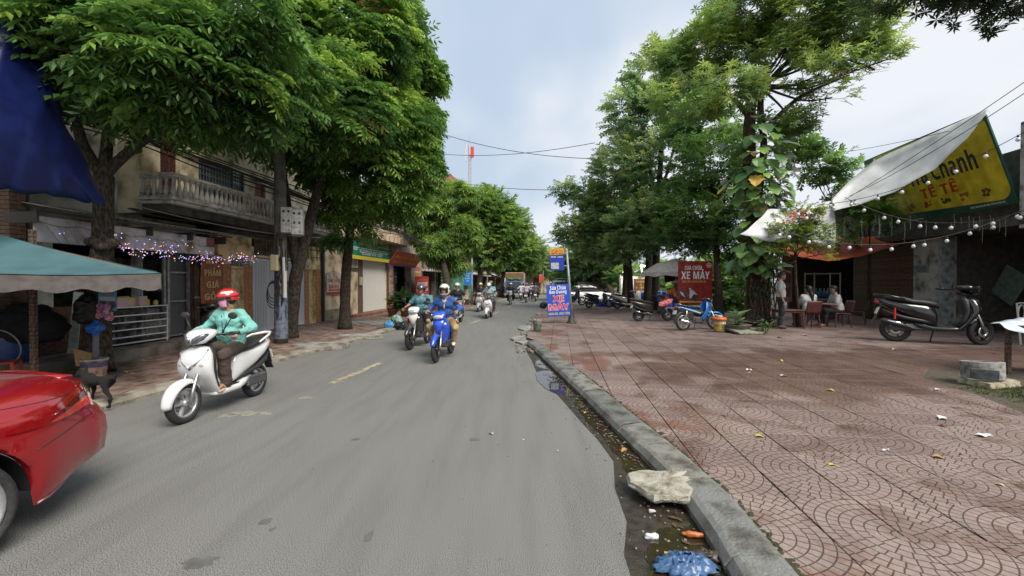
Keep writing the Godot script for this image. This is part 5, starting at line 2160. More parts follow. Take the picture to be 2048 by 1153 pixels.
	for i in 7:
		for s in [-1.0, 1.0]:
			var x0 := i / 7.0
			var x1 := (i + 1) / 7.0
			var w0: float = hw.call(x0) * (1.0 - .22 * (i % 2))
			var w1: float = hw.call(x1) * (1.0 - .22 * ((i + 1) % 2)) if i < 6 else .0
			var f := func(x: float, w: float) -> Vector3: return v3(w * s, -.32 * x * x + abs(w) * .22, x)
			big.quad(f.call(x0, .0), f.call(x1, .0), f.call(x1, w1), f.call(x0, w0))
	var bm := big.mesh()
	var vm := [mat(.12, .25, .055, .35, "", 1.0, {"back": .6}), mat(.085, .19, .05, .35, "", 1.0, {"back": .6}), mat(.07, .16, .05, .35, "", 1.0, {"back": .5}), mat(.2, .34, .075, .35, "", 1.0, {"back": .6}), mat(.5, .32, .05, .5, "", 1.0, {"back": .5})]
	for k in 250:
		var zone := rng.randf()
		var y: float
		var spread: float
		if zone < .66:
			y = rng.randf_range(4.3, 7.3)
			spread = 1.15
		elif zone < .8:
			y = rng.randf_range(2.9, 4.4)
			spread = .6
		else:
			y = rng.randf_range(1.9, 3.3)
			spread = .75
		var an := rng.randf_range(-.3, PI + .3)
		var rr := spread * rng.randf_range(.45, 1.0)
		var p := v3(cos(an) * rr, y, sin(an) * rr)
		var fw := v3(cos(an) + rng.randfn() * .35, -.45 + rng.randfn() * .3, sin(an) + rng.randfn() * .35).normalized()
		var up := (Vector3.UP + v3(cos(an), 0, sin(an)) * .7).normalized()
		var x := up.cross(fw).normalized()
		var s := rng.randf_range(.24, .56)
		var lf := inst("leaf", bm, vm[[0, 1, 1, 3, 2, 0, 3, 0][rng.randi() % 8] if rng.randf() < .97 else 4], t)
		lf.transform = Transform3D(Basis(x * s, fw.cross(x) * s, fw * s), p + v3(-.05, 0, .0))
	crown(t, [[rel(v3(9.04, 5.98, -16.1)), v3(.8, 1.9, .7)], [rel(v3(9.04, 3.45, -16.2)), v3(.6, 1.4, .6)], [rel(v3(8.65, 1.79, -16.0)), v3(.7, .9, .5)]], 240, "twig", deep, 141, 1.5, -.3)
	b = mb(1)
	for k in 26:
		var an := rng.randf_range(0, PI)
		var p := v3(cos(an) * rng.randf_range(.35, .62), 0, sin(an) * .5)
		var tp := p * .8 + v3(rng.randfn() * .15, rng.randf_range(1.3, 3.2), 0)
		b.tube(wobble(p, tp, 7, .09), rng.randf_range(.012, .028), 5)
	b.tube([rel(v3(8.68, 1.86, -15.5)), rel(v3(8.6, 1.75, -15.2)), rel(v3(8.74, 1.92, -15.2)), rel(v3(8.87, 2.08, -15.4))], .02, 6)
	obj("aerial_root", b, bark(.16, .13, .095), t)
	# row of dense trees behind it
	var right := [
		["dense_tree", "dense dark green tree directly left of the vine tree", v3(8.76, .12, -18.52), [[v3(8.97, 7.02, -20.0), 1.9, 1.6], [v3(9.2, 4.24, -19.5), 1.9, 1.3], [v3(8.28, 4.61, -20.5), 1.7, 1.4], [v3(10.11, 5.89, -20.0), 1.4, 1.6], [v3(8.93, 9.18, -21.0), 1.7, 1.2], [v3(9.83, 3.32, -19.0), .9, .7]], 2000, "twig", deep, 1.7, .17],
		["dense_tree", "tall spreading tree with dark trunk behind the red repair board", v3(8.22, .12, -25.26), [[v3(8.29, 12.68, -24.0), 2.2, 1.7], [v3(6.95, 10.79, -24.0), 2.0, 1.5], [v3(9.65, 12.95, -24.0), 2.0, 1.5], [v3(7.71, 7.82, -23.0), 2.2, 1.7], [v3(7.2, 4.96, -23.0), 2.1, 1.5], [v3(8.39, 3.82, -22.0), 1.9, .9], [v3(6.53, 11.59, -25.0), 1.1, 1.0], [v3(6.27, 8.5, -24.5), 1.5, 1.4]], 2400, "twig", grey, 1.8, .24],
		["dense_tree", "grey green feathery tree leaning towards the road", v3(7.37, .12, -27.25), [[v3(6.61, 8.27, -27.0), 1.9, 1.7], [v3(5.85, 5.53, -27.0), 2.1, 1.6], [v3(6.96, 5.68, -26.0), 2.0, 1.6], [v3(4.86, 6.84, -27.5), 1.3, 1.1], [v3(3.86, 4.92, -27.0), 1.3, 1.0], [v3(3.36, 7.57, -28.0), .75, .5], [v3(6.23, 3.62, -26.0), 1.9, .8], [v3(4.93, 4.0, -27.0), 1.5, .8]], 2200, "twig", grey, 1.9, .22],
		["dense_tree", "smaller dark tree overhanging the bus stop pole", v3(8.02, .12, -33.9), [[v3(7.09, 3.29, -40.0), 2.6, 1.6], [v3(5.72, 3.97, -40.0), 2.0, 1.5], [v3(8.24, 4.5, -38.0), 2.4, 2.0], [v3(8.16, 1.94, -42.0), 2.2, .9]], 1700, "twig", grey, 2.4, .22],
		["dense_tree", "distant green tree beyond the blue canopy", v3(9.23, .12, -55.6), [[v3(9.61, 3.4, -60.0), 3.4, 2.6], [v3(11.27, 3.02, -58.0), 2.6, 2.2], [v3(8.17, 3.11, -62.0), 2.4, 2.2]], 1600, "twig", light, 3.0, .25]]
	for q in right:
		g = q[2]
		t = thing(q[0], q[1], "tree", g, .0, "trees along the right pavement")
		lobes = []
		for l in q[3]:
			lobes.append([(l[0] as Vector3) - g, v3(l[1], l[2], l[1])])
		var c: Vector3 = lobes[0][0]
		trunk(t, [Vector3.ZERO, v3(c.x * .15, c.y * .3, c.z * .2), v3(c.x * .45, c.y * .6, c.z * .5), v3(c.x * .8, c.y * .9, c.z * .8)], q[8], q[8] * .4, bk2)
		branch_out(t, v3(c.x * .4, c.y * .5, c.z * .4), lobes, q[8] * .4, bk2, 2)
		crown(t, lobes, q[4], q[5], q[6], 150 + int(q[7] * 10), q[7], -.02, .35)
	for q in [[v3(11.29, 1.7, -36.0), "thick green shrubs filling the gap behind the notice boards", 3.0], [v3(13.24, 1.7, -31.0), "dark shrubs behind the red repair board", 2.6], [v3(11.94, 1.7, -24.0), "dark bushes between the red board and the vine tree", 1.8], [v3(10.8, 1.95, -44.0), "tall shrubs behind the corrugated fence", 3.4]]:
		g = q[0]
		g.y = .12
		t = thing("background_shrub", q[1], "shrub", g)
		trunk(t, [Vector3.ZERO, v3(0, 1.5, 0)], .08, .05, bk2, "stem")
		crown(t, [[v3(0, 1.2, 0), v3(q[2], 1.3, 1.0)], [v3(q[2] * .5, 2.3, 0), v3(q[2] * .7, 1.1, .9)], [v3(-q[2] * .5, 2.0, 0), v3(q[2] * .7, 1.0, .9)]], 900, "twig", deep, 260 + int(q[2] * 10), 1.9, -.4)
	# bigger dark trunks standing among the jugs
	for q in [[v3(7.22, .12, -28.36), "slim dark trunk of a young tree beside the street lamps", .2, 5.5], [v3(8.11, .12, -26.22), "thick dark trunk standing behind the white parked scooter", .34, 5.0]]:
		t = thing("young_tree", q[1], "tree", q[0])
		trunk(t, [Vector3.ZERO, v3(.1, 2.0, 0), v3(.15, q[3], -.1)], q[2], q[2] * .6, bk2)
		crown(t, [[v3(.1, q[3], 0), v3(1.6, .9, 1.4)]], 420, "twig", deep, 171 + int(q[3] * 2), 1.8, -.3)
	# flowering small tree over the orange tarp
	g = v3(10.11, .12, -15.43)
	t = thing("blossom_tree", "small yellow green tree with orange blossoms over the white tarp", "tree", g)
	tree_o = g
	trunk(t, [Vector3.ZERO, rel(v3(9.68, 1.79, -15.0)), rel(v3(9.38, 3.27, -14.6))], .06, .03, bk)
	lobes = [[rel(v3(9.14, 3.84, -14.0)), v3(.75, .42, .6)], [rel(v3(8.63, 3.19, -13.8)), v3(.6, .38, .5)], [rel(v3(9.34, 3.1, -13.7)), v3(.5, .45, .5)], [rel(v3(8.4, 2.72, -13.8)), v3(.35, .25, .3)], [rel(v3(9.58, 2.56, -13.7)), v3(.25, .3, .3)]]
	branch_out(t, rel(v3(9.42, 2.45, -14.6)), lobes, .02, bk, 2)
	crown(t, lobes, 330, "twig", [Color(.08, .14, .03), Color(.17, .26, .05), Color(.32, .4, .07)], 181, .9, -.1)
	b = mb()
	for q in [v3(8.56, 3.74, -13.5), v3(9.0, 3.67, -13.5), v3(8.98, 3.81, -13.6), v3(8.48, 3.57, -13.4), v3(8.82, 3.8, -13.5)]:
		for k in 26:
			b.ball(rel(q + v3(rng.randfn() * .1, rng.randfn() * .05, rng.randfn() * .08)), Vector3.ONE * rng.randf_range(.014, .032), 5, 3)
	stuff(obj("blossom", b, mat(.55, .13, .06, .6), t))
	# darker tree over the shop entrance and leaves beside the sign
	g = v3(15.46, 1.7, -19.0)
	g.y = .12
	t = thing("entrance_tree", "thin dark leaved tree between the white tarp and the shop sign", "tree", g)
	tree_o = g
	trunk(t, [Vector3.ZERO, v3(-.2, 2.0, .2), v3(-.3, 4.0, .3)], .09, .05, bk)
	lobes = [[rel(v3(11.51, 6.09, -16.5)), v3(1.0, .55, .8)], [rel(v3(12.82, 5.84, -17.0)), v3(1.0, .5, .8)], [rel(v3(13.25, 4.84, -16.8)), v3(.9, .7, .8)], [rel(v3(10.82, 6.68, -16.6)), v3(.6, .5, .6)], [rel(v3(13.48, 4.05, -16.6)), v3(.9, .7, .7)], [rel(v3(13.04, 3.53, -17.0)), v3(.8, .5, .6)]]
	branch_out(t, v3(-.3, 3.0, .3), lobes, .035, bk, 2)
	crown(t, lobes, 620, "twig", deep, 191, 1.5, .0, .2)
	# branches reaching in at the top right from a tree beside the camera
	g = v3(8.95, .12, -7.6)
	t = thing("overhanging_tree", "dark silhouetted tree trunk and branch tips at the top right corner", "tree", g)
	tree_o = g
	trunk(t, [v3(.5, 0, .0), v3(.45, 2.5, 0), v3(.25, 5.0, 0), v3(-.2, 8.5, 0)], .24, .16, bk2)
	lobes = [[rel(v3(7.45, 6.75, -8.0)), v3(.42, .2, .5)], [rel(v3(7.96, 6.53, -7.8)), v3(.42, .26, .5)], [rel(v3(8.27, 6.45, -7.6)), v3(.42, .35, .6)], [rel(v3(8.62, 6.2, -7.6)), v3(.25, .3, .4)], [rel(v3(7.69, 7.19, -7.8)), v3(1.4, .4, 1.2)], [rel(v3(8.64, 6.58, -7.4)), v3(1.0, .6, 1.0)]]
	branch_out(t, v3(-.1, 7.6, 0), lobes, .03, bk2, 2)
	crown(t, lobes, 420, "whorl", [Color(.03, .05, .025), Color(.045, .075, .03), Color(.07, .11, .04)], 201, .95, -.05, .1)
	make_low_plants(deep, light)

func o_roof_bush(at: Vector3, light: Array) -> void:
	var t := thing("roof_garden", "overgrown shrubs on the balcony roof behind the hanging cables", "shrub", at)
	trunk(t, [v3(0, -.6, 0), v3(.2, .3, 0), v3(0, 1.0, 0)], .06, .03, bark())
	crown(t, [[v3(.3, .1, 0), v3(1.3, .8, .8)], [v3(1.5, -.3, -1.0), v3(1.2, .6, .8)], [v3(-.9, .0, .5), v3(1.0, .7, .7)]], 620, "twig", [Color(.05, .08, .025), Color(.11, .15, .04), Color(.21, .23, .07)], 211, 1.5, -.2)

func make_low_plants(deep: Array, light: Array) -> void:
	# hedge far right
	var g: Vector3 = v3(7.49, .12, -39.71)
	var t := thing("hedge", "bright green overgrown hedge behind the white car", "hedge", g)
	var lobes := []
	for k in 7:
		lobes.append([v3(-2.0 + k * 1.15, .8 + .1 * sin(k * 2.0), -1.5 - k * .5), v3(.9, .75, .8)])
	trunk(t, [v3(0, 0, -2), v3(0, .8, -2)], .05, .03, bark(), "stem")
	crown(t, lobes, 1500, "twig", [Color(.05, .11, .02), Color(.1, .22, .03), Color(.2, .33, .05)], 221, 1.6, -.3)
	# round leaved dark palm like plant before the fence
	g = v3(8.67, .12, -39.71)
	t = thing("fan_plant", "dark spiky round plant in front of the grey fence", "plant", g)
	trunk(t, [Vector3.ZERO, v3(0, .9, 0)], .06, .05, bark())
	var b := mb()
	for k in 26:
		var d := v3(cos(k * 2.4), sin(k * 1.1) * .9 + .2, sin(k * 2.4) * .5).normalized()
		leaf_blade(b, v3(0, 1.25, 0), d, d.cross(v3(0, 0, 1)).normalized(), .75, .14, .3)
	obj("frond", b, mat(.02, .04, .025, .6), t)
	# plants round the foot of the vine tree
	for q in [[v3(7.08, .12, -13.89), "potted broad leaved plant in a wide bowl by the vine tree", .95, 16, .42], [v3(7.76, .12, -13.48), "low leafy weeds growing at the foot of the vine tree", .55, 26, .2], [v3(9.2, .12, -15.43), "small bright green seedling in front of the standing man", .5, 18, .18]]:
		t = thing("leafy_plant", q[1], "plant", q[0])
		var bs := [mb(), mb()]
		for k in q[3] * 2:
			var a := rng.randf() * TAU
			var h: float = rng.randf_range(.15, 1.0) * q[2]
			var p := v3(cos(a) * .22 * rng.randf(), h * .75, sin(a) * .18 * rng.randf())
			var d := v3(cos(a), rng.randf_range(.0, .9), sin(a)).normalized()
			leaf_blade(bs[k % 2], p, d, d.cross(Vector3.UP).normalized(), q[4] * rng.randf_range(.7, 1.2), q[4] * .42, .5)
			if k % 3 == 0:
				bs[1].tube([v3(cos(a) * .05, 0, sin(a) * .05), p], .008, 4)
		stuff(obj("leaves", bs[0], mat(.1, .19, .04, .4, "", 1.0, {"back": .35}), t))
		stuff(obj("leaves", bs[1], mat(.05, .11, .03, .4, "", 1.0, {"back": .35}), t))
		if q[2] > .9:
			b = mb(1)
			b.lathe([v2(.28, .0), v2(.42, .22), v2(.46, .25), v2(.42, .25), v2(.36, .2), v2(.001, .18)], 20)
			obj("bowl", b, mat(.16, .14, .125, .8, "grime", 1.5), t)
	# potted shrub at the photo shop
	g = v3(-5.13, .1, -20.69)
	t = thing("potted_shrub", "leafy shrub in clay pots beside the photo shop doorway", "plant", g)
	for x in [-.5, .1]:
		b = mb(1)
		b.lathe([v2(.001, .0), v2(.17, .0), v2(.24, .34), v2(.27, .36), v2(.25, .38), v2(.2, .33), v2(.001, .33)], 14)
		obj("pot", b, mat(.25, .12, .08, .8, "mottle", 2.0), t).position = v3(x, 0, 0)
	crown(t, [[v3(-.1, .75, 0), v3(.45, .38, .4)], [v3(.2, .6, 0), v3(.3, .25, .3)]], 220, "twig", [Color(.03, .07, .02), Color(.05, .11, .03), Color(.09, .16, .04)], 231, 1.0, -.4)
	# grass on the earth bed
	var mm := MultiMesh.new()
	mm.transform_format = MultiMesh.TRANSFORM_3D
	mm.use_colors = true
	b = mb()
	for k in 5:
		var a := TAU * k / 5
		leaf_blade(b, v3(cos(a), 0, sin(a)) * .006, v3(cos(a) * .5, 1, sin(a) * .5).normalized(), v3(-sin(a), 0, cos(a)), .06, .008, .3)
	mm.mesh = b.mesh()
	mm.instance_count = 2600
	for k in 2600:
		var p := v3(6.55 + abs(rng.randfn()) * .7 + rng.randf() * 1.4, PAVE - .006, rng.randf_range(-6.6, -4.9))
		p.z -= (p.x - 6.5) * .02
		var s := rng.randf_range(.5, 1.25)
		mm.set_instance_transform(k, Transform3D(Basis(Vector3.UP, rng.randf() * TAU).scaled(Vector3.ONE * s), p))
		mm.set_instance_color(k, Color(.05, .09, .02).lerp(Color(.1, .11, .03), rng.randf()))
	var gr := MultiMeshInstance3D.new()
	gr.name = "grass"
	gr.multimesh = mm
	gr.material_override = mat(1, 1, 1, .7, "", 1.0, {"vc": 1, "back": .4})
	add_child(gr)
	tag(gr, "short mossy grass on the earth bed by the broken concrete ring", "grass", "", "stuff")

func make_wires() -> void:
	var black := mat(.02, .02, .021, .6)
	# utility pole with meter boxes
	var g: Vector3 = v3(-6.11, .1, -11.62)
	var t := thing("utility_pole", "dark concrete utility pole with old posters on its foot and tangled cables", "utility pole", g)
	var b := mb(1)
	b.lathe([v2(.001, .0), v2(.17, .0), v2(.155, 1.2), v2(.125, 8.2), v2(.001, 8.2)], 14)
	obj("pole", b, mat(.17, .155, .14, .9, "stain", .9, {"bump": .5}), t)
	b = mb(1)
	b.lathe([v2(.1705, .12), v2(.168, .35), v2(.166, 1.25), v2(.155, 1.3)], 14)
	obj("pasted_poster", b, mat(.15, .17, .24, .8, "stain", 2.2), t)
	b = mb()
	for k in 12:
		var a := rng.randf() * 2.0 - .2
		var x := v3(cos(a) * .17, 0, sin(a) * .17)
		b.tube(wobble(x + v3(0, rng.randf_range(.6, 1.6), 0), x * 1.05 + v3(0, rng.randf_range(2.4, 3.0), 0), 7, .05), .014, 5)
	for k in 4:
		var c := v3(-.12, 1.4 - k * .05, .12)
		var ringp := []
		for j in 17:
			ringp.append(c + v3(cos(TAU * j / 16) * .16, sin(TAU * j / 16) * (.24 + .03 * k), .02 * k))
		b.tube(ringp, .012, 5)
	obj("loose_cable", b, black, t)
	b = mb()
	b.rbox(v3(-.05, 2.1, .2), v3(.2, .42, .12), .02)
	obj("junction_box", b, mat(.42, .35, .2, .6), t)
	b = mb()
	b.tube([v3(.2, 1.2, .18), v3(.2, 1.9, .18)], .05, 8)
	b.tube([v3(.18, 1.75, .18), v3(.18, 2.25, .2)], .035, 8)
	obj("white_conduit", b, mat(.5, .48, .45, .5), t)
	for q in [[v3(-5.82, 3.3, -11.4), .0, "left grey electricity meter box with four dark windows on the pole"], [v3(-5.57, 3.25, -11.45), .0, "right grey electricity meter box with four dark windows on the pole"]]:
		var o := thing("meter_box", q[2], "meter box", q[0], .25)
		b = mb()
		b.rbox(v3(0, 0, 0), v3(.27, .66, .24), .02)
		obj("case", b, mat(.46, .455, .43, .6, "mottle", 1.6), o)
		for k in 4:
			b = mb()
			b.box(v3(-.06 + .12 * (k % 2), .22 - .24 * (k / 2), .118), v3(.055, .06, .012))
			obj("window", b, mat(.03, .03, .035, .2), o)
		b = mb()
		b.box(v3(0, -.13, .12), v3(.2, .008, .008))
		b.box(v3(.07, -.25, .121), v3(.05, .05, .006))
		obj("seam", b, mat(.2, .2, .2), o)
	# thick bundle of cables along the left side
	t = thing("cable_bundle", "sagging bundle of black cables strung along the left street front", "cables", v3(-7.25, 4.61, -8.5))
	var pts := [v3(-7.84, 4.59, -6.4), v3(-7.56, 4.63, -7.4), v3(-7.34, 4.65, -8.6), v3(-6.98, 4.47, -10.2), v3(-6.12, 4.26, -11.7), v3(-5.33, 3.95, -14.5), v3(-4.78, 3.88, -18.0), v3(-4.34, 3.65, -22.0), v3(-3.66, 3.71, -26.0), v3(-3.17, 3.28, -31.0)]
	var c := Curve3D.new()
	for i in pts.size():
		var tn := Vector3.ZERO
		if i > 0 and i < pts.size() - 1:
			tn = (pts[i + 1] - pts[i - 1]) * .15
		c.add_point(pts[i], -tn, tn)
	var ln := c.get_baked_length()
	b = mb()
	for k in 9:
		var path := []
		var ph := rng.randf() * TAU
		var o := v3(0, rng.randfn() * .1, rng.randfn() * .05)
		for i in 61:
			path.append(c.sample_baked(ln * i / 60.0, true) + o + v3(0, sin(ph + i * .5) * .035 - .03 * k * sin(PI * fmod(i / 10.0, 1.0)) * .4, 0) - t.position)
		b.tube(path, rng.randf_range(.011, .026), 5)
	obj("cable", b, black, t)
	# single wires
	var wires := [
		[v3(-6.24, 12.32, -30.0), v3(4.78, 8.41, -24.0), .5, .018, "thin black wire crossing the sky from the dark tree"],
		[v3(-5.54, 11.59, -34.0), v3(4.51, 9.28, -24.0), .35, .018, "thin wire crossing the sky in front of the telecom mast"],
		[v3(-6.52, 11.12, -40.0), v3(3.36, 7.57, -28.0), .3, .02, "lowest thin wire crossing the sky at the far trees"],
		[v3(-2.61, 5.01, -36.0), v3(4.72, 4.96, -33.0), .3, .02, "fine wire over the far road above the truck"],
		[v3(-7.52, 3.23, -8.8), v3(-5.66, 3.01, -13.0), .12, .01, "pale straight wire running under the balcony awning"],
		[v3(13.35, 7.85, -22.0), v3(12.39, 5.98, -12.5), .15, .008, "fine wire from the vine tree to the sign post"],
		[v3(10.57, 4.32, -14.0), v3(10.04, 5.68, -8.5), .05, .008, "steep thin wire rising over the white tarp"],
		[v3(10.73, 4.44, -14.0), v3(9.97, 5.45, -8.4), .12, .008, "second steep thin wire rising over the white tarp"]]
	for w in wires:
		t = thing("wire", w[4], "wire", w[0])
		b = mb()
		b.tube(sag(Vector3.ZERO, w[1] - w[0], w[2], 16), w[3], 5)
		obj("strand", b, mat(.2, .2, .19, .5) if w[3] == .01 else black, t)
	# blue street banner on its poles
	g = v3(-3.27, .1, -31.27)
	t = thing("banner_pole", "concrete street pole carrying the tall blue banner", "pole", g)
	b = mb(1)
	b.lathe([v2(.001, 0), v2(.17, .0), v2(.13, 7.5), v2(.001, 7.5)], 12)
	obj("pole", b, mat(.3, .285, .26, .9, "stain", .8), t)
	b = mb(1)
	b.lathe([v2(.001, 0), v2(.07, .0), v2(.07, 3.6), v2(.001, 3.6)], 8, Transform3D(Basis.IDENTITY, v3(.42, 0, 0)))
	obj("steel_pole", b, mat(.33, .35, .34, .5), t)
	b = mb(1)
	b.lathe([v2(.174, .4), v2(.171, 1.1)], 12)
	obj("pasted_poster", b, mat(.5, .46, .42, .8, "stain", 2.0), t)
	t = thing("blue_banner", "tall blue street banner with pale lines of text", "banner", v3(-3.06, 1.49, -30.6))
	b = mb()
	b.rbox(v3(0, .76, 0), v3(.64, 1.52, .04), .01)
	obj("board", b, mat(.22, .25, .6, .5), t)
	b = mb()
	b.box(v3(-.03, .62, .022), v3(.52, 1.18, .006))
	obj("blue_field", b, mat(.01, .16, .5, .5), t)
	b = mb()
	for k in 5:
		b.box(v3(-.03, .98 - k * .17, .027), v3([.34, .34, .3, .36, .22][k], .055, .006))
	stuff(obj("print_line", b, mat(.3, .55, .7, .5), t))

# ---------------------------------------------------------------- motorbikes: forward +x, right +z, ground at y = 0
func shaped(key: String, f: Callable) -> Mesh:
	if not cached.has(key):
		var b := mb(1)
		f.call(b)
		cached[key] = b.mesh()
	return cached[key]

func tyre_shape(b: MB, r: float, w: float) -> void:
	var xf := Transform3D(Basis(Vector3.RIGHT, PI / 2), Vector3.ZERO)
	b.lathe([v2(r - .075, -w * .75), v2(r - .045, -w), v2(r - .016, -w * .86), v2(r, -w * .4), v2(r + .003, 0), v2(r, w * .4), v2(r - .016, w * .86), v2(r - .045, w), v2(r - .075, w * .75), v2(r - .075, -w * .75)], 36, xf)

func rim_shape(b: MB, r: float, w: float, spokes: int, sw: float) -> void:
	var xf := Transform3D(Basis(Vector3.RIGHT, PI / 2), Vector3.ZERO)
	b.lathe([v2(r - .07, -w * .8), v2(r - .09, -w * .6), v2(r - .095, 0), v2(r - .09, w * .6), v2(r - .07, w * .8), v2(r - .08, 0), v2(r - .07, -w * .8)], 30, xf)
	b.lathe([v2(.001, -w), v2(.035, -w), v2(.045, -w * .5), v2(.045, w * .5), v2(.035, w), v2(.001, w)], 14, xf)
	b.flat()
	for k in spokes:
		var a := TAU * k / spokes
		var d := v3(cos(a), sin(a), 0)
		b.box(d * (r - .05) * .52, v3(r - .12, sw, w * .7), Basis(v3(0, 0, 1), a))

func fender_shape(b: MB, r: float, w: float, a0: float, a1: float, nose: float) -> void:
	var f := func(u: float, v: float) -> Vector3:
		var a: float = lerp(a0, a1, u)
		var s := 2.0 * v - 1.0
		var ww: float = w * (.45 + .55 * sin(PI * clamp(u * .9 + nose, .0, 1.0)))
		var rr := r + .045 - .055 * pow(abs(s), 2.5)
		return v3(cos(a) * rr, sin(a) * rr, s * ww)
	b.sheet(f, 18, 8, .006)

func bike(kind: String, label: String, group: String, at: Vector3, head: float, c: Dictionary) -> Node3D:
	var o := thing("motorbike" if kind == "underbone" else "scooter", label, "motorbike" if kind == "underbone" else "scooter", at, head, group)
	var under := kind == "underbone"
	var col: Array = c.col
	var acc: Array = c.get("accent", col)
	var body := mat(col[0], col[1], col[2], .22, "", 1.0, {"coat": .8})
	var trim := mat(acc[0], acc[1], acc[2], .25, "", 1.0, {"coat": .6})
	var black := mat(.022, .022, .023, .5)
	var rub := mat(.025, .025, .026, .75, "mottle", 6.0, {"world": false})
	var rc: Array = c.get("rim", [.35, .35, .36])
	var metal := mat(.45, .45, .46, .3, "", 1.0, {"metal": .9})
	var dull := mat(.16, .16, .165, .45, "mottle", 5.0, {"metal": .6, "world": false})
	var rimm := mat(rc[0], rc[1], rc[2], .3, "", 1.0, {"metal": .7})
	var chrome := mat(.72, .72, .73, .12, "", 1.0, {"metal": 1.0})
	var seatm := mat(.028, .027, .027, .55, "mottle", 7.0, {"world": false})
	var clear := mat(.62, .64, .66, .08, "", 1.0, {"metal": .5})
	var amber := mat(.55, .2, .03, .2)
	var redl := mat(.42, .02, .015, .15)
	var R := .285 if under else .245
	var tw := .036 if under else .052
	var xf := .63 if under else .66
	var xr := -.6 if under else -.62
	var K := kind + " "
	# steering assembly
	var steer: float = c.get("steer", .0)
	var piv := v3(xf - .22, 0, 0)
	var st := Transform3D(Basis(Vector3.UP, steer), piv - Basis(Vector3.UP, steer) * piv)
	var sp := func(called: String, m: Mesh, ma: Material, at2 := Vector3.ZERO, par: Node3D = o) -> MeshInstance3D:
		var q := inst(called, m, ma, par)
		q.transform = (st if par == o else Transform3D.IDENTITY) * Transform3D(Basis.IDENTITY, at2)
		return q
	for q in [[xf, 1], [xr, 0]]:
		var ctr := v3(q[0], R, 0)
		var wh := inst("wheel", shaped(K + "tyre", func(b): tyre_shape(b, R, tw)), rub, o)
		wh.transform = (st if q[1] else Transform3D.IDENTITY) * Transform3D(Basis.IDENTITY, ctr)
		inst("rim", shaped(K + "rim", func(b): rim_shape(b, R, tw, 5 if not under else 6, .024 if not under else .016)), rimm, wh)
		inst("brake_disc", shaped("disc", func(b): b.lathe([v2(.05, -.004), v2(.105, -.004), v2(.105, .004), v2(.05, .004), v2(.05, -.004)], 24, Transform3D(Basis(Vector3.RIGHT, PI / 2), v3(0, 0, tw + .006)))), metal, wh)
	sp.call("front_fender", shaped(K + "fender", func(b): fender_shape(b, R, .075 if under else .092, deg_to_rad(18.0 if under else -4.0), deg_to_rad(150), .12)), body, v3(xf, R, 0))
	for z in [-1, 1]:
		sp.call("fork_leg", shaped(K + "fork%d" % z, func(b): b.tube([v3(xf - .17, .66, z * .072), v3(xf - .05, .38, z * .078), v3(xf, R, z * .078)], [.018, .024, .026], 8)), metal)
	# handlebar, cover, headlight, mirrors
	var hy := 1.0 if under else 1.02
	sp.call("handlebar", shaped(K + "bar", func(b):
		b.tube([v3(.2, hy + .03, -.34), v3(.3, hy + .01, -.16), v3(.33, hy, 0), v3(.3, hy + .01, .16), v3(.2, hy + .03, .34)], .014, 8)
		for z in [-1, 1]:
			b.tube([v3(.235, hy + .02, z * .26), v3(.195, hy + .03, z * .38)], .02, 8)
			b.tube([v3(.29, hy + .0, z * .22), v3(.27, hy + .005, z * .36)], .007, 5)), black)
	var cover := [[.535, hy - .045, .03, .025], [.52, hy - .03, .105, .06], [.45, hy - .01, .155, .088], [.36, hy + .02, .165, .075], [.28, hy + .035, .15, .05], [.22, hy + .035, .05, .03]]
	if under:
		cover = [[.505, hy - .055, .07, .035, .7], [.475, hy - .045, .125, .065, .65], [.41, hy - .005, .15, .07, .7], [.32, hy + .03, .13, .045, .8], [.24, hy + .04, .05, .02, .9]]
	var hc: Array = c.get("head", col)
	sp.call("headlight_cowl", shaped(K + "cowl", func(b): b.loft(loft_x(cover, 20))), mat(hc[0], hc[1], hc[2], .22, "", 1.0, {"coat": .8}))
	if under:
		sp.call("headlight", shaped(K + "headlight", func(b): b.ball(v3(.482, hy - .05, 0), v3(.04, .05, .115), 16, 10)), clear)
	else:
		sp.call("headlight", shaped(K + "headlight", func(b):
			for z in [-1, 1]:
				b.loft([ring(v3(.548, hy - .062, z * .012), v3(.008, .004, 0), v3(.0, .036, 0), 10), ring(v3(.538, hy - .034, z * .07), v3(.012, 0, z * .006), v3(0, .052, 0), 10), ring(v3(.488, hy + .005, z * .125), v3(.016, 0, z * .012), v3(0, .04, 0), 10), ring(v3(.44, hy + .03, z * .15), v3(.01, 0, z * .01), v3(0, .012, 0), 10)])), mat(.16, .17, .19, .05, "", 1.0, {"coat": 1.0, "metal": .6}))
	for z in [-1, 1]:
		if c.get("mirrors", 3) & (1 if z < 0 else 2):
			var mr: MeshInstance3D = sp.call("mirror", shaped(K + "mirror%d" % z, func(b): b.ball(v3(.255, hy + .25, z * .33), v3(.016, .045, .068), 12, 8)), black)
			inst("stalk", shaped(K + "stalk%d" % z, func(b): b.tube([v3(.28, hy + .03, z * .2), v3(.27, hy + .14, z * .27), v3(.255, hy + .24, z * .32)], .007, 6)), black, mr)
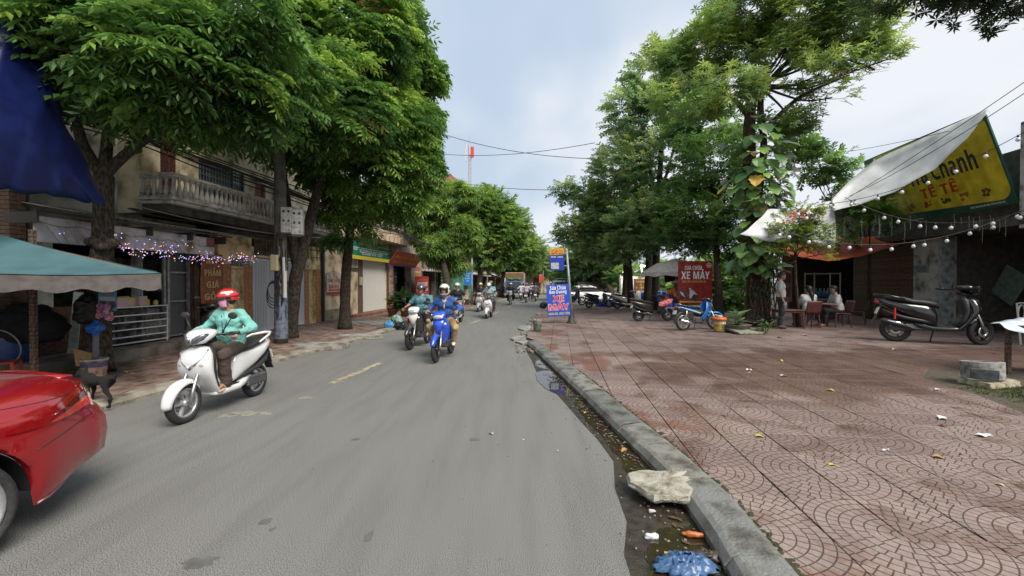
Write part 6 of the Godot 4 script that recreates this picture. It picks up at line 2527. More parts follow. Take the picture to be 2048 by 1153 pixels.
	if not under:
		# leg shield, floor and rear body
		inst("leg_shield", shaped(K + "shield", func(b):
			var rings := []
			for q in [[.9, .4, .05, .035], [.88, .415, .12, .07], [.8, .45, .185, .095], [.7, .475, .215, .1], [.6, .475, .225, .085], [.5, .43, .215, .065], [.4, .37, .195, .055], [.31, .3, .175, .06], [.255, .22, .16, .06]]:
				rings.append(ring(v3(q[1], q[0], 0), v3(0, 0, q[2]), v3(q[3], 0, 0), 22, .75))
			b.loft(rings)), body, o)
		inst("front_trim", shaped(K + "vtrim", func(b):
			for z in [-1, 1]:
				b.loft([ring(v3(.577, .64, z * .006), v3(.016, .012, 0), v3(0, .022, z * .016), 8), ring(v3(.557, .7, z * .1), v3(.018, .01, 0), v3(0, .034, z * .02), 8), ring(v3(.505, .79, z * .152), v3(.02, .005, z * .014), v3(0, .04, z * .014), 8), ring(v3(.45, .86, z * .15), v3(.01, 0, 0), v3(0, .01, 0), 8)])), mat(.4, .39, .44, .18, "", 1.0, {"metal": .7}) if not c.has("dark_trim") else black, o)
		inst("inner_panel", shaped(K + "inner", func(b):
			var rings := []
			for q in [[.92, .33, .09, .05], [.8, .36, .17, .07], [.62, .385, .19, .06], [.45, .34, .18, .05], [.34, .26, .15, .05]]:
				rings.append(ring(v3(q[1], q[0], 0), v3(0, 0, q[2]), v3(q[3], 0, 0), 18, .75))
			b.loft(rings)), black, o)
		inst("floor_board", shaped(K + "floor", func(b): b.loft(loft_x([[.33, .285, .15, .035, .5], [.2, .275, .165, .045, .45], [-.1, .275, .165, .045, .45], [-.22, .31, .15, .06, .5], [-.38, .36, .12, .03, .6]]))), trim, o)
		inst("floor_mat", shaped(K + "mat", func(b): b.rbox(v3(.05, .322, 0), v3(.44, .014, .27), .005)), black, o)
		inst("rear_body", shaped(K + "rear", func(b): b.loft(loft_x([[-.02, .46, .11, .14], [-.06, .52, .145, .2], [-.2, .57, .165, .185], [-.42, .625, .175, .15], [-.64, .7, .16, .105], [-.82, .77, .11, .065], [-.93, .81, .04, .03]], 22))), body, o)
		inst("side_trim", shaped(K + "sidetrim", func(b): b.loft(loft_x([[-.05, .37, .1, .05], [-.25, .42, .155, .05], [-.5, .47, .165, .05], [-.72, .55, .14, .05], [-.84, .62, .08, .04]], 16))), black, o)
		inst("seat", shaped(K + "seat", func(b): b.loft(loft_x([[.02, .69, .07, .04], [-.03, .73, .12, .06], [-.2, .765, .15, .058], [-.38, .785, .16, .055], [-.5, .82, .165, .06], [-.68, .845, .14, .045], [-.78, .85, .07, .025]], 20))), seatm, o)
		inst("engine", shaped(K + "engine", func(b):
			b.loft(loft_x([[-.2, .3, .09, .06], [-.34, .32, .12, .09], [-.55, .28, .1, .085], [-.74, .26, .07, .06]], 14))
			b.flat()
			b.rbox(v3(-.5, .29, -.115), v3(.42, .15, .05), .03)), dull, o)
		inst("exhaust", shaped(K + "exhaust", func(b): b.tube([v3(-.2, .25, .12), v3(-.38, .27, .15), v3(-.48, .31, .155), v3(-.84, .41, .155), v3(-.87, .418, .155)], [.02, .028, .055, .05, .025], 12)), black, o)
		inst("heat_guard", shaped(K + "guard", func(b): b.tube([v3(-.5, .335, .185), v3(-.78, .41, .18)], [.032, .026], 8)), chrome, o)
		inst("grab_rail", shaped(K + "rail", func(b): b.tube([v3(-.5, .83, .17), v3(-.75, .9, .14), v3(-.93, .92, .05), v3(-.93, .92, -.05), v3(-.75, .9, -.14), v3(-.5, .83, -.17)], [.012, .018, .022, .022, .018, .012], 8)), trim, o)
		inst("tail_light", shaped(K + "tail", func(b): b.ball(v3(-.905, .775, 0), v3(.04, .035, .08), 12, 8)), redl, o)
		for z in [-1, 1]:
			inst("front_indicator", shaped(K + "blink", func(b): b.ball(Vector3.ZERO, v3(.02, .035, .05), 10, 6)), clear, o, v3(.545, .68, z * .12))
	else:
		inst("leg_shield", shaped(K + "shield", func(b):
			for z in [-1, 1]:
				var f := func(u: float, v: float) -> Vector3:
					var y: float = lerp(.9, .3, u)
					var xx: float = lerp(.4, .12, u) + .05 * sin(PI * u)
					var w: float = lerp(.07, .185, pow(sin(PI * clamp(u * .75 + .08, 0, 1)), 1.4) * .82)
					return v3(xx + .08 * (1.0 - v) - .16 * v * v, y + .04 * v * (1.0 - u) + .1 * v * u, z * (.03 + w * v))
				b.sheet(f, 14, 6, .012)), body, o)
		inst("front_panel", shaped(K + "nose", func(b):
			var rings := []
			for q in [[.94, .4, .03, .02], [.88, .44, .12, .035], [.8, .465, .125, .045], [.7, .46, .075, .05], [.6, .41, .03, .04], [.56, .38, .01, .02]]:
				rings.append(ring(v3(q[1], q[0], 0), v3(0, 0, q[2]), v3(q[3], 0, 0), 18, 1.15))
			b.loft(rings)), trim, o)
		inst("centre_cover", shaped(K + "centre", func(b): b.loft([ring(v3(.33, .72, 0), v3(0, 0, .07), v3(.06, .06, 0), 14), ring(v3(.16, .56, 0), v3(0, 0, .085), v3(.04, .09, 0), 14), ring(v3(-.02, .54, 0), v3(0, 0, .1), v3(.0, .1, 0), 14), ring(v3(-.16, .6, 0), v3(0, 0, .1), v3(0, .1, 0), 14)])), black, o)
		inst("tail_body", shaped(K + "tailb", func(b): b.loft(loft_x([[.02, .545, .115, .05], [-.15, .615, .13, .075], [-.4, .675, .135, .07], [-.65, .735, .115, .055], [-.84, .785, .06, .035]], 18))), body, o)
		inst("seat", shaped(K + "seat", func(b): b.loft(loft_x([[.06, .7, .06, .035], [.0, .73, .11, .05], [-.25, .755, .14, .05], [-.5, .795, .135, .05], [-.75, .825, .1, .035], [-.8, .83, .05, .02]], 18))), seatm, o)
		inst("engine", shaped(K + "engine", func(b):
			b.tube([v3(.24, .39, 0), v3(.06, .37, 0)], [.075, .085], 12)
			b.flat()
			b.rbox(v3(-.08, .34, 0), v3(.34, .2, .2), .04)
			b.rbox(v3(-.09, .34, .12), v3(.24, .16, .05), .03)
			for k in 6:
				b.box(v3(.08 + k * .03, .385, 0), v3(.008, .17, .16))), dull, o)
		inst("exhaust", shaped(K + "exhaust", func(b): b.tube([v3(.22, .34, .06), v3(.12, .22, .12), v3(-.2, .22, .15), v3(-.32, .24, .155), v3(-.78, .34, .155), v3(-.8, .345, .155)], [.016, .018, .02, .042, .04, .02], 12)), chrome, o)
		inst("frame", shaped(K + "frame", func(b):
			for z in [-1, 1]:
				b.tube([v3(-.12, .34, z * .07), v3(xr, R, z * .075)], .018, 6)
			b.tube([v3(.36, .86, 0), v3(.44, .62, 0)], .03, 8)
			b.tube([v3(-.02, .26, -.22), v3(-.02, .26, .22)], .013, 6)), black, o)
		inst("rear_shock", shaped(K + "shock", func(b):
			for z in [-1, 1]:
				b.tube([v3(xr + .03, R + .02, z * .1), v3(-.5, .68, z * .1)], .022, 8)), metal, o)
		inst("rear_fender", shaped(K + "rfender", func(b): fender_shape(b, R + .02, .06, deg_to_rad(70), deg_to_rad(190), .2)), black, o, v3(xr, R, 0))
		inst("tail_light", shaped(K + "tail", func(b): b.ball(v3(-.85, .765, 0), v3(.045, .035, .06), 12, 8)), redl, o)
		inst("grab_rail", shaped(K + "rail", func(b): b.tube([v3(-.55, .79, .13), v3(-.8, .87, .11), v3(-.88, .87, 0), v3(-.8, .87, -.11), v3(-.55, .79, -.13)], .011, 8)), metal, o)
		for z in [-1, 1]:
			inst("front_indicator", shaped(K + "blink", func(b): b.ball(Vector3.ZERO, v3(.025, .03, .05), 10, 6)), amber if c.has("amber") else clear, o, v3(.44, .8, z * .13))
			inst("rear_indicator", shaped(K + "rblink", func(b): b.ball(Vector3.ZERO, v3(.04, .025, .03), 10, 6)), amber, o, v3(-.8, .745, z * .11))
		if c.has("stripe"):
			var sc: Array = c.stripe
			inst("side_stripe", shaped(K + "stripe", func(b):
				for z in [-1, 1]:
					b.sheet(func(u, v): return v3(lerp(.0, -.62, u), lerp(.555, .725, u) + (v - .5) * .05 * (1.0 - .5 * u), z * (.118 + .0202 * sin(PI * clamp(u * .9 + .1, 0, 1)))), 10, 1, .003)), mat(sc[0], sc[1], sc[2], .4), o)
	inst("mudguard", shaped(K + "mud", func(b):
		b.flat()
		b.rbox(v3(-.88, .6, 0), v3(.02, .3, .15), .008, Basis(v3(0, 0, 1), -.35))
		b.rbox(v3(-.95, .42, 0), v3(.015, .14, .13), .006, Basis(v3(0, 0, 1), -.5))), black, o)
	inst("number_plate", shaped(K + "plate", func(b):
		b.flat()
		b.rbox(v3(-.905, .6, 0), v3(.012, .135, .185), .004, Basis(v3(0, 0, 1), -.35))), mat(.62, .62, .6, .5), o)
	if c.get("parked", false):
		inst("side_stand", shaped(K + "stand", func(b): b.tube([v3(-.02, .28, -.1), v3(-.06, -.01, -.2), v3(-.1, -.012, -.22)], .012, 6)), black, o)
		o.rotation.x = c.get("lean", -.07)
	return o

# ---------------------------------------------------------------- the red saloon
func car_station(x: float) -> Array:
	# half outline (z, y) from the sill to the middle of the deck
	var tail := smoothstep(-1.55, -2.24, x)
	var front := smoothstep(1.5, 2.3, x)
	var w := .895 - .2 * tail * tail - .12 * front * front
	var low := .22 + .1 * smoothstep(-1.75, -2.2, x)
	for wx in [-1.33, 1.35]:
		var dx: float = abs(x - wx)
		if dx < .385:
			low = max(low, .33 + sqrt(.385 * .385 - dx * dx))
	var deck: float = .965 + .04 * smoothstep(-1.5, -2.1, x) - .03 * smoothstep(-2.1, -2.25, x)
	if x > .7:
		deck = lerp(.99, .76, smoothstep(.7, 2.3, x))
	var round_ := smoothstep(-2.16, -2.26, x)
	var o := []
	for q in [[-.05, low], [.0, lerp(low, .42, .55)], [.012 * (1.0 - tail), .5], [.0, .63], [.002, .7], [-.012, .8], [-.035, .855], [-.09, deck - .055], [-.17, deck - .018], [-.45, deck], [-.9, deck + .006]]:
		o.append(v2(max(.0, w + q[0] - round_ * .05), max(low, q[1])))
	o[10].x = .0
	return o

# the bumper stands out behind the lamps
func car_bump(x: float, y: float) -> float:
	return smoothstep(-1.85, -2.26, x) * (.11 * smoothstep(.8, .6, y) - .05 * smoothstep(.45, .28, y) + .02 * smoothstep(.92, 1.02, y))

func make_car(called: String, label: String, at: Vector3, turn: float, paint: Material) -> void:
	var o := thing(called, label, "car", at, turn)
	var black := mat(.015, .015, .016, .5)
	var xs := []
	var x := -2.26
	while x < 2.31:
		xs.append(x)
		x += .035
	var b := mb(1)
	var rings := []
	for xx in xs:
		var half := car_station(xx)
		var r := PackedVector3Array()
		for q in half:
			r.append(v3(xx - car_bump(xx, q.y), q.y, q.x))
		for i in range(half.size() - 2, -1, -1):
			r.append(v3(xx - car_bump(xx, half[i].y), half[i].y, -half[i].x))
		rings.append(r)
	b.loft(rings, false, false)
	# rear face, pulled back into a rounded bumper
	var last: PackedVector3Array = rings[0]
	var rows := [last]
	for k in 4:
		var t := (k + 1) / 4.0
		var r := PackedVector3Array()
		for q in last:
			r.append(v3(q.x - .11 * sin(t * PI / 2) * clamp(1.25 - abs(q.y - .55) * 2.0, .1, 1.0), lerp(q.y, .62, t * t), q.z * (1.0 - .98 * t * t)))
		rows.push_front(r)
	b.loft(rows, false, false)
	obj("body", b, paint, o)
	b = mb()
	b.rbox(v3(.2, .3, 0), v3(4.0, .2, 1.3), .05)
	obj("underbody", b, black, o)
	# boot lip
	b = mb(1)
	b.loft([ring(v3(-2.13, .985, -.58), v3(.05, 0, 0), v3(-.015, .01, 0), 10), ring(v3(-2.19, .995, 0), v3(.06, 0, 0), v3(-.015, .014, 0), 10), ring(v3(-2.13, .985, .58), v3(.05, 0, 0), v3(-.015, .01, 0), 10)])
	obj("boot_lip", b, paint, o)
	# glasshouse
	b = mb(1)
	var gr := []
	for q in [[-1.55, 1.0, .6, .02], [-1.2, 1.12, .64, .13], [-.75, 1.22, .62, .24], [-.2, 1.24, .62, .25], [.4, 1.18, .62, .2], [1.05, .99, .58, .02]]:
		gr.append(ring(v3(q[0], q[1], 0), v3(0, 0, q[2]), v3(0, q[3], 0), 20, .6))
	b.loft(gr)
	obj("windows", b, mat(.012, .014, .016, .05), o)
	b = mb(1)
	b.sheet(func(u, v): return v3(lerp(-1.1, .55, u), 1.3 + .17 * sin(PI * clamp(u * .8 + .12, 0, 1)), lerp(-.56, .56, v)) - v3(0, .1 * pow(abs(2 * v - 1), 3), 0), 14, 10, .03)
	obj("roof", b, paint, o)
	# tail lamps wrap round the corners
	for s in [-1.0, 1.0]:
		for layer in [[.0, 1.0, mat(.2, .004, .006, .1, "", 1.0, {"coat": 1.0}), "tail_light", .007], [.32, .42, mat(.45, .022, .01, .12, "", 1.0, {"coat": 1.0}), "lens", .013], [-.55, .3, mat(.06, .01, .012, .1, "", 1.0, {"coat": 1.0}), "dark_strip", .012]]:
			b = mb(1)
			b.sheet(func(u, v):
				var xx: float = lerp(-1.55, -2.235, u) if layer[1] > .9 else lerp(-1.8, -2.225, u)
				var mid: float = lerp(.755, .835, pow(u, .9))
				var hh: float = .004 + .085 * pow(u, .7)
				var y: float = mid - layer[0] * hh * (1.0 if layer[0] > 0 else -.6 * -1.0) * .9 + (v - .5) * 2.0 * hh * (layer[1] as float)
				var half := car_station(xx)
				var z := .0
				for i in half.size() - 1:
					if y >= half[i].y and y <= half[i + 1].y:
						z = lerp(half[i].x, half[i + 1].x, (y - half[i].y) / max(1e-4, half[i + 1].y - half[i].y))
				return v3(xx - car_bump(xx, y) - (layer[4] as float) * (.4 + u), y, s * (z + (layer[4] as float))), 22, 5, .0)
			obj(layer[3], b, layer[2], o)
	# joint between bumper and wing, and the edge of the boot lid
	for s in [-1.0, 1.0]:
		for way in [[v2(-1.72, .6), v2(-2.16, .7)], [v2(-1.45, .905), v2(-2.22, .875)], [v2(-.72, .3), v2(-.78, .88)]]:
			b = mb(1)
			var pts := []
			for k in 13:
				var q: Vector2 = (way[0] as Vector2).lerp(way[1], k / 12.0)
				var half := car_station(q.x)
				var z := .0
				for i in half.size() - 1:
					if q.y >= half[i].y and q.y <= half[i + 1].y:
						z = lerp(half[i].x, half[i + 1].x, (q.y - half[i].y) / max(1e-4, half[i + 1].y - half[i].y))
				pts.append(v3(q.x - car_bump(q.x, q.y), q.y, s * z))
			b.tube(pts, .0035, 5)
			obj("panel_joint", b, black, o)
	# dark seam of the bumper and the sill line
	b = mb(1)
	for s in [-1.0, 1.0]:
		var pts := []
		for k in 14:
			var xx: float = lerp(-1.02, -2.2, k / 13.0)
			var half := car_station(xx)
			if abs(xx + 1.33) < .4:
				continue
			pts.append(v3(xx, half[0].y + .012, s * (half[0].x + .012)))
		b.tube(pts, .01, 5)
	obj("lower_trim", b, mat(.2, .09, .09, .3, "", 1.0, {"metal": .4}), o)
	for s in [-1.0, 1.0]:
		for wx in [-1.33, 1.35]:
			b = mb(1)
			b.sheet(func(u, v): return v3(wx + cos(u * PI) * (.382 - .02 * v), .33 + sin(u * PI) * (.382 - .02 * v), s * lerp(.85, .5, v)), 20, 2, .0)
			obj("wheel_arch", b, black, o)
	# wheels with alloy rims
	for s in [-1.0, 1.0]:
		for wx in [-1.33, 1.35]:
			var w := mb(1)
			tyre_shape(w, .325, .105)
			var wh := obj("wheel", w, mat(.035, .035, .036, .8, "mottle", 5.0, {"world": false}), o)
			wh.position = v3(wx, .328, s * .775)
			w = mb(1)
			var xf := Transform3D(Basis(Vector3.RIGHT, s * PI / 2), Vector3.ZERO)
			w.lathe([v2(.256, .08), v2(.245, .092), v2(.232, .085), v2(.225, -.03), v2(.001, -.03)], 36, xf)
			for k in 5:
				for j in [-1.0, 1.0]:
					var a: float = TAU * k / 5 + j * .13
					w.loft([ring(xf * v3(cos(a) * .05, .075, sin(a) * .05), xf.basis * v3(-sin(a), 0, cos(a)) * .022, xf.basis * v3(0, .02, 0), 8, .7), ring(xf * v3(cos(a + j * .04) * .235, .066, sin(a + j * .04) * .235), xf.basis * v3(-sin(a), 0, cos(a)) * .026, xf.basis * v3(0, .016, 0), 8, .7)])
			w.lathe([v2(.075, .05), v2(.07, .085), v2(.03, .095), v2(.001, .096)], 20, xf)
			obj("alloy_rim", w, mat(.48, .48, .49, .3, "", 1.0, {"metal": .8}), wh)
			w = mb(1)
			w.lathe([v2(.001, .0), v2(.15, .0), v2(.15, .02), v2(.001, .02)], 24, Transform3D(xf.basis, xf.basis * v3(0, -.025, 0)))
			obj("brake_disc", w, mat(.12, .12, .12, .4, "", 1.0, {"metal": .8}), wh)

# ---------------------------------------------------------------- people: a smooth skin over tapered bones
var fold_noise: FastNoiseLite

# bones: [a, b, radius at a, radius at b]; adds the surface of their smooth union to m
func skin(m: MB, bones: Array, cell: float, k: float, fold := .0, fscale := 9.0) -> void:
	var lo := Vector3.ONE * 1e9
	var hi := -lo
	for q in bones:
		var r: float = max(q[2], q[3]) + k * 3.0 + cell * 2.0
		for e in [q[0], q[1]]:
			lo = lo.min(e - Vector3.ONE * r)
			hi = hi.max(e + Vector3.ONE * r)
	var nx := int(ceil((hi.x - lo.x) / cell)) + 1
	var ny := int(ceil((hi.y - lo.y) / cell)) + 1
	var nz := int(ceil((hi.z - lo.z) / cell)) + 1
	var sx := ny * nz
	var sum := PackedFloat32Array()
	sum.resize(nx * ny * nz)
	var near := {}
	var band := cell * 1.8 + k * 1.3
	var reach := k * 3.5
	for q in bones:
		var a: Vector3 = (q[0] - lo) / cell
		var ab: Vector3 = (q[1] - q[0]) / cell
		var l2: float = max(ab.length_squared(), 1e-9)
		var ra: float = q[2]
		var rb_: float = q[3]
		var big: float = (max(ra, rb_) + max(reach, band)) / cell
		var e0 := a.min(a + ab) - Vector3.ONE * big
		var e1 := a.max(a + ab) + Vector3.ONE * big
		for x in range(max(0, int(e0.x)), min(nx, int(e1.x) + 2)):
			for y in range(max(0, int(e0.y)), min(ny, int(e1.y) + 2)):
				var at := x * sx + y * nz
				for z in range(max(0, int(e0.z)), min(nz, int(e1.z) + 2)):
					var p := v3(x, y, z) - a
					var t := clampf(p.dot(ab) / l2, .0, 1.0)
					var d := (p - ab * t).length() * cell - (ra + (rb_ - ra) * t)
					if d < reach:
						sum[at + z] += exp(-d / k)
					if d < band and d > -band:
						near[at + z] = 1
	if fold > .0:
		for i in near:
			var x: int = i / sx
			var y: int = (i / nz) % ny
			var z: int = i % nz
			sum[i] *= exp(fold / k * fold_noise.get_noise_3d((lo.x + x * cell) * fscale, (lo.y + y * cell) * fscale * 1.6, (lo.z + z * cell) * fscale))
	var vid := {}
	var off := [0, sx, nz, sx + nz, 1, sx + 1, nz + 1, sx + nz + 1]
	var edges := [0, 1, 2, 3, 4, 5, 6, 7, 0, 2, 1, 3, 4, 6, 5, 7, 0, 4, 1, 5, 2, 6, 3, 7]
	var limit := nx * ny * nz - sx - nz - 2
	for i in near:
		if i > limit:
			continue
		var ins := 0
		for c in 8:
			if sum[i + off[c]] > 1.0:
				ins |= 1 << c
		if ins == 0 or ins == 255:
			continue
		var p := Vector3.ZERO
		var n := 0
		for e in range(0, 24, 2):
			var c0: int = edges[e]
			var c1: int = edges[e + 1]
			if ((ins >> c0) & 1) == ((ins >> c1) & 1):
				continue
			var v0 := -log(max(sum[i + off[c0]], 1e-9))
			var v1 := -log(max(sum[i + off[c1]], 1e-9))
			var t := v0 / (v0 - v1)
			var q0 := v3(c0 & 1, (c0 >> 1) & 1, (c0 >> 2) & 1)
			p += q0 + (v3(c1 & 1, (c1 >> 1) & 1, (c1 >> 2) & 1) - q0) * t
			n += 1
		var x: int = i / sx
		var y: int = (i / nz) % ny
		var z: int = i % nz
		vid[i] = lo + (v3(x, y, z) + p / n) * cell
	for i in vid:
		var s0 := sum[i] > 1.0
		for ax in 3:
			var st: int = [sx, nz, 1][ax]
			if (sum[i + st] > 1.0) == s0:
				continue
			var u: int = [nz, 1, sx][ax]
			var w: int = [1, sx, nz][ax]
			if not (vid.has(i - u) and vid.has(i - w) and vid.has(i - u - w)):
				continue
			if s0:
				m.quad(vid[i], vid[i - w], vid[i - u - w], vid[i - u])
			else:
				m.quad(vid[i], vid[i - u], vid[i - u - w], vid[i - w])

func elbow(a: Vector3, b: Vector3, l1: float, l2: float, pole: Vector3) -> Vector3:
	var d := b - a
	var l: float = min(d.length(), l1 + l2 - .002)
	var x := (l1 * l1 - l2 * l2 + l * l) / (2 * l)
	var h := sqrt(max(.0, l1 * l1 - x * x))
	var n := d.normalized()
	var q := (pole - n * pole.dot(n)).normalized()
	return a + n * x + q * h

# frame of a head: x to the face, y up, z to the right
func head_frame(face: Vector3) -> Basis:
	var x := face.normalized()
	var z := x.cross(Vector3.UP).normalized()
	return Basis(x, z.cross(x).normalized(), z)

func hand_bones(w: Vector3, d: Vector3, side: float, up: Vector3, curl: float) -> Array:
	# wrist, direction of the palm, which hand, back of the hand, how far the fingers close
	var x := d.normalized()
	var y := (up - x * up.dot(x)).normalized()
	var z := x.cross(y) * side
	var r := [[w, w + x * .03, .026, .028], [w + x * .03 + z * .018, w + x * .085 + z * .026, .015, .013], [w + x * .03 - z * .018, w + x * .085 - z * .024, .015, .012], [w + x * .03, w + x * .085, .017, .014]]
	for f in 4:
		var o := .03 - f * .019
		var l: float = [.038, .043, .04, .032][f]
		var a := w + x * .088 + z * o
		var d1 := (x * cos(curl * .8) - y * sin(curl * .8)).normalized()
		var b := a + d1 * l
		var d2 := (x * cos(curl * 1.9) - y * sin(curl * 1.9)).normalized()
		var c := b + d2 * l * .75
		var d3 := (x * cos(curl * 2.7) - y * sin(curl * 2.7)).normalized()
		r.append([a, b, .0095, .0088])
		r.append([b, c, .0088, .008])
		r.append([c, c + d3 * l * .5, .008, .007])
	var ta := w + x * .028 + z * .03
	var tb := ta + (x * .6 + z * .75 - y * .3).normalized() * .042
	r.append([ta, tb, .012, .01])
	r.append([tb, tb + (x * .8 + z * (.5 - curl * .6) - y * (.3 + curl * .4)).normalized() * .034, .01, .0085])
	return r

# j: joints; look: clothes and colours; fine: size of the cells in metres
func person(label: String, group: String, at: Vector3, turn: float, j: Dictionary, look: Dictionary, fine: float, size := 1.0) -> Node3D:
	var o := thing("person", label, "person", at, turn, group)
	o.scale = Vector3.ONE * size
	var near := fine < .02
	var sk: Array = look.get("skin", [.4, .235, .155])
	var skinm := mat(sk[0], sk[1], sk[2], .5, "mottle", 6.0, {"world": false})
	var hf := head_frame(j.face)
	var H: Vector3 = j.head
	var m := mb(1)
	var hip: Vector3 = j.hip
	var neck: Vector3 = j.neck
	var chest: Vector3 = hip.lerp(neck, .68) + v3(j.get("chest", .015), 0, 0)
	var belly: Vector3 = hip.lerp(neck, .33) + v3(j.get("belly", .01), 0, 0)
	var zz: Vector3 = ((j.sr as Vector3) - j.sl).normalized()
	var zh: Vector3 = ((j.hr as Vector3) - j.hl).normalized()
	var body := [
		[neck + v3(0, -.02, 0), H + hf * v3(-.02, -.05, 0), .052, .05],
		[chest - zz * .07, chest + zz * .07, .095, .095], [belly - zz * .05, belly + zz * .05, .09, .09], [hip - zh * .06, hip + zh * .06, .095, .095], [chest, neck, .09, .055],
		[j.sl, j.sr, .05, .05]]
	for s in ["l", "r"]:
		body.append([j["s" + s], j["e" + s], .047, .038])
		body.append([j["e" + s], j["w" + s], .038, .026])
		body.append([j["h" + s], j["k" + s], .078, .052])
		body.append([j["k" + s], (j["k" + s] as Vector3).lerp(j["a" + s], .35), .05, .053])
		body.append([(j["k" + s] as Vector3).lerp(j["a" + s], .35), j["a" + s], .053, .034])
		body.append([j["a" + s], j["t" + s], .036, .026])
	skin(m, body, max(fine, .014), .012 if near else .018)
	var f := func(x: float, y: float, z: float) -> Vector3: return H + hf * v3(x, y, z)
	var head := [
		[f.call(-.028, .035, -.006), f.call(-.028, .035, .006), .078, .078], [f.call(.02, .03, -.008), f.call(.02, .03, .008), .066, .066],
		[f.call(.02, -.04, -.022), f.call(.05, -.075, -.008), .042, .028], [f.call(.02, -.04, .022), f.call(.05, -.075, .008), .042, .028],
		[f.call(.045, -.012, -.036), f.call(.05, -.03, -.028), .027, .026], [f.call(.045, -.012, .036), f.call(.05, -.03, .028), .027, .026],
		[f.call(.076, .018, 0), f.call(.096, -.022, 0), .008, .0125], [f.call(.07, .034, -.035), f.call(.078, .032, -.012), .011, .01], [f.call(.07, .034, .035), f.call(.078, .032, .012), .011, .01],
		[f.call(.074, -.052, -.016), f.call(.074, -.052, .016), .009, .009], [f.call(.07, -.062, -.012), f.call(.07, -.062, .012), .01, .01], [f.call(.06, -.088, -.006), f.call(.06, -.088, .006), .017, .017],
		[f.call(-.008, .012, -.078), f.call(-.012, -.014, -.074), .013, .009], [f.call(-.008, .012, .078), f.call(-.012, -.014, .074), .013, .009],
		[f.call(-.02, -.03, 0), f.call(-.03, -.1, 0), .052, .05]]
	skin(m, head, .006 if near else .014, .007 if near else .01)
	for s in ["l", "r"]:
		var w: Vector3 = j["w" + s]
		var d: Vector3 = j.get("d" + s, w - j["e" + s])
		skin(m, hand_bones(w, d, 1.0 if s == "l" else -1.0, j.get("u" + s, Vector3.UP), j.get("curl", .9)), .006 if near else .012, .004 if near else .007)
	obj("body", m, skinm, o)
	# eyes and lips
	if near:
		for s in [-1.0, 1.0]:
			var e := mb(1)
			e.ball(f.call(.072, .01, s * .031), v3(.01, .008, .014), 10, 8, hf)
			var eye := obj("eye", e, mat(.5, .48, .45, .2), o)
			e = mb(1)
			e.ball(f.call(.079, .01, s * .031), v3(.005, .0065, .0065), 8, 6, hf)
			obj("iris", e, mat(.02, .012, .008, .15), eye)
			e = mb(1)
			e.tube([f.call(.082, .034, s * .014), f.call(.084, .038, s * .03), f.call(.072, .034, s * .05)], [.003, .004, .002], 5)
			obj("eyebrow", e, mat(.02, .015, .012, .7), o)
	# clothes
	var fold := .014 if near else .0
	var sh: Array = look.shirt
	m = mb(1)
	var fat: float = look.get("fat", .0)
	var top := [
		[chest - zz * .085, chest + zz * .085, .108 + fat * .5, .108 + fat * .5], [belly - zz * .06, belly + zz * .06, .112 + fat, .112 + fat], [hip + (belly - hip) * .3 - zh * .07, hip + (belly - hip) * .3 + zh * .07, .112 + fat * .7, .112 + fat * .7],
		[(j.sl as Vector3).lerp(j.sr, .1), (j.sl as Vector3).lerp(j.sr, .9), .058, .058], [chest, neck + v3(0, -.05, 0), .1, .066]]
	for s in ["l", "r"]:
		var S: Vector3 = j["s" + s]
		var E: Vector3 = j["e" + s]
		if look.get("sleeve", "long") == "long":
			top.append([S, E, .066, .054])
			top.append([E, E.lerp(j["w" + s], .93), .053, .04])
		else:
			top.append([S, S.lerp(E, .72), .066, .064])
	skin(m, top, fine, .014 if near else .02, fold)
	obj("shirt", m, mat(sh[0], sh[1], sh[2], .85, "cloth", 1.0, {"world": false}), o)
	if look.has("collar"):
		var cc: Array = look.collar
		m = mb(1)
		for s in [-1.0, 1.0]:
			m.sheet(func(u, v): return neck + v3(lerp(-.05, .105, u) + .006, lerp(.015, -.1, u * u) + .02 - v * .045, s * (.062 * sin(PI * clamp(u * .62 + .36, 0, 1)) + .012 * v)), 8, 2, .006)
		obj("collar", m, mat(cc[0], cc[1], cc[2], .8), o)
	if look.has("inner"):
		var cc: Array = look.inner
		m = mb(1)
		m.sheet(func(u, v): return chest + v3(.108 + .012 * sin(v * 3) - .05 * v * v - .02 * abs(2 * u - 1), lerp(-.1, .17, v), (2 * u - 1) * (.004 + .062 * v)), 6, 8, .008)
		obj("undershirt", m, mat(cc[0], cc[1], cc[2], .8), o)
	var pt: Array = look.trousers
	m = mb(1)
	var legs := [[hip - zh * .065, hip + zh * .065, .112 + fat * .5, .112 + fat * .5]]
	for s in ["l", "r"]:
		var Kn: Vector3 = j["k" + s]
		if look.get("shorts", false):
			legs.append([j["h" + s], (j["h" + s] as Vector3).lerp(Kn, .86), .095, .078])
		else:
			legs.append([j["h" + s], Kn, .095, .07])
			legs.append([Kn, Kn.lerp(j["a" + s], look.get("hem", .9)), .069, look.get("cuff", .058)])
	skin(m, legs, fine, .014 if near else .02, fold, 8.0)
	obj("trousers" if not look.get("shorts", false) else "shorts", m, mat(pt[0], pt[1], pt[2], .85, "cloth", 1.0, {"world": false}), o)
	var fc: Array = look.get("shoes", [.05, .045, .04])
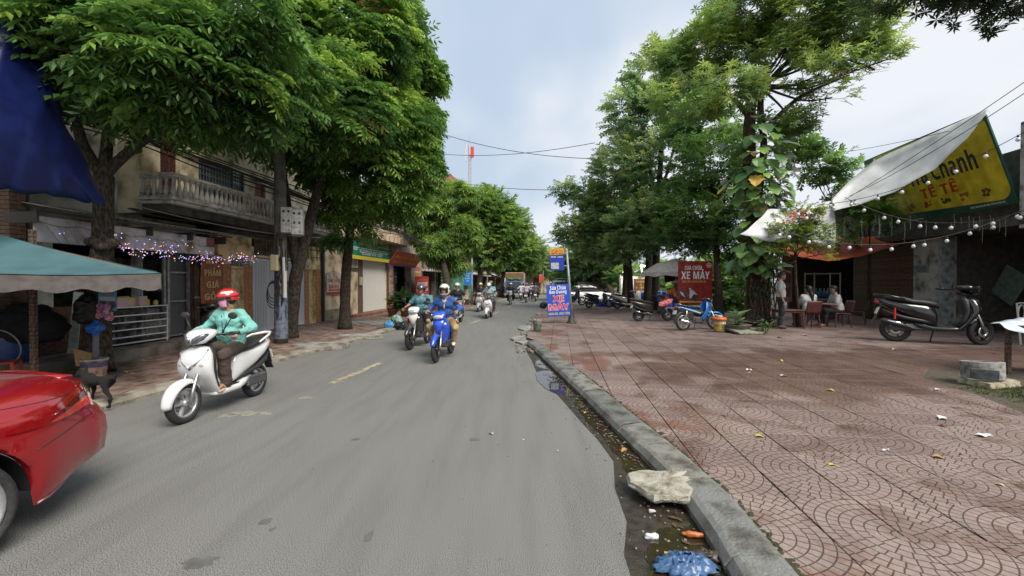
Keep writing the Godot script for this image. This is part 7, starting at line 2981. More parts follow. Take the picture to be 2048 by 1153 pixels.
	for s in ["l", "r"]:
		m = mb(1)
		var A: Vector3 = j["a" + s]
		var T: Vector3 = j["t" + s]
		var dn := v3(0, -.028, 0)
		if look.get("sandals", false):
			var d := (T - A)
			d.y = 0
			d = d.normalized()
			var side := d.cross(Vector3.UP)
			var yb: float = min(A.y, T.y) - .042
			m.loft([ring(v3(A.x, yb, A.z) - d * .05, side * .03, v3(0, .012, 0), 12, .6), ring(v3(A.x, yb, A.z) + d * .04, side * .036, v3(0, .012, 0), 12, .6), ring(v3(A.x, yb, A.z) + d * .14, side * .046, v3(0, .012, 0), 12, .6), ring(v3(A.x, yb, A.z) + d * .2, side * .03, v3(0, .012, 0), 12, .6)])
			var q := A.lerp(T, .55)
			m.tube([q - side * .042 + v3(0, -.025, 0), q + v3(0, .03, 0), q + side * .042 + v3(0, -.025, 0)], .012, 6)
		else:
			skin(m, [[A + dn * .4, A.lerp(T, .5) + dn * .3, .043, .042], [A.lerp(T, .5) + dn * .3, T, .042, .034], [A + dn - (T - A) * .2, A + dn, .035, .036]], max(.01, fine * .7), .008)
		obj("sandal" if look.get("sandals", false) else "shoe", m, mat(fc[0], fc[1], fc[2], .6), o)
	# head wear
	if look.has("hair"):
		m = mb(1)
		var long_: bool = look.get("long", false)
		var hr := [[f.call(-.035, .042, -.01), f.call(-.035, .042, .01), .086, .086], [f.call(.02, .062, -.015), f.call(.02, .062, .015), .058, .058], [f.call(-.045, -.02, -.03), f.call(-.045, -.02, .03), .055, .055]]
		if long_:
			hr.append([f.call(-.07, .0, 0), f.call(-.1, -.16, 0), .06, .055])
			hr.append([f.call(-.1, -.16, 0), f.call(-.11, -.4, 0), .055, .035])
		skin(m, hr, .008 if near else .014, .012)
		obj("hair", m, mat(.012, .009, .008, .45), o)
	if look.has("helmet"):
		make_helmet(o, H, hf, look.helmet, look.get("helmet_style", "half"), look.get("helmet_trim", [.02, .02, .02]))
	if look.has("mask"):
		var mc: Array = look.mask
		m = mb(1)
		m.sheet(func(u, v):
			var a: float = (u - .5) * 2.5
			var y: float = lerp(.0, -.105, v)
			var r: float = .092 + .02 * cos(a) * sin(PI * clamp(v * .8 + .1, 0, 1)) - .02 * v
			return f.call(cos(a) * r * 1.08 - .004, y, sin(a) * r * .86), 16, 10, .004)
		obj("face_mask", m, mat(mc[0], mc[1], mc[2], .8), o)
	return o

func make_helmet(o: Node3D, H: Vector3, hf: Basis, c: Array, style: String, t: Array) -> void:
	var shell := mat(c[0], c[1], c[2], .15, "", 1.0, {"coat": .8})
	var dark := mat(t[0], t[1], t[2], .3)
	var part_ := func(az0: float, az1: float, el0: float, el1: float, g: float, called: String, m: Material) -> MeshInstance3D:
		var b := mb(1)
		b.sheet(func(u, v):
			var az: float = deg_to_rad(lerp(az0, az1, u))
			var el: float = deg_to_rad(lerp(el0, el1, v))
			return H + hf * (v3(-.012, .022, 0) + v3(cos(az) * cos(el) * .125, sin(el) * .118, sin(az) * cos(el) * .104) * g), 28, 10, .01)
		return obj(called, b, m, o)
	if style == "full":
		part_.call(-180, 180, 24, 89.5, 1.12, "helmet", shell)
		part_.call(62, 298, -62, 24, 1.12, "helmet_back", shell)
		part_.call(-64, 64, -62, -34, 1.24, "chin_bar", shell)
		part_.call(-60, 60, 10, 26, 1.13, "visor_rim", dark)
		part_.call(40, 66, -52, 24, 1.08, "lining", dark)
		part_.call(-66, -40, -52, 24, 1.08, "lining", dark)
		part_.call(-60, 60, -40, -30, 1.14, "lining", dark)
		part_.call(-50, 50, -46, -38, 1.26, "vent", dark)
		part_.call(-150, -70, 2, 18, 1.135, "helmet_stripe", dark)
		part_.call(70, 150, 2, 18, 1.135, "helmet_stripe", dark)
	else:
		part_.call(-180, 180, 8, 89.5, 1.06, "helmet", shell)
		part_.call(95, 265, -16, 8, 1.055, "helmet_back", shell)
		var b := mb(1)
		b.sheet(func(u, v):
			var az: float = deg_to_rad(lerp(-62.0, 62.0, u))
			var r: float = 1.05 + .42 * v * cos(az * 1.2)
			return H + hf * v3(cos(az) * .125 * r - .012, .045 - .025 * v, sin(az) * .104 * (1.05 + .1 * v)), 16, 4, .005)
		obj("visor", b, dark, o)
		part_.call(-180, 180, 4, 9, 1.075, "helmet_rim", dark)
		if style == "sport":
			part_.call(-120, -40, 30, 44, 1.072, "helmet_decal", mat(.6, .6, .62, .3))
			part_.call(40, 120, 30, 44, 1.072, "helmet_decal", mat(.6, .6, .62, .3))
	var b := mb(1)
	for s in [-1.0, 1.0]:
		b.tube([H + hf * v3(.0, .02, s * .1), H + hf * v3(.02, -.05, s * .075), H + hf * v3(.035, -.105, s * .02)], .006, 5)
	obj("chin_strap", b, mat(.02, .02, .02, .7), o)

# joints of someone riding: hip height, lean, where the feet and hands go
func riding(under: bool, o: Dictionary = {}) -> Dictionary:
	var j := {}
	var back: float = o.get("back", .0)
	var hy: float = o.get("hip", .9 if not under else .875)
	j.hip = v3(-.2 - back, hy, 0)
	var ln: float = o.get("lean", .1)
	j.neck = j.hip + v3(ln, .475, 0)
	j.face = o.get("face", v3(1, -.05, 0))
	j.head = j.neck + v3(ln * .25 + .025, .155, 0)
	j.sl = j.neck + v3(-.005, -.045, -.165)
	j.sr = j.neck + v3(-.005, -.045, .165)
	j.hl = j.hip + v3(.02, -.02, -.085)
	j.hr = j.hip + v3(.02, -.02, .085)
	var hy2 := 1.06 if under else 1.075
	for s in [["l", -1.0], ["r", 1.0]]:
		var z: float = s[1]
		j["w" + s[0]] = v3(.125 - back * .8, hy2, z * .335) if back < .2 else v3(-.08 - back * .6, .93, z * .17)
		j["e" + s[0]] = elbow(j["s" + s[0]], j["w" + s[0]], .27, .255, v3(-.35, -.8, z * .75))
		j["d" + s[0]] = v3(1, -.18, z * -.05) if back < .2 else v3(1, -.4, 0)
		j["u" + s[0]] = Vector3.UP
		var foot := v3(.12, .375, z * .115)
		if under:
			foot = v3(-.06, .34, z * .2)
		if back > .2:
			foot = v3(-.3, .36, z * .2)
		foot = o.get("foot_" + s[0], foot)
		j["a" + s[0]] = foot
		j["k" + s[0]] = elbow(j["h" + s[0]], foot, .43, .43, v3(1, .35, z * (.55 if under else .3)))
		j["t" + s[0]] = foot + v3(.145, -.03, z * .03)
	j.curl = 1.05
	return j

# ---------------------------------------------------------------- everything that moves or stands about
func make_truck(called: String, label: String, at: Vector3, turn: float, cab: Array, bed: Array, h: float, full: bool) -> void:
	var o := thing(called, label, "truck", at, turn)
	var paint := mat(cab[0], cab[1], cab[2], .3, "", 1.0, {"coat": .6})
	var black := mat(.02, .02, .02, .6)
	var glass := mat(.02, .028, .032, .05)
	var b := mb()
	b.prism([v2(-.1, .45), v2(1.28, .45), v2(1.32, 1.0), v2(1.05, 1.75), v2(.9, 1.86), v2(-.1, 1.86)], 1.72, Transform3D(Basis.IDENTITY, v3(1.0, 0, .86)))
	obj("cab", b, paint, o)
	b = mb()
	b.quad(v3(2.322, 1.06, -.74), v3(2.322, 1.06, .74), v3(2.09, 1.71, .68), v3(2.09, 1.71, -.68))
	obj("windscreen", b, glass, o).position.x = .006
	for s in [-1, 1]:
		b = mb()
		b.box(v3(1.55, 1.4, s * .862), v3(.8, .5, .01))
		obj("side_window", b, glass, o)
		b = mb(1)
		b.ball(v3(2.3, .76, s * .62), v3(.04, .09, .13), 10, 8)
		obj("headlight", b, mat(.6, .6, .6, .1), o)
		b = mb()
		b.rbox(v3(2.12, 1.45, s * 1.0), v3(.08, .3, .16), .02)
		b.tube([v3(2.08, 1.7, s * .84), v3(2.12, 1.6, s * .98)], .015, 5)
		obj("mirror", b, black, o)
	b = mb()
	b.rbox(v3(2.31, .45, 0), v3(.12, .22, 1.7), .03)
	obj("bumper", b, mat(.3, .3, .3, .5), o)
	b = mb()
	b.box(v3(2.325, .72, 0), v3(.03, .2, .9))
	obj("grille", b, black, o)
	b = mb()
	b.rbox(v3(2.38, .44, 0), v3(.012, .12, .4), .003)
	obj("number_plate", b, mat(.6, .6, .58, .5), o)
	b = mb()
	b.box(v3(-.8, .62, 0), v3(3.5, .16, .9))
	obj("chassis", b, black, o)
	var bedm := mat(bed[0], bed[1], bed[2], .7, "wood", 1.0)
	if full:
		b = mb()
		b.rbox(v3(-.85, .72 + (h - .72) / 2, 0), v3(3.4, h - .72, 1.86), .03)
		obj("cargo_box", b, mat(.32, .31, .3, .7, "grime", .6), o)
		for k in 5:
			b = mb()
			b.rbox(v3(.86, 1.95 + k * .16, 0), v3(.05, .14, 1.9), .01)
			obj("wooden_plank", b, mat(.34, .16, .07, .7, "wood", 1.0), o)
		b = mb(1)
		for k in 9:
			b.ball(v3(1.35 + rng.randf() * .4, 1.95 + rng.randf() * .15, rng.randf_range(-.6, .6)), v3(.25, .14, .25), 8, 6)
		obj("green_load", b, mat(.05, .14, .06, .8, "mottle", 2.0), o)
	else:
		b = mb()
		for s in [-1, 1]:
			b.rbox(v3(-.85, .95, s * .88), v3(3.4, .45, .04), .01)
		b.rbox(v3(-2.53, .95, 0), v3(.04, .45, 1.72), .01)
		b.box(v3(-.85, .73, 0), v3(3.36, .04, 1.72))
		obj("bed", b, bedm, o)
		b = mb()
		for x in [.75, -.9, -2.5]:
			b.tube([v3(x, 1.1, -.86), v3(x, h, -.86), v3(x, h, .86), v3(x, 1.1, .86)], .03, 6)
		for s in [-.86, .86]:
			b.tube([v3(.75, h, s), v3(-2.5, h, s)], .03, 6)
		obj("bed_frame", b, mat(.25, .36, .33, .6), o)
	for x in [1.55, -1.6]:
		for s in [-1, 1]:
			b = mb(1)
			tyre_shape(b, .36, .1)
			var w := obj("wheel", b, mat(.03, .03, .03, .8), o)
			w.position = v3(x, .363, s * .72)
			b = mb(1)
			rim_shape(b, .36, .1, 6, .06)
			obj("rim", b, mat(.3, .3, .3, .5), w)

func make_traffic() -> void:
	fold_noise = noise(.9, 77, FastNoiseLite.TYPE_SIMPLEX_SMOOTH, 3)
	make_car("red_car", "glossy red saloon car cut off by the lower left corner of the view", v3(-4.21, 0, -1.27), -1.693, mat(.34, .01, .015, .2, "", 1.0, {"coat": 1.0, "metal": .4}))
	var gt := "motorbikes and scooters ridden along the road"
	var gp := "people riding motorbikes"
	# woman in turquoise on the white scooter
	var at := v3(-3.905, 0, -5.94)
	var th := -1.655
	bike("scooter", "glossy white scooter ridden by the woman in turquoise nearest the camera", gt, at, th, {"col": [.62, .62, .62], "rim": [.5, .5, .52], "mirrors": 3})
	var j := riding(false, {"face": v3(.72, -.1, .66), "lean": .08, "hip": .88})
	j.belly = .05
	var o := person("woman in turquoise shirt with red helmet and pink mask on the white scooter", gp, at, th, j, {"shirt": [.2, .52, .47], "trousers": [.075, .055, .042], "hem": .97, "cuff": .085, "sandals": true, "shoes": [.42, .26, .16], "hair": true, "helmet": [.52, .018, .02], "helmet_style": "sport", "mask": [.62, .3, .48], "fat": .012}, .013, .97)
	var b := mb(1)
	for s in [-1.0, 1.0]:
		b.tube([j.neck + v3(-.02, -.02, s * .07), j.neck + v3(.085, -.08, s * .055), j.neck + v3(.12, -.24, s * .015), j.neck + v3(.125, -.33, .0)], .006, 5)
	obj("lanyard", b, mat(.02, .04, .12, .6), o)
	o = thing("shopping_bag", "pale lilac bag standing on the footboard of the white scooter", "bag", at + v3(.02, .33, .12), th)
	b = mb(1)
	b.loft([ring(v3(0, 0, 0), v3(.1, 0, 0), v3(0, 0, .12), 14, .6), ring(v3(0, .12, 0), v3(.11, 0, 0), v3(0, 0, .13), 14, .7), ring(v3(.01, .2, 0), v3(.06, 0, 0), v3(0, 0, .1), 14, .8)])
	obj("bag", b, mat(.5, .46, .56, .6), o)
	# man in blue on the blue motorbike
	at = v3(-1.53, 0, -9.9)
	th = -1.689
	bike("underbone", "bright blue motorbike ridden by the man in a full face helmet", gt, at, th, {"col": [.02, .075, .52], "accent": [.02, .08, .55], "head": [.025, .08, .55], "rim": [.05, .05, .05]})
	j = riding(true, {"face": v3(1, -.04, .05), "lean": .12})
	person("man in blue jacket with white and black full face helmet on the blue motorbike", gp, at, th, j, {"shirt": [.035, .1, .36], "inner": [.52, .4, .22], "collar": [.52, .4, .22], "trousers": [.44, .31, .15], "hem": .88, "cuff": .072, "shoes": [.62, .58, .52], "helmet": [.62, .62, .58], "helmet_style": "full", "fat": .012}, .014)
	# man in teal polo
	at = v3(-2.45, 0, -11.65)
	th = -1.742
	bike("underbone", "white fronted black motorbike ridden by the man in a teal polo shirt", gt, at, th, {"col": [.03, .03, .032], "accent": [.62, .6, .58], "head": [.66, .66, .66], "rim": [.04, .04, .04]})
	j = riding(true, {"face": v3(1, .0, .12), "lean": .05})
	j.wr = v3(.16, 1.02, .36)
	person("man in teal polo shirt and black shorts with a dark half helmet", gp, at, th, j, {"shirt": [.09, .24, .3], "sleeve": "short", "collar": [.1, .26, .32], "trousers": [.02, .02, .022], "shorts": true, "sandals": true, "shoes": [.03, .025, .025], "helmet": [.045, .06, .09], "hair": true, "fat": .02}, .015)
	# man in navy with lilac helmet
	at = v3(-2.28, 0, -18.2)
	th = -1.7
	bike("scooter", "dark blue and white scooter ridden behind the man in blue", gt, at, th, {"col": [.03, .05, .14], "accent": [.5, .5, .52]})
	person("man in dark navy shirt and beige trousers with a pale lilac helmet", gp, at, th, riding(false, {"face": v3(1, -.05, .2)}), {"shirt": [.018, .02, .035], "sleeve": "short", "trousers": [.4, .33, .22], "shoes": [.03, .03, .03], "helmet": [.5, .48, .62]}, .024)
	# couple on the maroon scooter
	at = v3(-1.1, 0, -21.1)
	th = -1.68
	bike("scooter", "maroon and white scooter carrying two people in the middle distance", gt, at, th, {"col": [.6, .57, .58], "accent": [.1, .02, .03], "head": [.1, .015, .025], "dark_trim": true})
	person("rider in white and turquoise top bending over the maroon scooter", gp, at, th, riding(false, {"face": v3(1, -.45, 0), "lean": .2}), {"shirt": [.42, .52, .55], "sleeve": "short", "trousers": [.1, .09, .1], "helmet": [.55, .58, .68], "hair": true}, .026)
	person("passenger in turquoise shirt behind the rider of the maroon scooter", gp, at, th, riding(false, {"back": .34, "hip": .95, "lean": .04}), {"shirt": [.16, .44, .48], "trousers": [.09, .08, .08], "helmet": [.1, .09, .05], "hair": true}, .026, 1.03)
	at = v3(-1.85, 0, -25.8)
	bike("scooter", "grey scooter partly hidden behind the maroon scooter", gt, at, th, {"col": [.35, .35, .36], "accent": [.05, .05, .05]})
	person("rider in black vest with a cream helmet behind the couple", gp, at, th, riding(false), {"shirt": [.02, .02, .022], "trousers": [.45, .43, .4], "helmet": [.6, .5, .32]}, .028)
	at = v3(-.1, 0, -33.6)
	bike("underbone", "dark motorbike coming towards the camera in front of the blue truck", gt, at, -1.66, {"col": [.02, .02, .025], "head": [.3, .36, .42], "accent": [.3, .33, .3]})
	person("dark clad rider with a white helmet in front of the blue truck", gp, at, -1.66, riding(true), {"shirt": [.025, .03, .045], "trousers": [.03, .03, .03], "helmet": [.6, .6, .6]}, .03)
	# riders going away on the right lane
	var away := [[v3(1.22, 0, -37.0), [.46, .45, .58], [.03, .03, .04], [.1, .02, .03], "rider in pale lilac shirt seen from behind beside the truck", "dark red motorbike going away beside the truck"], [v3(.9, 0, -41.0), [.62, .63, .62], [.55, .55, .52], [.5, .5, .5], "rider all in white seen from behind left of the lilac shirt", "white motorbike going away at the left of the group"], [v3(2.02, 0, -44.5), [.5, .46, .55], [.06, .05, .06], [.05, .05, .06], "rider in mauve shirt farthest away in the group of four", "dark motorbike farthest away in the group of four"], [v3(2.12, 0, -39.3), [.075, .085, .1], [.04, .035, .035], [.07, .02, .02], "rider in dark grey shirt seen from behind at the right of the group", "dark motorbike going away at the right of the group"]]
	for q in away:
		var bk := bike("underbone", q[5], gt, q[0], 1.45, {"col": q[3], "mirrors": 3})
		person(q[4], gp, q[0], 1.45, riding(true), {"shirt": q[1], "sleeve": "short", "trousers": q[2], "hair": true} if q[0].z > -40 and q[0].x > 2 else {"shirt": q[1], "trousers": q[2], "helmet": [.16, .1, .22]}, .032)
	make_truck("blue_truck", "dark blue truck loaded with timber and crates coming down the road", v3(.33, 0, -46.5), -1.66, [.03, .055, .13], [.3, .2, .1], 2.72, true)
	make_truck("white_truck", "small white pickup truck with an open bed frame behind the blue board", v3(5.1, .0, -44.0), -1.75, [.62, .63, .64], [.4, .42, .4], 2.05, false)
	make_car("white_car", "white saloon car parked behind the blue repair board", v3(6.0, .0, -35.0), .22, mat(.62, .62, .62, .25, "", 1.0, {"coat": .8}))
	bike("underbone", "red motorbike parked side on at the far left kerb", "parked motorbikes", v3(-1.24, .1, -52.14), .2, {"col": [.18, .02, .02], "parked": true})

func jug(at: Vector3, proto: Node3D, lab: String) -> Node3D:
	if proto:
		return copy(proto, "water_jug", at, rng.randf() * TAU, lab, "jug", "blue water jugs behind the scooters")
	var o := thing("water_jug", lab, "jug", at, .0, "blue water jugs behind the scooters")
	var b := mb(1)
	b.lathe([v2(.001, 0), v2(.12, 0), v2(.135, .03), v2(.135, .12), v2(.128, .135), v2(.135, .15), v2(.135, .25), v2(.128, .265), v2(.135, .28), v2(.13, .34), v2(.08, .42), v2(.035, .44), v2(.03, .48)], 16)
	obj("bottle", b, mat(.01, .055, .55, .12, "", 1.0, {"spec": .8}), o)
	b = mb(1)
	b.lathe([v2(.034, .455), v2(.034, .495), v2(.001, .497)], 12)
	obj("cap", b, mat(.45, .5, .62, .4), o)
	return o

func plastic_chair(label: String, at: Vector3, turn: float, m: Material, s: float) -> void:
	var o := thing("plastic_chair", label, "chair", at, turn)
	o.scale = Vector3.ONE * s
	var b := mb()
	b.rbox(v3(0, .4, 0), v3(.4, .025, .4), .01)
	obj("seat", b, m, o)
	b = mb(1)
	b.sheet(func(u, v): return v3(-.2 - .1 * v - .03 * cos((u - .5) * 2.6), .41 + .36 * v, (u - .5) * .4), 8, 6, .015)
	obj("backrest", b, m, o)
	for x in [-1, 1]:
		for z in [-1, 1]:
			b = mb()
			b.tube([v3(x * .17, .39, z * .17), v3(x * .21, .0, z * .21)], [.026, .018], 6)
			obj("leg", b, m, o)

func make_right_side() -> void:
	var gp := "motorbikes parked on the right pavement"
	var Y := .12
	var o := bike("scooter", "big black scooter with red reflector and chrome exhaust guard parked by the tea shop", gp, v3(11.0, Y, -11.35), -.5, {"col": [.009, .009, .01], "accent": [.01, .01, .011], "rim": [.06, .06, .06], "parked": true, "steer": .55, "dark_trim": true, "lean": -.05, "mirrors": 0})
	o.scale = Vector3.ONE * 1.36
	var b := mb()
	b.tube([v3(-.66, .66, .175), v3(-.66, .44, .16)], .018, 8)
	obj("red_reflector", b, mat(.5, .03, .02, .2), o)
	o = thing("lantern", "small white lantern ornament standing on the black scooter footboard", "lantern", v3(11.42, .62, -11.05))
	b = mb(1)
	b.lathe([v2(.001, .36), v2(.03, .33), v2(.11, .23), v2(.08, .22), v2(.001, .22)], 6)
	obj("roof", b, mat(.66, .67, .68, .6), o)
	for k in 3:
		b = mb()
		b.tube([v3(cos(k * 2.1) * .065, .22, sin(k * 2.1) * .065), v3(cos(k * 2.1) * .045, .0, sin(k * 2.1) * .045)], .012, 5)
		obj("post", b, mat(.66, .67, .68, .6), o)
	o = bike("underbone", "bright blue motorbike with yellow stripe parked beside the paint bucket", gp, v3(6.17, Y, -14.5), .28, {"col": [.012, .14, .5], "accent": [.015, .16, .55], "head": [.025, .025, .027], "rim": [.55, .55, .52], "parked": true, "stripe": [.45, .45, .22], "amber": true, "steer": -.25, "mirrors": 0})
	o = bike("scooter", "black scooter with dull grey exhaust parked left of the blue motorbike", gp, v3(5.72, Y, -17.85), .18, {"col": [.025, .023, .023], "accent": [.1, .09, .085], "rim": [.05, .05, .05], "parked": true, "mirrors": 0, "dark_trim": true})
	bike("scooter", "cream white scooter parked before the blue water jugs", gp, v3(6.82, Y, -26.0), .08, {"col": [.55, .54, .5], "rim": [.1, .08, .06], "parked": true, "mirrors": 0})
	bike("scooter", "matt black scooter parked between the blue board and the white scooter", gp, v3(5.35, Y, -27.1), .2, {"col": [.03, .03, .032], "rim": [.06, .06, .06], "parked": true, "dark_trim": true, "mirrors": 2})
	bike("underbone", "dark motorbike half hidden behind the leaning sign pole", gp, v3(4.15, Y, -30.0), .1, {"col": [.03, .032, .032], "parked": true})
	# water jugs
	var proto: Node3D = null
	var nth := ["first", "second", "third", "fourth", "fifth", "sixth", "seventh", "eighth", "ninth"]
	var deep_ := ["front", "second", "third", "last"]
	for k in 34:
		var q := jug(v3(5.7 + (k % 9) * .29 + rng.randf_range(-.02, .02), Y, -28.3 - .32 * (k / 9)), proto, "%s blue water jug from the left in the %s row behind the black scooter" % [nth[k % 9], deep_[k / 9]])
		if not proto:
			proto = q
	for k in 26:
		jug(v3(8.35 + (k % 9) * .29, Y + .5 * float(k >= 18), -28.0 - .31 * ((k / 9) % 2)), proto, "%s blue water jug from the left in the %s row right of the white scooter" % [nth[k % 9], ["front", "back", "upper"][k / 9]])
	for k in 9:
		jug(v3(8.3 + (k % 5) * .3, Y + .6, -24.6 - .32 * (k / 5)), proto, "%s blue water jug from the left in the %s row on the dark bench" % [nth[k % 5], ["front", "back"][k / 5]])
	o = thing("jug_stand", "low dark bench carrying water jugs behind the mechanic", "bench", v3(8.9, Y, -24.75))
	b = mb()
	b.rbox(v3(0, .57, 0), v3(1.7, .05, .7), .01)
	obj("top", b, mat(.06, .05, .045, .7), o)
	for x in [-.75, .75]:
		for z in [-.28, .28]:
			b = mb()
			b.box(v3(x, .27, z), v3(.06, .54, .06))
			obj("leg", b, mat(.06, .05, .045, .7), o)
	# repair boards
	var pole: Vector3 = v3(2.29, .12, -16.94)
	o = thing("sign_pole", "leaning grey steel pole on a black tapered foot by the road", "pole", pole)
	b = mb(1)
	b.tube([v3(.0, .1, 0), v3(-.06, 1.2, 0), v3(-.19, 2.86, 0)], [.062, .055, .05], 12)
	obj("pole", b, mat(.26, .31, .31, .45, "mottle", 2.0, {"metal": .4}), o)
	b = mb(1)
	b.lathe([v2(.001, .0), v2(.2, .0), v2(.2, .02), v2(.13, .1), v2(.075, .42), v2(.065, .75), v2(.001, .76)], 16)
	obj("foot", b, mat(.03, .03, .03, .6), o)
	o = thing("bus_stop_sign", "small blue sign with a yellow top fixed on the leaning steel pole", "sign", v3(1.73, 2.54, -16.9))
	b = mb()
	b.rbox(v3(0, -.09, 0), v3(.56, .58, .03), .006)
	obj("blue_plate", b, mat(.01, .035, .3, .4), o)
	b = mb()
	b.rbox(v3(-.02, .33, .0), v3(.58, .25, .032), .006, Basis(v3(0, 0, 1), .05))
	obj("yellow_plate", b, mat(.62, .31, .02, .4, "grime", 2.5), o)
	b = mb()
	b.box(v3(-.08, -.21, .017), v3(.3, .24, .004))
	obj("grey_panel", b, mat(.45, .45, .47, .6, "stain", 3.0), o)
	b = mb()
	for k in 9:
		if k != 4:
			b.box(v3(-.22 + k * .052, .13, .017), v3(.04, .04, .004))
	stuff(obj("print_line", b, mat(.5, .52, .6, .5), o))
	b = mb()
	for k in 7:
		b.box(v3(-.18 + k * .06, .36 - .08 * (k % 2), .021), v3(.045, .03, .004))
	stuff(obj("print_line", b, mat(.25, .03, .02, .5), o))
	b = mb()
	b.tube([v3(.2, .25, -.03), v3(.38, .28, -.02)], .02, 6)
	b.tube([v3(.2, -.2, -.03), v3(.42, -.22, -.02)], .02, 6)
	obj("bracket", b, mat(.25, .28, .28, .5), o)
	var blue := mat(.022, .065, .42, .45)
	var white := mat(.72, .74, .76, .5)
	var red := mat(.62, .035, .06, .5)
	o = thing("blue_repair_board", "blue board with red XE MÁY letters tied to the leaning steel pole", "sign", v3(1.77, 1.01, -16.75))
	o.rotation.z = .055
	b = mb()
	b.rbox(v3(0, 0, -.012), v3(.88, 1.22, .02), .004)
	obj("board", b, blue, o)
	lettering("Sửa Chữa", .6, .17, white, o, v3(.0, .49, .0))
	lettering("Bảo Dưỡng", .66, .17, white, o, v3(.0, .305, .0))
	for q in [["XE", .42, .235, .07], ["MÁY", .76, .3, -.22]]:
		for d in [v2(-.014, 0), v2(.014, 0), v2(0, .012), v2(0, -.012)]:
			lettering(q[0], q[1], q[2], white, o, v3(d.x, q[3] + d.y, .0), {"depth": .003})
		lettering(q[0], q[1], q[2], red, o, v3(0, q[3], .002))
	lettering("HÀN GÒ, BỌC YÊN", .8, .12, mat(.62, .56, .1, .5), o, v3(.0, -.5, .0))
	o = thing("black_bag", "small black bag hung at the road edge left of the blue board", "bag", v3(1.23, .8, -17.2))
	b = mb(1)
	b.ball(Vector3.ZERO, v3(.16, .14, .12), 12, 8, Basis(v3(0, 0, 1), .4))
	obj("pouch", b, mat(.015, .017, .016, .5), o)
	b = mb(1)
	b.tube([v3(.1, .08, 0), v3(.22, .15, 0), v3(.32, .12, .1)], .012, 5)
	obj("strap", b, mat(.015, .015, .015, .6), o)
	o = thing("red_repair_board", "tall dark red board reading SỬA CHỮA XE MÁY beside the umbrella", "sign", v3(7.51, .12, -18.0))
	b = mb()
	b.rbox(v3(0, 1.58, -.02), v3(1.4, 1.74, .035), .006)
	obj("board", b, mat(.3, .018, .014, .5, "mottle", .8), o)
	lettering("SỬA CHỮA", .72, .17, white, o, v3(-.08, 2.17, .0))
	lettering("XE MÁY", 1.16, .4, white, o, v3(.0, 1.91, .0))
	lettering("SƠN TÂN TRANG DỌN XE", .98, .1, mat(.6, .36, .05, .5), o, v3(-.05, 1.62, .0))
	b = mb()
	b.box(v3(-.2, .78, .0), v3(.9, .06, .004))
	obj("yellow_band", b, mat(.55, .3, .03, .5), o)
	b = mb()
	b.lathe([v2(.075, -.002), v2(.075, .002), v2(.1, .002), v2(.1, -.002)], 24, Transform3D(Basis(Vector3.RIGHT, PI / 2), v3(.55, 2.28, .0)))
	b.prism([v2(-.05, -.04), v2(.0, .05), v2(.05, -.04)], .003, Transform3D(Basis.IDENTITY, v3(.55, 2.28, .002)))
	obj("round_emblem", b, mat(.55, .5, .46, .5), o)
	# printed picture of a scooter on the board
	var pr := func(pl: Array, c: Array, dz: float) -> void:
		var q := mb()
		q.prism(pl, .001, Transform3D(Basis.IDENTITY, v3(-.28, .88, .001 + dz)))
		obj("scooter_print", q, mat(c[0], c[1], c[2], .5), o)
	for q in [[-.27, .08, .1], [.26, .08, .13]]:
		var pl := []
		for k in 16:
			pl.append(v2(q[0] + cos(TAU * k / 16) * q[2], q[1] + sin(TAU * k / 16) * q[2]))
		pr.call(pl, [.03, .025, .025], .0)
	pr.call([v2(-.4, .36), v2(-.12, .34), v2(-.02, .12), v2(.12, .1), v2(.16, .05), v2(-.12, .06), v2(-.36, .16)], [.05, .045, .045], .002)
	pr.call([v2(-.38, .34), v2(-.22, .26), v2(-.14, .08), v2(-.28, .18)], [.45, .45, .46], .004)
	pr.call([v2(.05, .4), v2(.2, .36), v2(.38, .17), v2(.22, .22), v2(.1, .04), v2(.03, .06)], [.48, .48, .49], .004)
	pr.call([v2(.0, .46), v2(.1, .47), v2(.12, .38), v2(.04, .38)], [.4, .4, .41], .005)
	for x in [-.6, .6]:
		b = mb()
		b.box(v3(x, .36, -.05), v3(.05, .74, .05))
		obj("leg", b, mat(.12, .03, .03, .7), o)
	# umbrella
	o = thing("umbrella", "large cream umbrella with dark underside beside the red board", "umbrella", v3(7.64, .12, -20.5))
	b = mb()
	var n := 10
	var ew := 1.62
	for k in n:
		var a0 := TAU * k / n
		var a1 := TAU * (k + 1) / n
		var e0 := v3(cos(a0) * ew, 2.02, sin(a0) * ew)
		var e1 := v3(cos(a1) * ew, 2.02, sin(a1) * ew)
		var m0 := v3(cos(a0) * ew * .55, 2.46, sin(a0) * ew * .55)
		var m1 := v3(cos(a1) * ew * .55, 2.46, sin(a1) * ew * .55)
		b.quad(m0, e0, e1, m1)
		b.tri(v3(0, 2.68, 0), m0, m1)
		b.quad(e0, e0 - v3(0, .2, 0), (e1 + e0) / 2 - v3(0, .13, 0), (e0 + e1) / 2)
		b.quad((e0 + e1) / 2, (e1 + e0) / 2 - v3(0, .13, 0), e1 - v3(0, .2, 0), e1)
	obj("canopy", b, mat(.5, .46, .4, .7, "cloth", 1.0, {"back": .08}), o)
	b = mb(1)
	b.tube([v3(0, 0, 0), v3(0, 2.7, 0)], .03, 8)
	obj("pole", b, mat(.3, .3, .3, .5), o)
	for k in n:
		b = mb()
		b.tube([v3(0, 2.62, 0), v3(cos(TAU * k / n) * ew, 2.0, sin(TAU * k / n) * ew)], .01, 4)
		obj("rib", b, mat(.1, .1, .1, .5), o)
	o = thing("awning_cloth", "dark brown cloth hanging under the cream umbrella", "cloth", v3(8.57, 1.75, -21.5))
	b = mb()
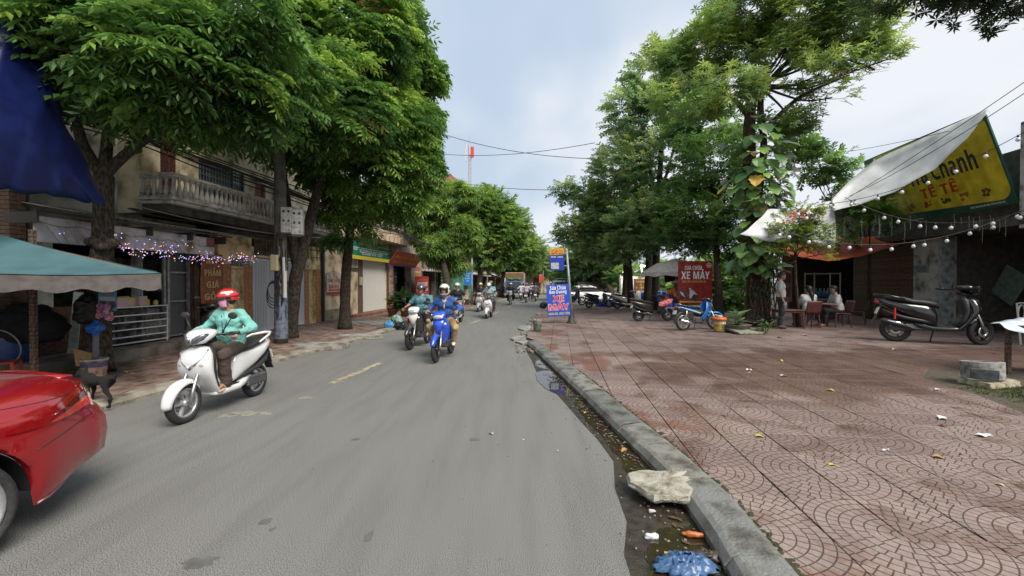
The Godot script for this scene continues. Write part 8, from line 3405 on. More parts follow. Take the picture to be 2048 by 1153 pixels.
	cloth_between(b, [v3(-1.2, .55, 0), v3(0, .5, 0), v3(1.2, .5, 0)], [v3(-1.1, -.05, .1), v3(0, .05, .1), v3(1.2, .12, .1)], 5, v3(0, -.05, 0), .02)
	obj("sheet", b, mat(.05, .025, .022, .8), o)
	# street lamps that are lit
	for q in [[v3(8.82, 2.82, -30.0), "lit white twin lamp on a thin pole left of the umbrella", 2], [v3(8.4, 2.45, -33.0), "lit single lamp on a curved pole before the grey fence", 1]]:
		var p: Vector3 = q[0]
		o = thing("street_lamp", q[1], "street lamp", v3(p.x, .12, p.z))
		b = mb(1)
		b.tube([v3(0, 0, 0), v3(0, p.y - .6, 0), v3(.05, p.y - .2, 0)], .035, 8)
		obj("pole", b, mat(.45, .45, .46, .5), o)
		for k in q[2]:
			b = mb(1)
			b.ball(v3(.02 + k * .34, p.y - .12, .05), v3(.13, .09, .1), 12, 8)
			var lb := obj("lamp_bulb", b, mat(1.0, .96, .86, .4, "", 1.0, {"emit": 1.3}), o)
			b = mb()
			b.tube([v3(.02 + k * .34, p.y - .02, .05), v3(.05, p.y - .2, 0)], .015, 5)
			obj("arm", b, mat(.4, .4, .4, .5), o)
			var li := OmniLight3D.new()
			li.name = numbered("light", o)
			li.position = v3(.02 + k * .34, p.y - .12, .05)
			li.light_color = Color(1.0, .97, .9)
			li.light_energy = .8
			li.light_size = .09
			li.omni_range = 12.0
			li.omni_attenuation = 2.0
			li.shadow_enabled = true
			o.add_child(li)
	# buckets, slab, concrete ring
	o = thing("paint_bucket", "dirty yellow paint bucket with an orange lid in front of the blue motorbike", "bucket", v3(6.57, .12, -13.89))
	b = mb(1)
	b.lathe([v2(.001, 0), v2(.155, 0), v2(.185, .36), v2(.001, .36)], 20)
	obj("bucket", b, mat(.4, .37, .28, .6, "stain", 2.5), o)
	b = mb(1)
	b.lathe([v2(.165, .06), v2(.184, .28)], 20)
	obj("yellow_label", b, mat(.48, .34, .06, .6, "stain", 3.0), o)
	b = mb()
	for k in 3:
		b.box(v3(.06, .24 - k * .06, .168), v3(.16 - .03 * k, .035, .03))
	stuff(obj("label_print", b, mat(.05, .045, .04, .6), o))
	b = mb(1)
	b.lathe([v2(.185, .37), v2(.21, .375), v2(.21, .45), v2(.185, .475), v2(.001, .475)], 20)
	obj("orange_lid", b, mat(.62, .13, .03, .45), o)
	b = mb(1)
	b.ball(v3(0, .5, 0), v3(.09, .045, .08), 10, 6)
	obj("rag", b, mat(.42, .4, .36, .8), o)
	o = thing("cement_bucket", "grey cement crusted bucket standing at the road edge", "bucket", v3(.82, .12, -14.17))
	b = mb(1)
	b.lathe([v2(.001, 0), v2(.115, 0), v2(.15, .36), v2(.155, .37), v2(.135, .36), v2(.1, .06), v2(.001, .06)], 18)
	obj("bucket", b, mat(.3, .29, .27, .8, "stain", 3.0), o)
	b = mb(1)
	b.lathe([v2(.122, .05), v2(.134, .16)], 18)
	obj("green_stain", b, mat(.08, .16, .12, .7, "stain", 3.0), o)
	o = thing("stone_slab", "grey stone slab lying in front of the vine tree", "slab", v3(7.23, .12, -13.48), .15)
	b = mb()
	b.prism([v2(-.42, -.22), v2(.46, -.26), v2(.38, .3), v2(-.46, .34)], .05, Transform3D(Basis(Vector3.RIGHT, -PI / 2 + .16), v3(0, .1, 0)))
	obj("slab", b, mat(.3, .31, .26, .85, "grime", 2.0), o)
	o = thing("concrete_ring", "broken grey concrete ring tilted on a pale slab by the grass", "concrete ring", v3(7.25, .15, -6.75), .2)
	b = mb(1)
	b.flat()
	b.lathe([v2(.24, 0), v2(.25, .25), v2(.245, .26), v2(.19, .26), v2(.18, .02), v2(.24, 0)], 28, Transform3D(Basis(v3(1, 0, .3).normalized(), -.1), v3(0, .07, 0)))
	obj("ring", b, mat(.3, .3, .285, .85, "grime", 2.5), o)
	b = mb()
	b.rbox(Basis(Vector3.UP, -.95) * v3(.0, .17, .238), v3(.3, .15, .04), .005, Basis(Vector3.UP, -.95) * Basis(Vector3.RIGHT, .05))
	obj("dark_panel", b, mat(.1, .115, .13, .6, "grime", 3.0), o)
	b = mb()
	b.prism([v2(-.28, -.2), v2(.1, -.26), v2(.36, -.1), v2(.34, .2), v2(-.2, .26)], .08, Transform3D(Basis(Vector3.RIGHT, -PI / 2), v3(.02, .055, .05)))
	obj("pale_slab", b, mat(.44, .42, .3, .85, "grime", 2.0), o)
	for q in [[v3(7.25, .1, -5.85), v3(.42, .26, .34), "big pale boulder at the right edge behind the grass"], [v3(7.5, .1, -6.65), v3(.16, .12, .14), "small brown stone between the concrete ring and the boulder"]]:
		o = thing("rock", q[2], "rock", q[0], .7)
		b = mb(1)
		skin(b, [[v3(-.4, .1, 0) * q[1], v3(.4, .2, .1) * q[1], q[1].y * .7, q[1].y * .9], [v3(0, .2, .4) * q[1], v3(.2, .1, -.4) * q[1], q[1].y * .8, q[1].y * .6]], .02, .03, .03, 9.0)
		obj("stone", b, mat(.34, .32, .27, .9, "grime", 2.0, {"bump": .8}), o)
	# small table with white sheet at the right edge, chair frame behind
	o = thing("covered_table", "rough wooden table with a white plastic sheet at the right edge", "table", v3(8.75, .12, -7.3))
	b = mb()
	cloth_between(b, [v3(-.42, .86, -.35), v3(.1, .95, -.4), v3(.9, .96, -.4)], [v3(-.5, .8, .0), v3(-.25, .66, .34), v3(.9, .88, .38)], 6, v3(0, .03, 0), .012)
	obj("white_sheet", b, mat(.56, .62, .7, .5, "", 1.0, {"back": .2}), o)
	b = mb()
	b.rbox(v3(.3, .83, 0), v3(1.1, .05, .7), .01)
	obj("top", b, mat(.13, .1, .08, .8, "wood", 2.0), o)
	for x in [-.18, .78]:
		for z in [-.28, .28]:
			b = mb()
			b.box(v3(x, .4, z), v3(.06, .8, .06))
			obj("leg", b, mat(.13, .085, .07, .8, "wood", 2.0), o)
	o = thing("steel_chair", "pale metal chair frame with round cut outs at the right edge", "chair", v3(13.2, .12, -11.2), .3)
	b = mb()
	for x in [-.35, .35]:
		b.tube([v3(x, 0, 0), v3(x * .9, 1.05, -.1)], .022, 6)
	for y in [.55, 1.05]:
		b.tube([v3(-.34, y, -.05), v3(.34, y, -.05)], .02, 6)
	obj("frame", b, mat(.5, .5, .47, .5), o)
	for k in 2:
		b = mb(1)
		var rp := []
		for i in 21:
			rp.append(v3(-.16 + .32 * k + cos(TAU * i / 20) * .14, .8 + sin(TAU * i / 20) * .2, -.08))
		b.tube(rp, .02, 6)
		obj("ring", b, mat(.5, .5, .47, .5), o)
	# people and plastic furniture by the tea shop
	var maroon := mat(.14, .045, .04, .5, "mottle", 2.0)
	var tb := thing("plastic_table", "low maroon plastic table in front of the standing man", "table", v3(9.55, .12, -15.2))
	b = mb()
	b.rbox(v3(0, .62, 0), v3(.86, .035, .6), .015)
	b.rbox(v3(0, .57, 0), v3(.78, .07, .52), .01)
	obj("top", b, maroon, tb)
	for x in [-.36, .36]:
		for z in [-.24, .24]:
			b = mb()
			b.tube([v3(x, .6, z), v3(x * 1.08, 0, z * 1.08)], [.05, .035], 6)
			obj("leg", b, maroon, tb)
	plastic_chair("maroon plastic chair under the woman in the white shirt", v3(10.33, .12, -15.3), 1.5, maroon, 1.22)
	plastic_chair("maroon plastic chair under the man in the white shirt", v3(11.55, .12, -15.5), 3.0, maroon, 1.22)
	plastic_chair("dim maroon plastic chair standing empty before the bamboo blind", v3(12.88, .12, -16.4), 2.4, maroon, 1.2)
	var sit := func(face: Vector3, lean: float, knees: float) -> Dictionary:
		var j := {"hip": v3(-.02, .5, 0), "face": face, "curl": .7}
		j.neck = j.hip + v3(lean, .48, 0)
		j.head = j.neck + v3(lean * .3 + .02, .155, 0)
		for s in [["l", -1.0], ["r", 1.0]]:
			var z: float = s[1]
			j["s" + s[0]] = j.neck + v3(0, -.05, z * .165)
			j["h" + s[0]] = j.hip + v3(.02, -.02, z * .085)
			j["a" + s[0]] = v3(.42, .08, z * .14)
			j["k" + s[0]] = elbow(j["h" + s[0]], j["a" + s[0]], .43, .43, v3(.6, 1, z * knees))
			j["t" + s[0]] = j["a" + s[0]] + v3(.15, -.035, z * .03)
			j["w" + s[0]] = v3(.36, .7, z * .1)
			j["e" + s[0]] = elbow(j["s" + s[0]], j["w" + s[0]], .27, .255, v3(-.4, -.8, z * .6))
		return j
	person("woman with long dark hair in a white shirt sitting with her back turned", "people at the tea shop", v3(10.33, .12, -15.3), 1.45, sit.call(v3(1, -.1, -.5), .03, .4), {"shirt": [.55, .62, .6], "sleeve": "short", "trousers": [.03, .03, .03], "hair": true, "long": true}, .02, 1.16)
	person("man in a white shirt sitting sideways at the low table", "people at the tea shop", v3(11.5, .12, -15.5), 2.95, sit.call(v3(1, -.25, 0), .1, .3), {"shirt": [.58, .58, .6], "sleeve": "short", "trousers": [.02, .02, .022], "hair": true, "sandals": true, "shoes": [.25, .15, .1], "fat": .02}, .02, 1.16)
	var st := {"hip": v3(0, .92, 0), "neck": v3(-.01, 1.42, 0), "head": v3(.03, 1.57, 0), "face": v3(1, -.3, 0), "curl": .4}
	for s in [["l", -1.0], ["r", 1.0]]:
		var z: float = s[1]
		st["s" + s[0]] = v3(-.01, 1.37, z * .175)
		st["e" + s[0]] = v3(-.04, 1.11, z * .25)
		st["w" + s[0]] = v3(.05, .87, z * .25)
		st["h" + s[0]] = v3(0, .9, z * .09)
		st["k" + s[0]] = v3(.03, .49, z * .11)
		st["a" + s[0]] = v3(-.03, .08, z * .12)
		st["t" + s[0]] = v3(.12, .045, z * .15)
	person("man in a grey striped short sleeved shirt standing in the dim shop entrance", "people at the tea shop", v3(9.17, .12, -15.0), -.5, st, {"shirt": [.4, .41, .4], "sleeve": "short", "trousers": [.02, .02, .024], "hair": true, "fat": .015}, .02, 1.14)
	# mechanic crouching
	var sq: Dictionary = sit.call(v3(1, -.55, .3), .3, .5)
	sq.hip = v3(-.1, .36, 0)
	for s in ["l", "r"]:
		sq["w" + s] = sq["w" + s] + v3(.16, -.2, 0)
		sq["e" + s] = elbow(sq["s" + s], sq["w" + s], .27, .255, v3(-.2, -.8, -.4 if s == "l" else .4))
	person("mechanic in an orange shirt and white cap crouching behind the parked motorbikes", "", v3(7.0, .3, -20.0), -.4, sq, {"shirt": [.62, .17, .03], "trousers": [.04, .045, .06], "hair": true, "helmet": [.62, .6, .62]}, .022, 1.18)
	o = thing("pink_bag", "pink plastic bag hanging behind the blue motorbike seat", "bag", v3(5.9, .81, -17.4))
	b = mb(1)
	skin(b, [[v3(0, 0, 0), v3(.3, .1, 0), .1, .13], [v3(.3, .1, 0), v3(.42, .2, 0), .08, .04]], .02, .02, .04, 9.0)
	obj("bag", b, mat(.6, .16, .18, .5), o)
	# dim fittings beside the tree
	o = thing("glass_cabinet", "dim glass food cabinet with blue bottles behind the seated pair", "cabinet", v3(13.41, .12, -19.0))
	b = mb()
	for x in [-.55, .55]:
		for z in [-.3, .3]:
			b.box(v3(x, 1.0, z), v3(.04, 2.0, .04))
	for y in [.85, 1.95]:
		b.box(v3(0, y, .3), v3(1.06, .04, .036))
		b.box(v3(0, y, -.3), v3(1.06, .04, .036))
	obj("frame", b, mat(.3, .3, .3, .4), o)
	b = mb()
	b.box(v3(0, .42, 0), v3(1.04, .8, .54))
	obj("base", b, mat(.06, .06, .07, .6), o)
	b = mb(1)
	for k in 8:
		b.lathe([v2(.001, .0), v2(.06, .0), v2(.06, .3), v2(.02, .38), v2(.02, .45), v2(.001, .45)], 8, Transform3D(Basis.IDENTITY, v3(-.4 + k * .115, .87, .05 * (k % 3))))
	stuff(obj("bottles", b, mat(.04, .1, .2, .2), o))
	o = thing("menu_board", "narrow framed brown menu board beside the vine tree", "sign", v3(11.25, 1.0, -18.0))
	b = mb()
	b.rbox(v3(0, .85, 0), v3(.42, 1.9, .05), .01)
	obj("frame", b, mat(.2, .11, .07, .6), o)
	for k in 3:
		b = mb()
		b.box(v3(0, .3 + k * .55, .03), v3(.28, .4, .01))
		obj("panel", b, mat(.1, .045, .035, .6), o)

func make_left_side() -> void:
	var o: Node3D
	var b: MB
	# teal parasol over the stall
	var A := v3(-4.95, 1.83, -6.2)
	var B := v3(-7.6, 1.96, -4.7)
	var C := v3(-9.7, 2.0, -7.2)
	var D := v3(-6.95, 1.92, -8.6)
	var top := v3(-7.6, 2.42, -6.5)
	o = thing("teal_parasol", "large faded teal parasol with brown underside over the left stall", "parasol", v3(-7.3, .1, -6.7))
	b = mb()
	var cs := [A, B, C, D]
	for k in 4:
		var p: Vector3 = cs[k]
		var q: Vector3 = cs[(k + 1) % 4]
		b.smooth(k + 1)
		b.sheet(func(u, v): return top.lerp(p.lerp(q, u), v) - v3(0, .16 * v * (1 - v) + .09 * sin(PI * u) * v, 0) - o.position, 10, 8, .0)
	obj("canopy", b, mat(.055, .135, .155, .8, "cloth", .3), o)
	b = mb()
	for k in 4:
		var p: Vector3 = cs[k]
		var q: Vector3 = cs[(k + 1) % 4]
		b.smooth(k + 1)
		b.sheet(func(u, v): return p.lerp(q, u) - v3(0, .012 + .09 * sin(PI * u), 0) - v3(0, v * (.2 + .03 * sin(u * 40.0)), 0) + (p.lerp(q, u) - top).normalized() * (.02 * sin(u * 47.0) * v) - o.position, 40, 4, .0)
	obj("valance", b, mat(.11, .095, .09, .85, "cloth", 1.2), o)
	b = mb()
	for k in 4:
		b.tube([top - v3(0, .06, 0) - o.position, (cs[k] as Vector3) - v3(0, .03, 0) - o.position], .014, 6)
	obj("rib", b, mat(.12, .1, .08, .7), o)
	b = mb()
	b.rbox(v3(0, 1.2, 0), v3(.075, 2.4, .075), .01)
	obj("pole", b, mat(.16, .12, .085, .8, "wood", 2.0), o)
	# dark blue tarp at the upper left
	o = thing("blue_tarp", "dark blue tarp hanging down to the forked tree at the upper left", "tarp", v3(-6.99, 3.05, -7.6))
	b = mb()
	cloth_between(b, [v3(-7.47, 5.78, -5.8), v3(-7.02, 5.37, -6.2), v3(-6.92, 4.87, -6.6), v3(-7.0, 4.04, -7.0), v3(-6.98, 3.09, -7.6)], [v3(-7.0, 2.86, -5.4), v3(-6.98, 2.95, -5.9), v3(-6.99, 3.0, -6.4), v3(-7.03, 3.03, -7.1), v3(-6.98, 3.04, -7.6)], 18, v3(.15, -.1, .2), .045)
	obj("sheet", b, mat(.006, .014, .1, .45, "cloth", .6, {"back": .25}), o).position = -o.position
	# stall things in the dark
	o = thing("blue_barrel", "blue plastic barrel with a white hose loop in the dim stall", "barrel", v3(-8.91, .1, -7.8))
	b = mb(1)
	b.lathe([v2(.001, 0), v2(.28, .0), v2(.31, .06), v2(.32, .4), v2(.31, .72), v2(.28, .8), v2(.24, .8), v2(.24, .76), v2(.001, .76)], 24)
	obj("barrel", b, mat(.01, .055, .24, .4, "mottle", 2.0), o)
	b = mb(1)
	var lp := []
	for k in 29:
		var a := TAU * k / 28
		lp.append(v3(.22 + cos(a) * .36, .5 + sin(a) * .3, .36 + .05 * sin(a)))
	b.tube(lp, .011, 6)
	obj("hose", b, mat(.34, .34, .35, .5), o)
	o = thing("black_cover", "heap of black cloth piled above the blue barrel", "cloth", v3(-8.6, .9, -7.8))
	b = mb(1)
	skin(b, [[v3(-.4, .0, 0), v3(.5, .0, .1), .3, .25], [v3(-.1, .25, 0), v3(.2, .2, .0), .2, .2]], .035, .05, .06, 5.0)
	obj("heap", b, mat(.012, .012, .013, .9), o)
	o = thing("stall_cabinet", "dark red wooden cabinet standing behind the forked tree", "cabinet", v3(-9.23, .1, -8.95), 1.3)
	b = mb()
	b.rbox(v3(0, .55, 0), v3(1.0, 1.1, .5), .01)
	obj("case", b, mat(.085, .035, .028, .6, "wood", 1.2), o)
	for k in 4:
		b = mb()
		b.rbox(v3(-.24 + .48 * (k % 2), .32 + .48 * (k / 2), .255), v3(.44, .42, .02), .006)
		obj("door", b, mat(.1, .04, .03, .6, "wood", 1.2), o)
	plastic_chair("red plastic stool half hidden behind the red car", v3(-7.79, .1, -6.68), .6, mat(.34, .045, .025, .5), .95)
	o = thing("pale_board", "tall pale green board leaning behind the forked tree trunk", "board", v3(-8.66, .1, -8.62), .4)
	b = mb()
	b.rbox(v3(.06, .7, 0), v3(.15, 1.42, .02), .004, Basis(v3(0, 0, 1), -.09))
	obj("board", b, mat(.42, .5, .45, .6, "mottle", 2.0), o)
	b = mb()
	b.tube([v3(.12, .0, -.35), v3(.12, 1.1, -.03)], .015, 5)
	obj("prop", b, mat(.12, .09, .07, .8), o)
	# hanging snack display
	o = thing("snack_display", "hanging strip of blue drink posters above pink snack packets on the tree", "display", v3(-6.81, 1.74, -7.4))
	b = mb()
	b.rbox(v3(0, -.24, 0), v3(.31, .56, .008), .002)
	obj("poster", b, mat(.12, .36, .58, .4, "mottle", 3.0), o)
	for q in [[v3(-.11, -.1, .006), .05, .17, [.3, .55, .72]], [v3(.11, -.1, .006), .05, .17, [.3, .55, .72]], [v3(0, -.1, .006), .12, .13, [.05, .22, .5]], [v3(0, -.215, .006), .15, .04, [.45, .07, .06]], [v3(-.08, -.4, .006), .1, .11, [.14, .05, .1]], [v3(.08, -.41, .006), .1, .1, [.2, .07, .11]], [v3(0, -.32, .006), .26, .07, [.42, .5, .55]]]:
		b = mb()
		b.rbox(q[0], v3(q[1], q[2], .005), .002)
		obj("poster_print", b, mat(q[3][0], q[3][1], q[3][2], .4), o)
	for k in 34:
		b = mb()
		var p := v3(rng.randf_range(-.12, .12), rng.randf_range(-.66, -.42), .03 + rng.randf() * .06)
		b.rbox(p, v3(.055, .075, .018), .007, Basis.from_euler(v3(rng.randfn() * .25, rng.randfn() * .4, rng.randfn() * .5)))
		var pc: Array = [[.5, .18, .32], [.36, .16, .42], [.52, .3, .34], [.55, .34, .16]][k % 4]
		obj("packet", b, mat(pc[0], pc[1], pc[2], .25), o)
	b = mb()
	b.tube([v3(0, .04, 0), v3(-.1, .25, -.1)], .006, 4)
	obj("string", b, mat(.3, .3, .3), o)
	o = thing("black_sack", "black sack tied to the trunk of the forked tree", "sack", v3(-7.54, 1.23, -7.75))
	b = mb(1)
	skin(b, [[v3(0, .08, 0), v3(0, -.12, 0), .13, .16], [v3(0, .1, 0), v3(.05, .25, 0), .1, .04]], .022, .03, .03, 8.0)
	obj("sack", b, mat(.012, .012, .012, .5), o)
	# white bucket with pipe and blue bag
	var g: Vector3 = v3(-6.96, .1, -7.31)
	o = thing("white_bucket", "worn white bucket with torn label holding a grey pipe and cardboard", "bucket", g)
	b = mb(1)
	b.lathe([v2(.001, 0), v2(.145, .0), v2(.175, .3), v2(.185, .3), v2(.185, .33), v2(.165, .33), v2(.14, .04), v2(.001, .04)], 22)
	obj("bucket", b, mat(.58, .57, .53, .5, "grime", 2.5), o)
	b = mb(1)
	b.lathe([v2(.15, .03), v2(.168, .2)], 22)
	obj("label", b, mat(.46, .28, .22, .6, "stain", 3.0), o)
	b = mb(1)
	b.lathe([v2(.1685, .2), v2(.176, .27)], 22)
	obj("label_band", b, mat(.12, .11, .24, .6, "stain", 3.0), o)
	o = thing("grey_pipe", "grey plastic pipe standing upright in the white bucket", "pipe", g + v3(.02, .05, .0))
	b = mb(1)
	b.tube([v3(0, 0, 0), v3(.03, .75, .02)], .045, 12)
	obj("pipe", b, mat(.13, .135, .15, .5), o)
	o = thing("cardboard", "torn brown cardboard sticking out of the white bucket", "cardboard", g + v3(-.08, .28, .04), .4)
	b = mb()
	b.prism([v2(-.14, -.06), v2(.13, -.08), v2(.15, .2), v2(.02, .15), v2(-.2, .24)], .006, Transform3D(Basis(Vector3.RIGHT, -.25), Vector3.ZERO))
	obj("sheet", b, mat(.45, .28, .13, .8, "mottle", 3.0), o)
	o = thing("blue_bag", "crumpled bright blue plastic bag tied on top of the grey pipe", "bag", g + v3(.05, .78, .03))
	b = mb(1)
	skin(b, [[v3(-.06, .05, 0), v3(.07, .07, .01), .075, .075], [v3(0, .1, 0), v3(.02, .17, 0), .05, .03], [v3(.0, -.05, 0), v3(0, .02, 0), .04, .06]], .012, .012, .03, 22.0)
	obj("bag", b, mat(.015, .13, .5, .35), o)
	# parked scooter behind the woman
	bike("scooter", "black scooter parked on the left pavement behind the woman in turquoise", "", v3(-6.72, .1, -10.2), 2.55, {"col": [.02, .02, .022], "rim": [.06, .06, .06], "parked": true, "dark_trim": true, "mirrors": 3})
	# dog: mostly hidden by the car
	g = v3(-5.56, .04, -5.9)
	o = thing("dog", "thin black dog walking behind the tail of the red car", "dog", g, 2.86)
	b = mb(1)
	var bones := [[v3(-.2, .43, 0), v3(.02, .4, 0), .075, .065], [v3(.02, .4, 0), v3(.22, .4, 0), .065, .095], [v3(.22, .44, 0), v3(.22, .36, 0), .075, .075],
		[v3(.27, .45, 0), v3(.37, .5, 0), .065, .05], [v3(.38, .51, 0), v3(.43, .5, 0), .06, .05], [v3(.43, .49, 0), v3(.53, .46, 0), .035, .024],
		[v3(.37, .55, .04), v3(.36, .6, .055), .018, .008], [v3(.37, .55, -.04), v3(.36, .6, -.055), .018, .008],
		[v3(-.25, .46, 0), v3(-.34, .46, .01), .024, .02], [v3(-.34, .46, .01), v3(-.38, .54, .015), .02, .01]]
	for q in [[.055, .1, -.02], [-.055, -.09, .06]]:
		var z: float = q[0]
		bones.append([v3(-.2, .4, z), v3(-.16 + q[1], .26, z), .058, .032])
		bones.append([v3(-.16 + q[1], .26, z), v3(-.27 + q[1], .145, z), .028, .018])
		bones.append([v3(-.27 + q[1], .145, z), v3(-.23 + q[1], .02, z), .017, .016])
		bones.append([v3(-.23 + q[1], .016, z), v3(-.18 + q[1], .012, z), .019, .017])
		bones.append([v3(.22, .36, z), v3(.2 - q[2] * .5, .24, z), .045, .028])
		bones.append([v3(.2 - q[2] * .5, .24, z), v3(.23 - q[2] * 2.0, .03, z), .023, .016])
		bones.append([v3(.23 - q[2] * 2.0, .016, z), v3(.28 - q[2] * 2.0, .012, z), .019, .017])
	o.scale = Vector3.ONE * .83
	skin(b, bones, .011, .01, .004, 30.0)
	obj("body", b, mat(.009, .008, .007, .95, "speckle", 4.0, {"world": false}), o)
	for s in [-1.0, 1.0]:
		b = mb(1)
		b.ball(v3(.445, .525, s * .038), Vector3.ONE * .011, 8, 6)
		obj("eye", b, mat(.03, .02, .012, .1), o)
	# rubbish bags at the kerb
	g = v3(-4.05, .04, -15.69)
	o = thing("rubbish_pile", "pile of tied rubbish bags in black blue and green at the left kerb", "rubbish", g)
	var pile := [[v3(-.1, .14, 0), .2, [.015, .016, .016]], [v3(.22, .12, .05), .16, [.02, .03, .028]], [v3(-.3, .14, .1), .16, [.06, .24, .46]], [v3(-.08, .36, -.02), .16, [.12, .26, .16]], [v3(.36, .16, -.05), .14, [.1, .22, .2]], [v3(.05, .3, .12), .11, [.25, .33, .34]]]
	for q in pile:
		b = mb(1)
		var r: float = q[1]
		skin(b, [[q[0] + v3(-r * .4, 0, 0), q[0] + v3(r * .4, 0, .02), r * .8, r * .75], [q[0] + v3(0, r * .5, 0), q[0] + v3(.02, r * 1.15, 0), r * .35, r * .12]], .022, .02, .04, 12.0)
		var pc: Array = q[2]
		obj("bag", b, mat(pc[0], pc[1], pc[2], .35), o)

func make_litter() -> void:
	# stone slab bridging the gutter
	var o := thing("gutter_stone", "pale rough stone slab laid across the wet gutter", "stone", v3(1.2, .065, -3.48))
	var b := mb()
	var pl := []
	for q in [v2(-.27, .02), v2(-.25, -.12), v2(-.1, -.2), v2(.08, -.17), v2(.22, -.24), v2(.33, -.17), v2(.31, -.04), v2(.16, .03), v2(.18, .16), v2(.1, .28), v2(-.02, .25), v2(-.16, .28), v2(-.22, .14)]:
		pl.append(q)
	var nz := noise(3.0, 91, FastNoiseLite.TYPE_SIMPLEX_SMOOTH, 4)
	var rings := []
	for k in 8:
		var t: float = [.0, .0, .3, .6, .9, .95, 1.0, 1.0][k]
		var sc: float = [.93, .98, 1.02, 1.0, .99, .955, .5, .02][k]
		var hh: float = [.0, .012, .028, .045, .06, .064, .066, .067][k]
		var r := PackedVector3Array()
		for i in 52:
			var f := i / 4.0
			var q: Vector2 = pl[int(f) % 13].lerp(pl[(int(f) + 1) % 13], fmod(f, 1.0)) * sc
			var n := nz.get_noise_3d(q.x * 2, hh * 4, q.y * 2)
			r.append(v3(q.x * (1.0 + .1 * n), hh + .02 * nz.get_noise_2d(q.x * 3 + 9, q.y * 3) * t, q.y * (1.0 + .1 * n)))
		r.reverse()
		rings.append(r)
	b.flat()
	b.loft(rings, true, false)
	obj("slab", b, mat(.37, .35, .3, .9, "grime", 1.8, {"bump": 1.2}), o)
	# rubbish in the gutter
	var bits := [
		["white_tissue", "small white crumpled tissue at the gutter edge", "tissue", v3(.92, .01, -2.89), [.58, .6, .62], [[v3(-.03, .008, 0), v3(.03, .01, .01), .016, .018], [v3(.02, .012, -.01), v3(.03, .02, 0), .012, .01]], .012],
		["white_scrap", "white and red paper scrap beside the gutter stone", "paper", v3(1.03, .01, -3.21), [.55, .5, .5], [[v3(-.015, .008, 0), v3(.02, .01, .0), .012, .012]], .01],
		["orange_husk", "orange brown husk floating in the gutter puddle", "husk", v3(1.2, .02, -2.89), [.42, .12, .035], [[v3(-.06, .01, -.012), v3(.055, .012, .012), .012, .014], [v3(-.03, .012, .0), v3(.02, .014, .01), .015, .014]], .006],
		["mud_clump", "clump of dark mud and leaves against the kerb", "mud", v3(1.15, .02, -2.65), [.045, .035, .026], [[v3(-.08, .01, 0), v3(.08, .015, .01), .03, .035], [v3(.0, .02, -.03), v3(.04, .03, .02), .025, .02]], .025]]
	for q in bits:
		o = thing(q[0], q[1], q[2], q[3])
		b = mb(1)
		skin(b, q[5], .008, .007, q[6], 26.0)
		obj("piece", b, mat(q[4][0], q[4][1], q[4][2], .45), o)
	o = thing("blue_plastic", "crumpled dark blue plastic bag lying in the wet gutter", "plastic bag", v3(1.01, .01, -2.56))
	var cr := noise(5.5, 97, FastNoiseLite.TYPE_SIMPLEX, 3)
	b = mb(1)
	b.sheet(func(u, v):
		var a: float = TAU * u
		var r: float = (.03 + .1 * v) * (1.0 + .35 * cr.get_noise_2d(cos(a) * 1.2, sin(a) * 1.2))
		var x: float = cos(a) * r * 1.35
		var z: float = sin(a) * r * .75
		return v3(x, .012 + .065 * (1.0 - v * v) * (.7 + abs(cr.get_noise_2d(x * 2.0, z * 2.0)) * .8) + .03 * abs(cr.get_noise_2d(x * 3.0 + 5.0, z * 3.0)), z), 46, 12, .003)
	b.sheet(func(u, v): return v3((u - .5) * .15, .07 + .03 * cr.get_noise_2d(u * 1.5, v * 1.5), (v - .5) * .09), 8, 8, .003)
	obj("bag", b, mat(.05, .11, .23, .3), o)
	o = thing("black_pipe", "short black drain pipe opening under the kerb beside the gutter stone", "pipe", v3(1.4, .06, -3.3))
	b = mb(1)
	b.lathe([v2(.038, -.14), v2(.038, .14), v2(.03, .14), v2(.03, -.1)], 14, Transform3D(Basis(v3(0, 0, 1), 1.35), Vector3.ZERO))
	obj("tube", b, mat(.015, .015, .016, .5), o)
	o = thing("gutter_wire", "thin dark wire lying along the foot of the kerb", "wire", v3(1.28, .02, -3.1))
	b = mb(1)
	var path := []
	for k in 16:
		var c := along(kerb_line, 6.5 - k * .15)
		path.append(v3(c[0].x - .02 + rng.randf_range(-.006, .006), .022, c[0].y) - o.position)
	b.tube(path, .006, 5)
	obj("strand", b, mat(.06, .06, .06, .5), o)
	# fallen leaves
	var leaf := mb(1)
	leaf.sheet(func(u, v): return v3((v - .5) * .62 * pow(sin(PI * clamp(u * .96 + .03, 0, 1)), .8), .05 + .16 * pow(2 * v - 1, 2) * sin(PI * u) + .06 * sin(u * 5), u - .5), 8, 4, .012)
	var lm := leaf.mesh()
	var cols := [mat(.46, .36, .06, .6), mat(.34, .2, .07, .7), mat(.42, .34, .2, .7), mat(.16, .085, .045, .8), mat(.5, .46, .34, .7)]
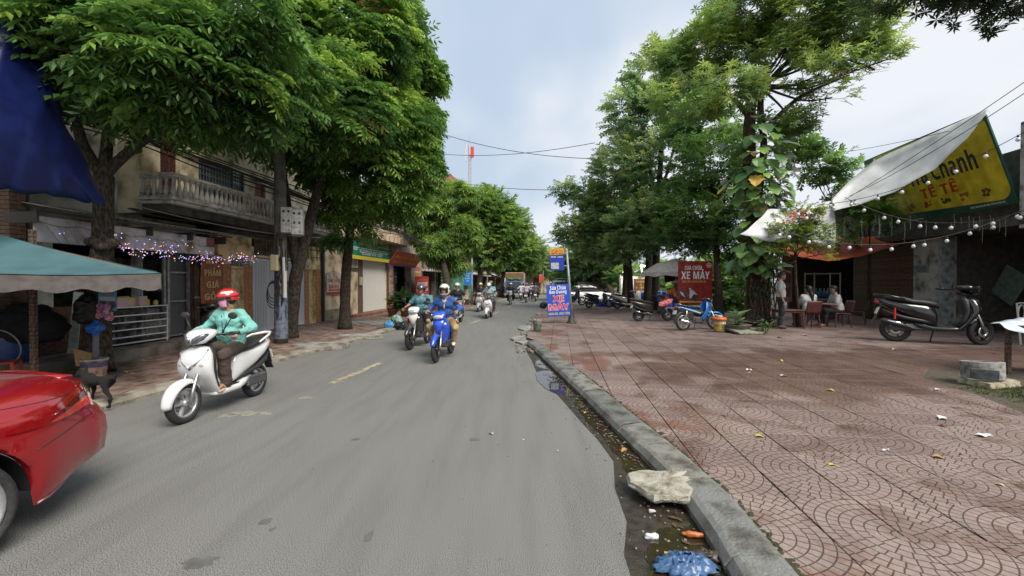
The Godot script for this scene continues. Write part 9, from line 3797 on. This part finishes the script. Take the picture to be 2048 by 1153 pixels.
	var spots := [[v3(-.23, .21, -4.9), .1, 2, "road"], [v3(.13, .18, -4.7), .06, 4, "road"], [v3(.46, .18, -4.4), .05, 4, "road"], [v3(1.2, .01, -4.58), .11, 2, "gutter"], [v3(1.13, .01, -4.39), .13, 1, "gutter"], [v3(.95, .01, -5.67), .07, 0, "gutter"], [v3(.96, .03, -2.64), .16, 0, "gutter"], [v3(1.16, .02, -2.59), .05, 1, "gutter"],
		[v3(2.76, .12, -3.77), .09, 0, "tile"], [v3(2.53, .12, -4.47), .13, 0, "tile"], [v3(4.62, .12, -6.37), .16, 0, "tile"], [v3(5.4, .12, -8.81), .14, 0, "tile"], [v3(4.56, .12, -7.36), .18, 2, "tile"], [v3(3.83, .12, -3.93), .14, 1, "tile"], [v3(4.74, .12, -4.8), .14, 3, "tile"], [v3(3.79, .12, -3.4), .09, 2, "tile"], [v3(5.32, .12, -5.17), .1, 3, "tile"], [v3(2.51, .12, -5.17), .09, 3, "tile"], [v3(4.14, .12, -7.64), .09, 4, "tile"], [v3(8.94, .12, -10.25), .16, 4, "tile"],
		[v3(2.95, .12, -3.6), .05, 3, "tile"], [v3(2.98, .12, -5.53), .08, 3, "tile"], [v3(4.66, .12, -15.39), .16, 3, "tile"], [v3(5.82, .12, -15.92), .15, 3, "tile"], [v3(7.61, .12, -12.48), .2, 3, "tile"], [v3(8.63, .12, -12.94), .2, 2, "tile"],
		[v3(-6.83, .11, -7.74), .14, 0, "left"], [v3(-6.61, .11, -7.62), .1, 0, "left"], [v3(-7.45, .11, -8.88), .12, 4, "left"]]
	var where := {"road": "fallen leaf lying on the grey asphalt", "gutter": "fallen leaf floating in the gutter", "tile": "fallen leaf lying on the red pavement tiles", "left": "yellow leaf lying on the left pavement"}
	var tone := ["yellow", "rusty brown", "tan", "dark brown", "pale straw"]
	var spot_names := ["middle of the road", "right of the road middle", "nearer the gutter", "farther from the stone", "nearer the stone", "farthest from the camera", "beside the blue bag", "by the mud clump", "near the kerb", "in the third tile row", "at the damp band edge", "far side of the damp band", "middle of the damp band", "nearest the camera at right", "beside a white scrap", "lowest at the right edge", "before the concrete ring", "close to the kerb", "near the white paper ball", "near the big black scooter", "in the bottom middle", "on a damp tile", "left of the black scooter wheel", "under the black scooter", "below the slab", "before the plastic table", "by the white bucket", "right of the white bucket", "farther along the pavement"]
	var n_leaf := 0
	for q in spots:
		var p: Vector3 = q[0]
		if q[3] == "road":
			p.y = .006
		o = inst("fallen_leaf", lm, cols[q[2]], self, p)
		o.transform = Transform3D(Basis(Vector3.UP, rng.randf() * TAU).scaled(Vector3.ONE * q[1] * .72), p)
		tag(o, "%s %s, %s" % [tone[q[2]], where[q[3]], spot_names[n_leaf]], "leaf", "leaves fallen on the ground")
		n_leaf += 1
	for q in [[v3(4.83, .12, -4.48), .13, "larger white paper scrap on the tiles at the right"], [v3(4.97, .12, -5.06), .12, "thin white paper scrap on the tiles before the grass"], [v3(3.48, .12, -4.08), .08, "white drinking straw piece on the tiles"], [v3(4.24, .12, -7.86), .09, "small white paper ball on the damp tiles"], [v3(6.21, .12, -6.4), .08, "small white scrap near the concrete ring"]]:
		o = thing("paper_scrap", q[2], "paper", q[0], rng.randf() * TAU)
		b = mb()
		b.sheet(func(u, v): return v3((u - .5) * q[1], .006 + .02 * abs(sin(u * 4.0 + v * 2.0)), (v - .5) * q[1] * (.15 if "straw" in q[2] else .6)), 5, 4, .002)
		obj("scrap", b, mat(.6, .6, .6, .7), o)
	# sodden leaf bits and silt in the gutter
	b = mb()
	for k in 190:
		var c := along(kerb_line, rng.randf_range(5.6, 13.2))
		var a := rng.randf() * TAU
		var r := rng.randf_range(.012, .04)
		var p := v3(c[0].x - abs(rng.randfn()) * .09 + .0, .014 + rng.randf() * .006, c[0].y)
		leaf_blade(b, p, v3(cos(a), .05, sin(a)), v3(-sin(a), 0, cos(a)), r * 2.0, r, .1)
	tag(obj("leaf_mush", b, mat(.1, .062, .03, .6, "patchy", 3.0), self), "sodden brown leaf bits along the foot of the kerb", "debris", "", "stuff")
	# grit and crumbs along the kerb
	b = mb()
	for k in 420:
		var c := along(kerb_line, rng.randf_range(1.5, 14.0))
		var p: Vector2 = c[0] + v2(-abs(rng.randfn()) * .22 - .03, 0)
		var r := rng.randf_range(.003, .011)
		b.rbox(v3(p.x, .008, p.y), v3(r * 2, r, r * 1.6), r * .2, Basis(Vector3.UP, rng.randf() * 6))
	for k in 260:
		var p := v2(rng.randf_range(1.8, 9.0), rng.randf_range(-13.0, -2.4))
		var r := rng.randf_range(.004, .014)
		b.rbox(v3(p.x, PAVE + .005, p.y), v3(r * 2.4, r, r * 1.3), r * .2, Basis(Vector3.UP, rng.randf() * 6))
	for k in 120:
		var p := v2(rng.randf_range(-4.4, .9), rng.randf_range(-12.0, -2.2))
		var r := rng.randf_range(.003, .009)
		b.rbox(v3(p.x, .004, p.y), v3(r * 2, r, r * 1.6), r * .2, Basis(Vector3.UP, rng.randf() * 6))
	tag(obj("grit", b, mat(.22, .18, .14, .9)), "loose grit and crumbs scattered on road and pavement", "grit", "", "stuff")
